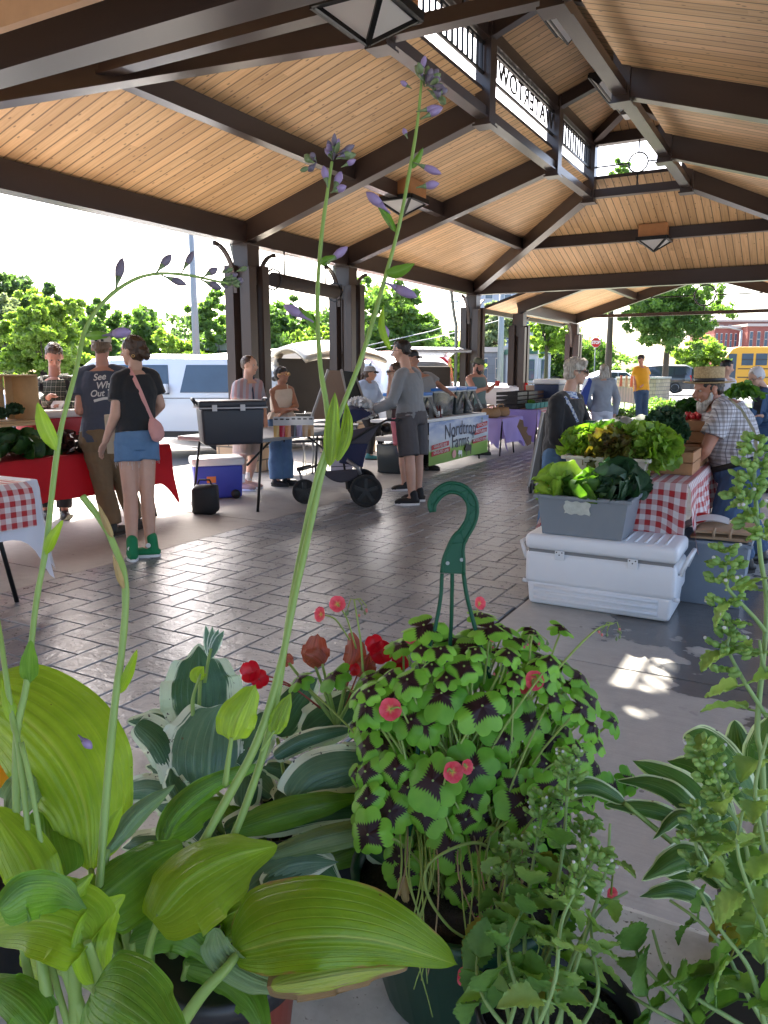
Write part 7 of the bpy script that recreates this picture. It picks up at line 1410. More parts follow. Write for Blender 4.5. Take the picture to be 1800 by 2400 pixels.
def pot(parent, c, r0, r1, h, mt, rim=None, soil=True, name='pot', n=36, square=False, fill=.018):
    c = Vector(c); m = MB(); n_ = 4 if square else n
    m.lathe([(r0, 0), (r1*.97, h-.02), (r1*1.0, h-.02), (r1*1.03, h), (r1*.96, h), (r1*.93, h-.03), (r0*.95, .01), (.001, .01)], c, n_, sm=not square); o = m.build(name, mt, parent)
    if rim: m = MB(); m.lathe([(r1*.99, h-.018), (r1*1.05, h-.018), (r1*1.05, h+.003), (r1*.97, h+.003)], c, n_, sm=not square); m.build('rim', rim, o)
    if soil: m = MB(); q = random.Random(4); m.lathe([(r1*.94, h-fill-.003), (r1*.6, h-fill+.004), (.001, h-fill)], c, n_); m.build('soil', SOIL, o)
    return o
TERRA = mat('red brown plastic pot', (.30, .045, .022), .42, 0, .12, 9, .05, 40)

# --- lime hosta
c = at(530, 2225, .68); HT = thing('hosta_plant', 'lime green hosta with tall flower stalks in a red brown pot, bottom left', 'potted plant', (c.x, c.y, .74)); random.seed(11)
pot(HT, (c.x, c.y, .742), .046, .064, .154, TERRA, BLACK)
K = lambda dx=0, dy=0, dd=0: (430+dx, 2300+dy, .655+dd)
prof_b = lambda t: (t**.72)*((1-t)**.62)/.385*1.0
leaf(HT, [(214, 2050, .655), (198, 1890, .675), (140, 1770, .70), (50, 1680, .73), (-70, 1610, .77)], 92, 128, HL, .03, .05, prof_b, pet=[(330, 2420, .62), (240, 2230, .61)], wave=.006, ph=1, nvv=60, nu=44, pleat=.0017, nv=11)
leaf(HT, [(365, 2150, .60), (440, 2065, .62), (540, 2010, .66), (645, 1983, .70)], 66, 104, HL, .035, -.045, pet=[(370, 2420, .63), (345, 2260, .61)], wave=.005, ph=2.2, cup=.006, lab='bright folded yellow green leaf in the centre')
leaf(HT, [(205, 2130, .60), (280, 2070, .63), (360, 2010, .67), (428, 1975, .70)], 48, 92, HLD, .02, -.01, pet=[(330, 2400, .64), (240, 2240, .61)])
leaf(HT, [(215, 2215, .55), (150, 2170, .55), (60, 2160, .56), (-60, 2190, .58)], 70, 92, HL, -.02, .03, pet=[(260, 2410, .58), (235, 2300, .56)], wave=.004, ph=.5, cup=-.01)
leaf(HT, [(225, 2300, .56), (222, 2210, .56), (250, 2140, .585), (290, 2100, .60)], 45, 38, HL, -.015, .015, pet=[(265, 2400, .57)], wave=.002, ph=2)
leaf(HT, [(215, 2318, .52), (280, 2350, .50), (350, 2400, .485), (440, 2480, .47)], 92, 88, HLD, .012, .012, pet=[(300, 2470, .56), (215, 2420, .54)], wave=.004, lab='dark green leaf spread out at the bottom edge')
leaf(HT, [(548, 2235, .60), (700, 2200, .585), (880, 2205, .60), (1075, 2262, .62)], 128, 62, HLB, .03, -.02, pet=[(400, 2440, .60), (470, 2335, .59), (530, 2270, .59)], pr=.0058, wave=.005, ph=3, cup=.008, lab='large leaf with a brown withered lower edge reaching right')
leaf(HT, [(640, 2310, .570), (740, 2292, .572), (840, 2275, .585), (950, 2268, .60)], 42, 40, hostamat('withered curled leaf edge', (.24, .32, .03), (.36, .40, .06), (1.4, 1.3, .5), .35, margin=(.24, .15, .07), mw=.62, vein=(.5, .5, .12)), .012, .016, wave=.006, name='curled_leaf_edge')
leaf(HT, [(505, 2180, .60), (525, 2235, .60), (600, 2290, .59), (720, 2325, .58)], 22, 40, HS, -.012, .01, wave=.004, name='leaf')
leaf(HT, [(430, 2255, .64), (520, 2275, .63), (590, 2340, .61), (630, 2440, .59)], 42, 48, HLD, .01, .02, pet=[(425, 2330, .65)])
leaf(HT, [(540, 1738, .70), (556, 1680, .70), (600, 1603, .71)], 42, 44, HL, .012, .006, prof_s, .002, pet=[(528, 1840, .70), (534, 1790, .70)], pr=.0028, lab='small upright spoon shaped leaf')
leaf(HT, [(640, 1722, .71), (655, 1680, .71), (682, 1624, .715)], 20, 22, HL, .006, .004, prof_s, .001, pet=[(612, 1760, .71)], pr=.002)
leaf(HT, [(110, 2405, .55), (50, 2340, .56), (-40, 2290, .58)], 45, 40, HLD, .01, .01)
leaf(HT, [(105, 2100, .58), (60, 2000, .59), (-30, 1880, .62)], 60, 52, HL, .02, .01, pet=[(200, 2400, .57), (130, 2200, .57)])
leaf(HT, [(245, 2000, .66), (320, 1905, .69), (408, 1840, .73)], 17, 24, HS, .006, .01, prof_s, .002, pet=[(300, 2300, .66), (240, 2110, .65)])
leaf(HT, [(372, 1990, .72), (410, 1905, .74), (500, 1835, .78), (625, 1788, .82)], 24, 26, HLD, .008, .01, prof_s, .003, pet=[(400, 2250, .69)])
leaf(HT, [(60, 2062, .57), (120, 2092, .56), (170, 2085, .57), (215, 2050, .58)], 26, 40, HL, .01, .02, wave=.002)
leaf(HT, [(300, 2210, .62), (400, 2180, .62), (470, 2210, .62), (525, 2275, .62)], 48, 42, HLD, .01, .01, pet=[(330, 2400, .63)])
leaf(HT, [(0, 2130, .53), (60, 2080, .54), (140, 2080, .56), (200, 2130, .57)], 30, 66, HLD, .006, .012, wave=.003) 
leaf(HT, [(150, 2060, .63), (120, 1990, .65), (110, 1930, .68), (95, 1870, .70)], 52, 60, HLD, .01, .02)
leaf(HT, [(235, 2130, .64), (260, 2060, .66), (300, 2040, .68), (330, 2055, .69)], 32, 32, HLD, .01, .01)
leaf(HT, [(20, 1905, .66), (60, 1850, .68), (110, 1800, .72)], 40, 36, HS, .01, .01, prof_s)
for i in range(34):      # the inner leaves of the clump
    q = random.Random(300+i); a = R_(q.uniform(15, 165)); R0 = q.uniform(120, 270); bx, by = 290+q.uniform(-170, 230), 2290+q.uniform(-90, 80); d0 = .66+.05*q.random(); x1, y1 = bx+math.cos(a)*R0*.45, by-math.sin(a)*R0*.7; x2, y2 = bx+math.cos(a)*R0*1.1, by-math.sin(a)*R0*.9
    leaf(HT, [(x1, y1, d0+.01), ((x1*.6+x2*.4), (y1*.6+y2*.4)-12, d0+.02), ((x1*.25+x2*.75), (y1*.25+y2*.75)-10, d0+.03), (x2, y2, d0+.04)], q.uniform(30, 50), q.uniform(30, 55), (HLD, HL, HLD)[i % 3], .012, .012, pet=[(330+q.uniform(-60, 90), 2410, .66)])
for a, b, c2 in (((330, 2420, .66), (355, 2200, .66), (360, 2100, .66)), ((250, 2440, .60), (235, 2280, .60), (245, 2120, .62)), ((400, 2400, .67), (430, 2250, .68), (480, 2130, .72)), ((430, 2430, .66), (455, 2300, .66), (500, 2180, .68)), ((120, 2420, .57), (105, 2300, .57), (85, 2190, .58)), ((180, 2430, .57), (170, 2250, .57), (150, 2130, .58)), ((300, 2440, .64), (310, 2290, .64), (290, 2160, .64)), ((360, 2430, .66), (390, 2300, .66), (420, 2210, .68))):
    stalk(HT, [a, b, c2], .0065, .0045, name='petiole', n=14)
s = stalk(HT, [(125, 2440, .62), (118, 2300, .62), (112, 2200, .62)], .003, .002, mat('dry brown stem', (.28, .20, .11), .8), 'dry_stem', 10)
# stalk arching left
S1 = stalk(HT, [(110, 2450, .60), (70, 2300, .60), (50, 2180, .60), (42, 2060, .61), (38, 1740, .63), (62, 1606, .64), (85, 1410, .66), (108, 1280, .67), (138, 1031, .69), (178, 870, .71), (201, 770, .73), (250, 700, .75), (315, 655, .78), (375, 641, .80), (440, 645, .82), (490, 655, .84), (535, 665, .85)], .0044, .0016, n=70)
for b, t, w, k in (((270, 684, .76), (287, 603, .77), 11, 0), ((365, 641, .79), (402, 596, .80), 10, 0), ((425, 641, .81), (454, 588, .82), 8, 0), ((378, 645, .80), (438, 668, .81), 9, 0), ((470, 655, .83), (521, 678, .84), 9, 0), ((475, 650, .83), (510, 628, .84), 9, 1)): bud(S1, b, t, w, LILD, GBUD)
for i in range(16): q = random.Random(i); x, y = 505+q.random()*50, 650+q.uniform(-14, 18); bud(S1, (x, y, .85), (x+16+q.random()*14, y+q.uniform(-14, 14), .86), 6, GBUD if i % 2 else LILD, GBUD)
bract(S1, (200, 790, .72), (228, 786, .71), (262, 786, .71), 9, HLD); bud(S1, (240, 787, .71), (308, 776, .70), 13, LILAC, LILD)
bract(S1, (132, 1055, .685), (105, 1000, .68), (88, 944, .68), 16); bract(S1, (108, 1300, .665), (122, 1262, .66), (148, 1218, .66), 11); bract(S1, (70, 1600, .64), (68, 1560, .635), (72, 1500, .63), 18, HLD)
bud(S1, (148, 1220, .66), (172, 1207, .66), 6, mat('dry brown stem', (0, 0, 0)), mat('dry brown stem', (0, 0, 0)), 'dry_flower')
S1b = stalk(HT, [(170, 2440, .60), (120, 2260, .60), (80, 2060, .60), (45, 1760, .62), (30, 1690, .63), (12, 1570, .64), (-8, 1440, .66), (-30, 1380, .67)], .0034, .0026, n=30); bract(S1b, (34, 1700, .63), (20, 1650, .63), (4, 1590, .64), 12)
stalk(HT, [(200, 2440, .60), (150, 2250, .60), (110, 2060, .60), (75, 1850, .61), (50, 1740, .62)], .003, .0025, n=20)
# broken stalk
S2 = stalk(HT, [(260, 2440, .62), (232, 2280, .62), (226, 2150, .62), (235, 2050, .625), (248, 1880, .64), (268, 1660, .655), (285, 1530, .665), (294, 1420, .67), (290, 1345, .675), (268, 1280, .68), (240, 1225, .68), (208, 1182, .68), (193, 1163, .68)], .0046, .0036, n=50)
bract(S2, (278, 1628, .66), (300, 1580, .655), (322, 1520, .65), 11); DRY = hostamat('papery dry bract', (.36, .26, .10), (.48, .38, .18), (1, .8, .5), .4, vein=(.5, .4, .2)); bract(S2, (265, 1262, .675), (248, 1225, .67), (228, 1178, .67), 7, DRY); bract(S2, (290, 1380, .665), (278, 1345, .66), (264, 1298, .66), 7, DRY)
bract(S2, (240, 1990, .64), (262, 1935, .64), (290, 1885, .64), 12, HL)
# two tall stalks
S3 = stalk(HT, [(400, 2420, .67), (410, 2200, .67), (452, 2030, .68), (500, 1930, .69), (600, 1745, .71), (655, 1570, .73), (690, 1400, .75), (730, 1220, .78), (752, 1120, .79), (772, 1040, .80), (765, 950, .81), (750, 850, .82), (744, 700, .84), (753, 560, .86), (766, 460, .87), (778, 380, .88)], .0060, .0024, n=70)
S4 = stalk(HT, [(430, 2420, .68), (460, 2200, .69), (510, 2030, .70), (560, 1930, .71), (622, 1750, .73), (655, 1600, .74), (680, 1430, .76), (712, 1260, .78), (745, 1110, .79), (790, 985, .80), (850, 830, .82), (900, 660, .85), (935, 530, .87), (960, 400, .89), (978, 290, .91), (988, 190, .92)], .0054, .0022, n=70)
leaf(S3, [(772, 1095, .79), (775, 1010, .785), (785, 918, .785)], 15, 21, HL, .006, .006, prof_s, .001, name='bract'); leaf(S3, [(790, 1080, .785), (810, 1010, .785), (812, 945, .79)], 12, 17, HL, .006, .002, prof_s, .001, name='bract')
def cluster(S_, x, y, d, n, R, seed, ml=LILD, dirs=(20, 160)):
    q = random.Random(seed)
    for i in range(n):
        a = R_(q.uniform(*dirs)); L = R*q.uniform(.75, 1.2); r0 = q.uniform(2, 14); x0, y0 = x+math.cos(a)*r0, y-math.sin(a)*r0+q.uniform(-8, 8); bud(S_, (x0, y0, d+q.uniform(-.01, .01)), (x0+math.cos(a)*L, y0-math.sin(a)*L, d+q.uniform(-.02, .02)), q.uniform(6, 8.5), (LILD, ml, GBUD)[i % 3], GBUD if i % 2 else LILD)
cluster(S3, 780, 372, .88, 12, 42, 1, LILAC, (10, 150)); cluster(S3, 745, 385, .88, 6, 26, 2, GBUD, (120, 230))
for b, t, w in (((768, 440, .87), (758, 388, .87), 9), ((780, 450, .87), (800, 402, .88), 10), ((775, 452, .87), (812, 436, .87), 9), ((800, 392, .87), (834, 374, .87), 7), ((762, 620, .84), (815, 578, .85), 10)): bud(S3, b, t, w, LILAC, GBUD)
for b, t, w in (((735, 755, .83), (664, 714, .84), 12), ((898, 660, .85), (978, 697, .83), 12)): bud(S3 if b[0] < 800 else S4, b, t, w, LILAC, LILAC, 'flower')
bract(S3, (745, 775, .83), (722, 745, .83), (700, 718, .83), 9, HLD); bract(S4, (905, 640, .85), (935, 636, .845), (972, 618, .84), 13, HLD); bract(S3, (750, 620, .845), (765, 610, .84), (785, 600, .84), 9, HLD); bract(S4, (915, 820, .82), (895, 770, .82), (898, 715, .83), 8)
cluster(S4, 996, 200, .92, 16, 38, 3, GBUD, (-40, 130)); cluster(S4, 1010, 215, .92, 10, 26, 4, GBUD, (-60, 60)); bud(S4, (985, 175, .92), (997, 130, .92), 7, LILAC, LILD)
for b, t, w in (((975, 262, .91), (1035, 250, .91), 8), ((985, 280, .91), (1038, 252, .91), 9), ((965, 208, .92), (938, 190, .92), 6), ((968, 380, .89), (1035, 408, .89), 9), ((975, 440, .88), (1030, 430, .88), 10), ((915, 500, .87), (858, 450, .87), 12), ((955, 325, .9), (945, 300, .9), 6), ((892, 745, .83), (908, 795, .83), 10)): bud(S4, b, t, w, LILAC, GBUD if w != 12 else LILAC)
bract(S4, (962, 395, .89), (978, 375, .89), (992, 345, .89), 7, HLD); bract(S4, (928, 545, .87), (905, 505, .87), (885, 480, .87), 8, HLD)
bud(HT, (183, 1722, .60), (216, 1755, .598), 10, LILAC, LILD, 'fallen_bud')

# --- variegated hosta
c = at(700, 1960, .98); VT = thing('hosta_plant', 'dark green hosta with white edged leaves in a small black pot, behind the lime one', 'potted plant', (c.x, c.y, .74)); pot(VT, (c.x+.03, c.y-.02, .742), .055, .075, .13, mat('navy black pot', (.008, .010, .018), .4), square=True)
stalk(VT, [(455, 1700, .98), (452, 1640, .98), (470, 1580, .98)], .004, .002, n=10)
V = lambda m_, a, b, mt=HV, **k: leaf(VT, m_, a, b, mt, k.pop('dl', .015), k.pop('dr', .015), **k)
V([(470, 1700, 1.02), (468, 1630, 1.03), (466, 1570, 1.04), (466, 1515, 1.05)], 92, 102, wave=.006); V([(488, 1848, .94), (492, 1770, .95), (503, 1700, .97), (520, 1650, .98)], 122, 100, HVB, wave=.006, dl=.03)
V([(640, 1722, 1.0), (670, 1670, 1.02), (705, 1625, 1.04), (745, 1588, 1.06)], 48, 62); V([(715, 1725, .99), (770, 1690, 1.0), (830, 1650, 1.02), (900, 1600, 1.04)], 62, 55, wave=.006)
V([(680, 1882, .88), (740, 1822, .89), (840, 1795, .90), (952, 1780, .92)], 62, 66, HVB, wave=.006, ph=1, lab='pale blue green leaf with a cream edge'); V([(640, 1775, .93), (700, 1740, .94), (770, 1718, .95), (845, 1706, .97)], 22, 26, HVB)
V([(600, 1940, .86), (760, 1895, .87), (940, 1895, .90), (1106, 1955, .92)], 42, 44); V([(615, 2008, .80), (750, 1962, .81), (900, 1938, .83), (1108, 1955, .86)], 20, 34, HS, prof=prof_s)
V([(850, 1972, .84), (960, 2020, .84), (1060, 2055, .85), (1145, 2092, .86)], 42, 40, wave=.006); V([(545, 2190, .76), (590, 2100, .78), (680, 2030, .80), (795, 2020, .82)], 55, 60, HVB)
V([(550, 1945, .83), (660, 1910, .84), (760, 1885, .85), (850, 1868, .87)], 36, 34, HLD); V([(320, 1695, .98), (370, 1740, .96), (400, 1800, .95), (415, 1850, .94)], 48, 38)
V([(95, 1925, .70), (140, 1920, .70), (180, 1935, .69), (215, 1965, .68)], 60, 55, HLD); V([(440, 1900, .90), (420, 1860, .91), (405, 1830, .92), (400, 1800, .93)], 30, 30, HV); V([(560, 1790, .96), (590, 1750, .97), (620, 1700, .98), (650, 1660, 1.0)], 60, 46, HV)
V([(700, 1990, .86), (760, 1950, .88), (840, 1930, .90), (930, 1925, .92)], 48, 44, HV); V([(620, 2080, .78), (690, 2050, .80), (750, 2030, .82), (800, 2075, .83)], 46, 44, HV); V([(380, 1960, .82), (430, 1930, .84), (470, 1900, .86), (520, 1880, .88)], 40, 36, HLD); V([(430, 1800, .98), (400, 1740, 1.0), (360, 1700, 1.02), (300, 1690, 1.03)], 34, 50, HV)
for i in range(26):      # lower leaves filling the clump
    q = random.Random(700+i); x0, y0 = q.uniform(380, 880), q.uniform(1830, 2060); a = R_(q.uniform(-10, 190)); L_ = q.uniform(110, 200); d0 = .98-.0006*(y0-1830)+q.uniform(-.03, .03); x2, y2 = x0+math.cos(a)*L_, y0-math.sin(a)*L_*.55
    V([(x0, y0, d0), (x0*.6+x2*.4, y0*.6+y2*.4-16, d0+.01), (x0*.25+x2*.75, y0*.25+y2*.75-14, d0+.02), (x2, y2, d0+.03)], q.uniform(28, 44), q.uniform(28, 44), (HV, HV, HLD, HVB)[i % 4])
for a, b, c2 in (((660, 2000, .93), (600, 1930, .93), (500, 1850, .95)), ((690, 2000, .94), (680, 1900, .95), (650, 1730, .99)), ((700, 2000, .94), (720, 1850, .96), (730, 1730, .99)), ((670, 2010, .92), (660, 1950, .9), (682, 1885, .885)), ((650, 2010, .93), (560, 1880, .96), (475, 1710, 1.01))): stalk(VT, [a, b, c2], .0045, .003, name='petiole', n=12)
bv = stalk(VT, [(466, 1690, 1.0), (468, 1620, 1.0), (470, 1595, 1.0)], .003, .003, n=8); leaf(bv, [(468, 1600, 1.0), (460, 1580, 1.0), (478, 1562, 1.0)], 14, 22, HL, .003, .003, prof_s, .0005, name='bract', nu=8, nvv=12)
b2 = stalk(VT, [(480, 1600, 1.02), (488, 1550, 1.02), (495, 1520, 1.02)], .003, .0025, n=8)
for t in ((482, 1465), (498, 1468), (512, 1475), (525, 1478)): leaf(b2, [(493, 1545, 1.02), ((493+t[0])/2, 1505, 1.02), (*t, 1.02)], 10, 10, VK if False else HVB, .002, .002, prof_s, .0005, name='bract', nu=6, nvv=10)

# --- four leaved shamrock in a hanging pot
c = at(1085, 2120, .83); OT = thing('shamrock_plant', 'four leaved purple centred shamrock with pink flowers in a green hanging pot', 'potted plant', (c.x, c.y, .74)); GP = mat('dark green plastic', (.008, .055, .028), .4, 0, .06, 9); pc = Vector((c.x, c.y, .742)); pot(OT, pc, .085, .118, .135, GP, fill=.01)
s = NT('purple centred shamrock leaf'); uv = s.sep(s.coord('UV')); U = s.math('MULTIPLY_ADD', uv[0], 2.0, -1.0); zz = s.math('ABSOLUTE', s.math('SUBTRACT', s.math('FRACT', s.math('MULTIPLY', U, 4.5)), .5)); e = s.math('ADD', uv[1], s.math('MULTIPLY', zz, .22)); e = s.math('ADD', e, s.math('MULTIPLY', s.math('ABSOLUTE', U), -.10)); k = s.math('MULTIPLY', s.math('SUBTRACT', s.math('MULTIPLY_ADD', s.n('ObjectInfo').outputs['Random'], .14, .37), e), 14.0, clamp=True)
n = s.noise(s.coord(), 35, 3); rn = s.n('ObjectInfo').outputs['Random']; g = s.ramp(s.math('MULTIPLY_ADD', rn, .35, s.math('MULTIPLY', n, .65)), [(.25, (.10, .29, .025)), (.65, (.24, .50, .055))]); c_ = s.mix(k, g, (.030, .008, .012)); s.col(c_); s.b.inputs['Roughness'].default_value = .5; s.bump(s.noise(s.coord(), 220, 3), .2, .001); s.transl(.38, s.mix(1.0, c_, (1.6, 1.9, .6), 'MULTIPLY')); OXL = s.m
OXS = mat('shamrock stem', (.30, .40, .10), .45, 0, .15, 30, transl=.3, tcol=(.4, .5, .1))
crown = pc+ZU*.13
def clover(c, nrm, size, seed, stem=True, origin=None, mb=None):
    q = random.Random(seed); x, y, z = frame(nrm, (q.uniform(-1, 1), q.uniform(-1, 1), .2)); m = mb or MB(); m.cm = 0; rot = q.random()*6.28
    for k in range(4):
        a = rot+k*math.pi/2+q.uniform(-.12, .12); d = x*math.cos(a)+y*math.sin(a); sd = z.cross(d); dr = q.uniform(.05, .75); S_ = size*q.uniform(.85, 1.1); fold = q.uniform(.05, .55)
        def fn(u, v):
            U = 2*u-1; w = .52*S_*(math.sin(math.pi*min(.98, .06+.70*v))**.9)*(1.0 if v < .9 else 1-.35*(v-.9)*10*abs(U)**3*.0-.0); 
            ln = S_*v*(1-.10*(1-abs(U)*1.6)**2*(v > .85) if abs(U) < .62 else 1-.13*(abs(U)-.62)*v)
            return c+d*(ln*math.cos(dr*v))+sd*(U*w)-z*(ln*math.sin(dr*v)*.8+abs(U)*w*fold)
        m.grid(fn, 8, 8, lambda u, v: (u, v))
    m.cm = 1
    if stem:
        o_ = origin or (crown+Vector((q.uniform(-.05, .05), q.uniform(-.05, .05), 0))); mid = o_.lerp(c, .55)+Vector((0, 0, .02))+(c-crown).normalized()*.0; m.tube(crom([o_, mid, c-z*.012, c+z*.001], 10), .0013, 5)
    if mb is None: m.build('leaf', [OXL, OXS], OT)
q = random.Random(21); cc = at(1115, 1690, .87); n_ = 0
spots = [(1035, 1625, .80, .042), (1130, 1655, .79, .042), (1100, 1560, .86, .036), (955, 1620, .82, .036), (905, 1665, .82, .032), (990, 1695, .80, .036), (1245, 1690, .82, .040), (1385, 1640, .86, .032), (1015, 1830, .77, .044), (1110, 1800, .78, .044), (1200, 1560, .86, .034), (1270, 1540, .90, .034), (1060, 1500, .92, .034), (940, 1510, .90, .034), (1180, 1470, .93, .03), (1025, 1470, .93, .030), (860, 1590, .90, .030), (780, 1580, .92, .032), (1440, 1690, .86, .026), (1400, 1740, .86, .024), (1330, 1660, .84, .03), (1190, 1950, .80, .034), (1120, 2120, .76, .036), (1340, 1780, .84, .03), (1440, 1850, .84, .028), (1480, 1830, .86, .026), (1250, 1480, .93, .03), (1320, 1470, .94, .026), (1130, 1440, .95, .03), (700, 1590, .95, .03)]
for x, y, d, sz in spots:
    p = at(x, y, d); nr = ((p-cc).normalized()*.7+ZU*.8-FW*.55); clover(p, nr, sz*.72, n_); n_ += 1
while n_ < 99:
    a = q.uniform(0, 6.28); r = math.sqrt(q.random()); x = 1110+300*r*math.cos(a); y = 1690+250*r*math.sin(a); d = .80+.16*q.random()+.0003*max(0, 1650-y)
    p = at(x, y, d); clover(p, (p-cc).normalized()*.6+ZU*.8-FW*.4, q.uniform(.021, .030), n_); n_ += 1
mm2 = MB()
for i in range(150):      # the crowd of smaller leaves inside and below
    a = q.uniform(0, 6.28); r = math.sqrt(q.random()); x = 1120+315*r*math.cos(a); y = 1745+255*r*math.sin(a); d = .80+.13*q.random()
    p = at(x, y, d); clover(p, (p-cc).normalized()*.6+ZU*.7-FW*.4, q.uniform(.014, .024), 500+i, mb=mm2)
for i in range(60):
    x, y = q.uniform(850, 1340), q.uniform(1800, 2090); p = at(x, y, q.uniform(.755, .82)); clover(p, (p-cc).normalized()*.5+ZU*.7-FW*.6, q.uniform(.016, .026), 900+i, mb=mm2)
tag(mm2.build('small_leaves', [OXL, OXS], OT), kind='stuff')
s = NT('pink petal'); uv = s.sep(s.coord('UV')); s.col(s.ramp(uv[1], [(0, (.55, .60, .05)), (.16, (.60, .20, .10)), (.3, (.62, .02, .05)), (1, (.75, .10, .14))])); s.transl(.3, (.9, .15, .2)); PK = s.m
def flower5(parent, c, nrm, R, mt=PK, n=5, name='flower', origin=None, stemm=None, cup=.5):
    x, y, z = frame(nrm, (.3, .2, 1)); m = MB()
    for k in range(n):
        a = 2*math.pi*k/n; d = x*math.cos(a)+y*math.sin(a); sd = z.cross(d); m.grid(lambda u, v: c+d*(R*v*(1-.10*abs(2*u-1)**2))+sd*((u-.5)*R*1.25*math.sin(.25+2.2*v))+z*(R*cup*v*v*.5+R*.1*(2*u-1)**2), 6, 6, lambda u, v: (u, v))
    if origin is not None: m.cm = 1; m.tube(crom([origin, origin.lerp(c, .5)+ZU*.01, c], 8), .0011, 5)
    return m.build(name, [mt, stemm or OXS], parent)
for i, (x, y, d, R, vx, o_) in enumerate([(791, 1416, .93, .017, 0, (835, 1520)), (753, 1440, .93, .016, -1, (820, 1500)), (1123, 1414, .95, .014, .6, (1115, 1480)), (960, 1494, .90, .013, .3, (960, 1560)), (915, 1662, .80, .020, 0, (960, 1700)), (1060, 1809, .765, .018, .3, (1040, 1840)), (1092, 1797, .768, .013, .8, (1080, 1830)), (1154, 1488, .88, .014, .2, (1150, 1530)), (1251, 1595, .82, .018, .1, (1245, 1640)), (1230, 1608, .83, .014, -.8, (1240, 1640)), (1129, 2165, .74, .016, .4, (1120, 2100)), (1086, 2286, .70, .015, .6, (1090, 2200)), (1432, 2095, .80, .012, .5, (1440, 2020))]):
    flower5(OT, at(x, y, d), -FW*1.0+RT*vx+ZU*.25, R*.60, origin=at(*o_, d))
for i, (pts) in enumerate(([(851, 1575, .92), (845, 1500, .92), (830, 1406, .92)], [(1300, 1576, .88), (1350, 1520, .89), (1400, 1474, .90), (1438, 1461, .90)], [(1110, 1600, .85), (1108, 1540, .86), (1120, 1500, .87)], [(1010, 1660, .82), (1012, 1600, .83), (1010, 1545, .83)], [(1245, 1600, .84), (1242, 1530, .85), (1248, 1490, .85)], [(1150, 1620, .82), (1172, 1570, .83), (1175, 1545, .83)])):
    st = stalk(OT, pts, .0019, .0013, OXS, 'flower_stem', 12); x, y, d = pts[-1]; qq = random.Random(i)
    for k in range(8): a = R_(qq.uniform(200, 350)); L = qq.uniform(14, 34); ex, ey = x+math.cos(a)*L*1.2, y-math.sin(a)*L*.9; m = MB(); m.tube([at(x, y, d), at((x+ex)/2, min(y, ey)-3, d), at(ex, ey, d)], .0006, 4); m.build('bud_stem', OXS, st) if k < 3 else None; bud(st, (ex, ey, d), (ex+qq.uniform(-4, 4), ey+13, d), 3.2, mat('pink bud', (.5, .12, .12), .5) if k % 3 == 0 else GBUD, GBUD)
# trailing pale stems over the pot
for i in range(26):
    qq = random.Random(100+i); x0 = qq.uniform(930, 1230); stalk(OT, [(x0+qq.uniform(-20, 20), 1880, .83), (x0+qq.uniform(-25, 25), 2040, .74), (x0+qq.uniform(-50, 50), 2200, .72), (x0+qq.uniform(-60, 60), 2330+qq.uniform(-90, 60), .72)], .0013, .0008, (OXS, mat('dry brown stem', (0, 0, 0)), OXS)[i % 3], 'trailing_stem', 14)
stalk(OT, [(1180, 2010, .80), (1110, 1975, .76), (1010, 2020, .73), (1000, 2090, .72), (1050, 2170, .72), (1110, 2210, .73)], .0022, .0016, OXS, 'trailing_stem', 30)
leaf(OT, [(945, 2050, .74), (948, 2085, .74), (955, 2118, .74)], 10, 14, DRY, .004, .004, prof_s, name='dead_leaf', nu=8, nvv=10); leaf(OT, [(975, 2145, .73), (985, 2165, .73), (1000, 2185, .73)], 9, 9, mat('yellow orange leaf', (.6, .30, .02), .5), .002, .002, prof_s, name='dead_leaf', nu=6, nvv=8)
# the hanger: hook, plate and three straps
HK = thing('pot_hanger', 'green plastic hook hanger standing up out of the shamrock', 'hanger', at(1060, 1560, .86)); HG_ = mat('glossy green plastic', (.003, .060, .028), .45, 0, .05, 20, spec=.25); D_ = .86
hp = [(1014, 1200, 5), (1013, 1180, 10), (1026, 1158, 13), (1046, 1145, 14), (1066, 1143, 14), (1088, 1152, 14), (1104, 1172, 14), (1108, 1198, 14), (1102, 1224, 14), (1088, 1248, 15), (1074, 1268, 17), (1067, 1290, 21), (1063, 1315, 27), (1061, 1344, 29)]
cs = crom([at(x, y, D_) for x, y, w_ in hp], 52); ws = crom([Vector((w_, 0, 0)) for x, y, w_ in hp], 52); L_, R__ = [], []
for i, p in enumerate(cs):
    t_ = (cs[min(i+1, 52)]-cs[max(i-1, 0)]).normalized(); n_ = t_.cross(FW).normalized(); w_ = ws[i].x*D_/F_PX*(.78 if i < 38 else .9); L_.append(p+n_*w_); R__.append(p-n_*w_)
m = MB()
for i in range(52): m.obox((L_[i]+R__[i+1]+L_[i+1]+R__[i])/4, (L_[i+1]+R__[i+1]-L_[i]-R__[i])*.26, (L_[i]-R__[i])/2, FW*.0008) if i < 0 else None
b = len(m.v)
for i in range(53): m.v += [tuple(L_[i]-FW*.0008), tuple(R__[i]-FW*.0008), tuple(L_[i]+FW*.0008), tuple(R__[i]+FW*.0008)]
for i in range(52): a = b+i*4; m.face((a, a+1, a+5, a+4)); m.face((a+2, a+6, a+7, a+3))
m.build('web', HG_, HK)
for E_ in (L_, R__): m = MB(); m.tube(E_, .0021, 8); m.build('edge_rib', HG_, HK)
for i in range(3, 40, 3): m = MB(); m.tube([L_[i] if i % 2 else R__[i], R__[i+3] if i % 2 else L_[i+3]], .0012, 5); m.build('cross_rib', HG_, HK)
for x, y in ((1049, 1320), (1082, 1312)): m = MB(); m.lathe([(.0022, 0), (.0022, .0008)], at(x, y, D_-.001), 10, ax=-FW); m.build('rivet_hole', mat('grey hole', (.25, .27, .26), .6), HK)
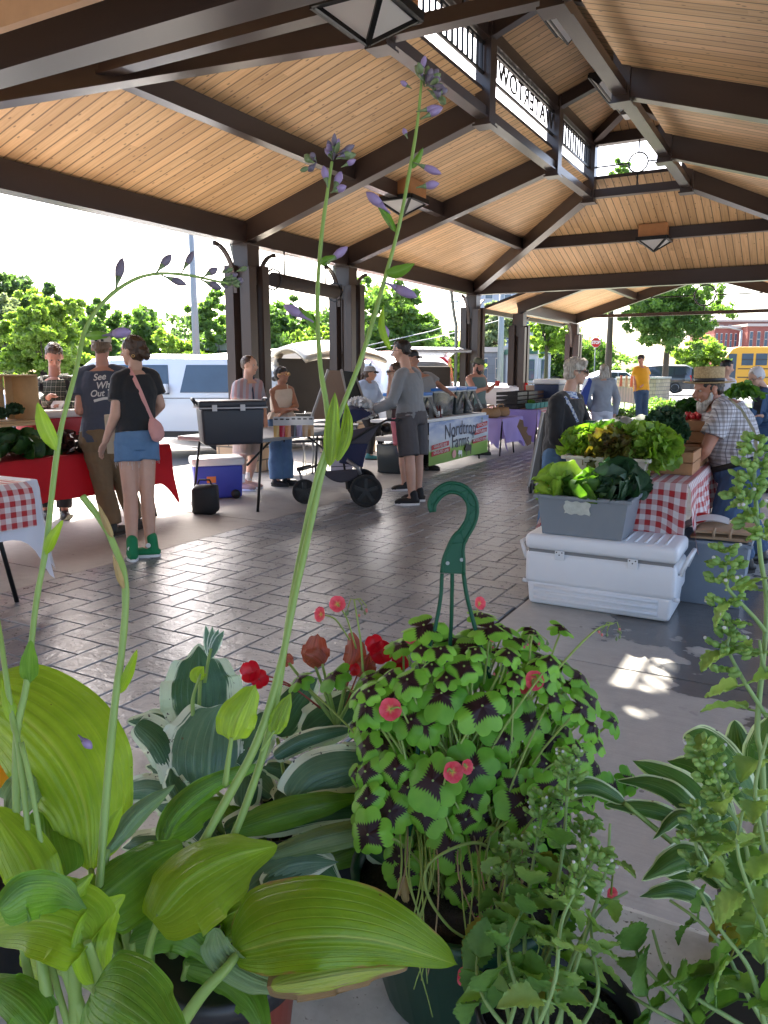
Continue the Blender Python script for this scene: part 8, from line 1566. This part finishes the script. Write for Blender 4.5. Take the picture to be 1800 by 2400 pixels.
for pts in ([(1036, 1344, D_), (1032, 1405, D_), (1018, 1480, D_-.005), (1000, 1560, D_-.01), (960, 1960, .79)], [(1060, 1344, D_), (1058, 1450, D_+.01), (1054, 1560, D_+.02), (1050, 1960, .92)], [(1086, 1344, D_), (1096, 1405, D_), (1124, 1510, D_), (1150, 1600, D_), (1215, 1980, .85)]):
    m = MB(); m.tube(crom([at(*p) for p in pts], 24), .0024, 8); m.build('strap', HG_, HK)

# --- red begonia behind
c = at(800, 1700, 1.02); BT = thing('begonia_plant', 'small begonia with bronze leaves and red flowers behind the shamrock', 'potted plant', (c.x, c.y, .74)); BRZ = hostamat('bronze begonia leaf', (.22, .05, .03), (.34, .13, .06), (1.6, .7, .5), .4, vein=(.45, .12, .10), veins=7); pot(BT, (c.x-.02, c.y-.12, .742), .04, .055, .10, BLACK)
for m_, a, b in (([(735, 1560, .98), (738, 1525, .98), (745, 1484, .98)], 30, 34), ([(760, 1560, .98), (735, 1540, .97), (712, 1530, .97)], 22, 24), ([(815, 1570, .97), (830, 1530, .97), (822, 1482, .98)], 22, 28), ([(850, 1590, .96), (860, 1560, .96), (868, 1530, .97)], 26, 22), ([(680, 1560, 1.0), (672, 1545, 1.0), (660, 1540, 1.0)], 14, 14)): leaf(BT, m_, a, b, BRZ, .012, .008, prof_s, .003, nv=5, nu=12, nvv=16, pet=[(c.x and (790, 1700, 1.0))], pr=.003)
RDP = mat('crimson petal', (.60, .006, .02), .35, 0, .1, 30, transl=.3)
for x, y, R in ((592, 1575, .014), (606, 1592, .012), (892, 1530, .015), (880, 1510, .012), (943, 1551, .012), (920, 1600, .009), (835, 1570, .008)): flower5(BT, at(x, y, .95), -FW+RT*random.uniform(-.6, .6)+ZU*.3, R, RDP, 4, origin=at(790+(x-790)*.2, 1660, 1.0), stemm=mat('red stem', (.30, .05, .04), .5), cup=1)
# yellow flowers at the left edge
c = at(-20, 1800, .80); YT = thing('pansy_plant', 'yellow orange flowers peeping in at the left edge', 'flower', (c.x, c.y, .74)); YO = mat('yellow orange petal', (.75, .36, .01), .5, 0, .15, 30, transl=.3, tcol=(.9, .5, .05)); pot(YT, (c.x-.02, c.y, .742), .045, .06, .1, BLACK)
for x, y in ((15, 1745), (5, 1790), (25, 1712)): flower5(YT, at(x, y, .78), -FW+ZU*.4, .024, YO, 5, origin=at(0, 1850, .8))

# --- catmint, serrated leaves and flower spikes
def serr(name, c1, c2, tr=.4): return leafmat(name, c1, c2, tr=tr, vs=30, tcol=(1.4, 1.6, .6), rough=.55)
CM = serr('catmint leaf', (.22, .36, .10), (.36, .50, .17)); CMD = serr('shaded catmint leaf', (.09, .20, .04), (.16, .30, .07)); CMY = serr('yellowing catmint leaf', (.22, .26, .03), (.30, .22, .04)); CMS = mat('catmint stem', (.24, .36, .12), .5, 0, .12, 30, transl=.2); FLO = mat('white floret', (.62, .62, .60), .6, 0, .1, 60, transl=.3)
def sleaf(m, base, d, up, ln, w, droop=.3, teeth=9):
    x, y, z = frame(d, up); n = teeth*2
    def fn(u, v):
        U = 2*u-1; t = min(max(v, .0), 1); ww = w*(math.sin(math.pi*t**.62)**.8 if 0 < t < 1 else 0)*(1-.0*t); tooth = 1-(.16 if round(v*n) % 2 else 0)*(abs(U) > .8)
        return base+z*(ln*v)+x*(U*ww*tooth)+y*(abs(U)*ww*.30-droop*ln*v*v-.0012*math.sin(abs(U)*9-v*22))
    m.grid(fn, 6, n, lambda u, v: (u, v))
def catmint(parent, pts, step=.036, ls=.030, seed=0, head=True, r=.0018, lm=CM, last=.85, side=True):
    P_ = crom([at(*p) for p in pts], 60); m = MB(); m.tube(P_, [r*(1.15-.5*i/60) for i in range(61)], 6); so = m.build('stem', CMS, parent); q = random.Random(seed); acc = 0; k = 0; L = sum((P_[i+1]-P_[i]).length for i in range(60)); run = 0
    for i in range(1, 60):
        run += (P_[i]-P_[i-1]).length; acc += (P_[i]-P_[i-1]).length
        if acc > step*(.8+.4*q.random()) and run < L*last:
            acc = 0; k += 1; t_ = (P_[i+1]-P_[i-1]).normalized(); x, y, z = frame(t_, (math.cos(k*1.57+seed), math.sin(k*1.57+seed), .1)); S_ = ls*(1.15-.55*run/L)*q.uniform(.75, 1.2)
            for sg in (-1, 1):
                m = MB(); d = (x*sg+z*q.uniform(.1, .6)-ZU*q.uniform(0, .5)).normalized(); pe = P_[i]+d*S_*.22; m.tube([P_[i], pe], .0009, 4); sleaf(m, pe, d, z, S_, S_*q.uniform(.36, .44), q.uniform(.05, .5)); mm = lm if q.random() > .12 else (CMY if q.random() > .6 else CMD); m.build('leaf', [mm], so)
    if head:
        tip = P_[-1]; t_ = (P_[-1]-P_[-4]).normalized(); x, y, z = frame(t_); m = MB(); mf = MB()
        for lv, (h, R, n) in enumerate(((-.030, .010, 9), (-.012, .013, 16), (0, .012, 16), (.010, .008, 10))):
            for j in range(n):
                a = q.random()*6.28; d = x*math.cos(a)+y*math.sin(a); p = tip+z*(h+q.uniform(-.004, .004))+d*R*q.uniform(.4, 1); m.lathe([(.0004, 0), (.0022, .002), (.0024, .006), (.0006, .008)], p, 6, ax=d+z*.6)
                if q.random() < .13: mf.ball(p+(d+z*.5).normalized()*.008, .0015, n=6)
            for sg in (-1, 1): sleaf(m, tip+z*h, (x*sg*(1 if lv % 2 else 0)+y*sg*(0 if lv % 2 else 1)+z*.4).normalized(), z, .016, .006, .2, 5)
        m.build('flower_head', CM, so)
        if mf.v: mf.build('florets', FLO, so)['kind'] = 'stuff'
    return so
c = at(1270, 2300, .70); CA = thing('catmint_plant', 'bushy catmint with serrated leaves and knobbly flower heads right of the shamrock', 'potted plant', (c.x, c.y, .74)); pot(CA, (c.x+.02, c.y-.02, .742), .05, .07, .11, BLACK)
sa = [[(1280, 2420, .62), (1290, 2200, .66), (1320, 1980, .70), (1330, 1850, .72), (1335, 1790, .73)], [(1300, 2420, .60), (1370, 2200, .62), (1420, 2040, .65), (1430, 1930, .66)], [(1240, 2420, .62), (1230, 2200, .66), (1250, 2020, .70), (1275, 1890, .73)], [(1200, 2420, .62), (1170, 2250, .66), (1180, 2100, .70), (1200, 1990, .74)], [(1250, 2430, .58), (1300, 2300, .58), (1320, 2150, .60), (1390, 2020, .62)], [(1310, 2430, .60), (1330, 2280, .62), (1400, 2140, .64), (1470, 2090, .66)], [(1200, 2430, .60), (1130, 2330, .62), (1120, 2240, .66), (1150, 2150, .70)], [(1350, 2430, .60), (1400, 2330, .60), (1390, 2230, .62), (1380, 2130, .64)], [(1260, 2430, .62), (1260, 2300, .64), (1310, 2120, .68), (1370, 1960, .72)], [(1180, 2440, .58), (1210, 2330, .60), (1190, 2220, .62), (1240, 2100, .66)], [(1250, 2430, .60), (1190, 2200, .68), (1140, 2040, .74), (1150, 1950, .78)], [(1220, 2430, .6), (1280, 2250, .64), (1350, 2080, .68), (1300, 1930, .73)]]
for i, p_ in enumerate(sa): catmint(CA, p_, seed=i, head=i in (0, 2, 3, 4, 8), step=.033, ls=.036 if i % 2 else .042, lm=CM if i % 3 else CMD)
c = at(1740, 2300, .70); CB = thing('catmint_plant', 'tall catmint with white flecked flower heads along the right edge in a red brown pot', 'potted plant', (c.x, c.y, .74)); pot(CB, (c.x+.03, c.y-.045, .742), .052, .070, .12, TERRA, BLACK)
sb = [[(1840, 2420, .60), (1800, 2200, .61), (1787, 1804, .62), (1775, 1700, .62), (1797, 1434, .63), (1782, 1300, .63), (1768, 1125, .64), (1772, 1060, .64)], [(1800, 2430, .60), (1790, 2206, .61), (1721, 2111, .61), (1651, 2029, .62), (1632, 1985, .62), (1635, 1935, .62)], [(1790, 2200, .60), (1743, 1969, .60), (1699, 1880, .61), (1677, 1827, .61), (1655, 1775, .61)], [(1797, 1680, .62), (1738, 1586, .62), (1706, 1520, .62), (1710, 1490, .62)], [(1794, 1480, .62), (1768, 1447, .62), (1718, 1394, .62), (1703, 1370, .62), (1700, 1325, .62)], [(1830, 2200, .58), (1790, 1980, .58), (1770, 1850, .58), (1800, 1720, .58)], [(1810, 2430, .58), (1750, 2330, .58), (1700, 2230, .59), (1640, 2160, .60), (1570, 2110, .62)], [(1780, 2430, .58), (1700, 2380, .58), (1620, 2330, .59), (1560, 2270, .60), (1530, 2180, .62)], [(1700, 2440, .60), (1600, 2400, .60), (1540, 2370, .60), (1470, 2330, .62)], [(1835, 2300, .56), (1780, 2150, .56), (1730, 2000, .56), (1740, 1900, .57)], [(1820, 1600, .61), (1790, 1560, .61), (1780, 1500, .61)], [(1790, 1260, .63), (1765, 1210, .63), (1745, 1180, .63)], [(1800, 2440, .56), (1760, 2280, .56), (1690, 2180, .57), (1640, 2090, .58)], [(1650, 2440, .58), (1590, 2350, .60), (1500, 2250, .62), (1480, 2160, .64)]]
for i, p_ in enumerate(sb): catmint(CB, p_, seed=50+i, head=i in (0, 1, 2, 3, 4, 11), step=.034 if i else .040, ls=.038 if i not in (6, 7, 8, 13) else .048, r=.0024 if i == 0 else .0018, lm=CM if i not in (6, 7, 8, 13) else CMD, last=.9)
m = MB(); tip = at(1762, 1108, .64)
for j in range(30): a = random.random()*6.28; d = RT*math.cos(a)+Fh*math.sin(a); p_ = tip+d*.012*random.random()+ZU*random.uniform(-.008, .008); m.lathe([(.0004, 0), (.0024, .002), (.0026, .006), (.0006, .009)], p_, 6, ax=d+ZU*.6)
m.build('flower_head', CM, CB)
# --- narrow variegated hosta at the right in a black pot
c = at(1735, 2120, .80); NTT = thing('hosta_plant', 'narrow leaved cream edged hosta in a black pot by the right edge', 'potted plant', (c.x, c.y, .74)); pot(NTT, (c.x+.045, c.y+.045, .742), .055, .075, .13, BLACK)
N_ = lambda m_, a, b, mt=HVN, **k: leaf(NTT, m_, a, b, mt, .012, .010, prof_s, .003, nv=9, nu=16, nvv=30, **k)
bp = (1740, 2110, .80)
for m_, a, b in (([(1782, 1935, .80), (1705, 1805, .82), (1645, 1738, .84), (1603, 1730, .85)], 30, 42), ([(1700, 2010, .80), (1640, 1900, .82), (1580, 1830, .84), (1480, 1782, .87)], 34, 36), ([(1680, 1992, .79), (1600, 1880, .81), (1530, 1840, .83), (1447, 1830, .85)], 18, 24), ([(1722, 1990, .83), (1680, 1880, .85), (1630, 1805, .87), (1562, 1783, .89)], 28, 30), ([(1640, 1962, .78), (1560, 1910, .79), (1480, 1893, .80), (1415, 1886, .81)], 16, 20), ([(1640, 1928, .78), (1590, 1915, .78), (1533, 1965, .78)], 14, 15), ([(1655, 2032, .76), (1600, 2010, .76), (1508, 2062, .76)], 26, 30), ([(1672, 2122, .75), (1590, 2088, .75), (1498, 2102, .75)], 16, 20), ([(1792, 1905, .84), (1742, 1785, .86), (1722, 1688, .88)], 44, 40), ([(1800, 1860, .82), (1795, 1760, .83), (1812, 1670, .84)], 42, 40), ([(1470, 1885, .80), (1385, 1845, .80), (1300, 1862, .80), (1200, 1900, .80)], 18, 22), ([(1730, 2100, .78), (1800, 2040, .78), (1850, 2010, .78)], 20, 26), ([(1690, 2080, .80), (1640, 2030, .82), (1580, 2040, .83), (1540, 2010, .84)], 24, 24), ([(1760, 2060, .76), (1720, 1960, .77), (1690, 1900, .78)], 24, 24), ([(1700, 2060, .80), (1650, 1950, .80), (1600, 1900, .81)], 22, 22)): N_(m_, a, b, pet=[bp])
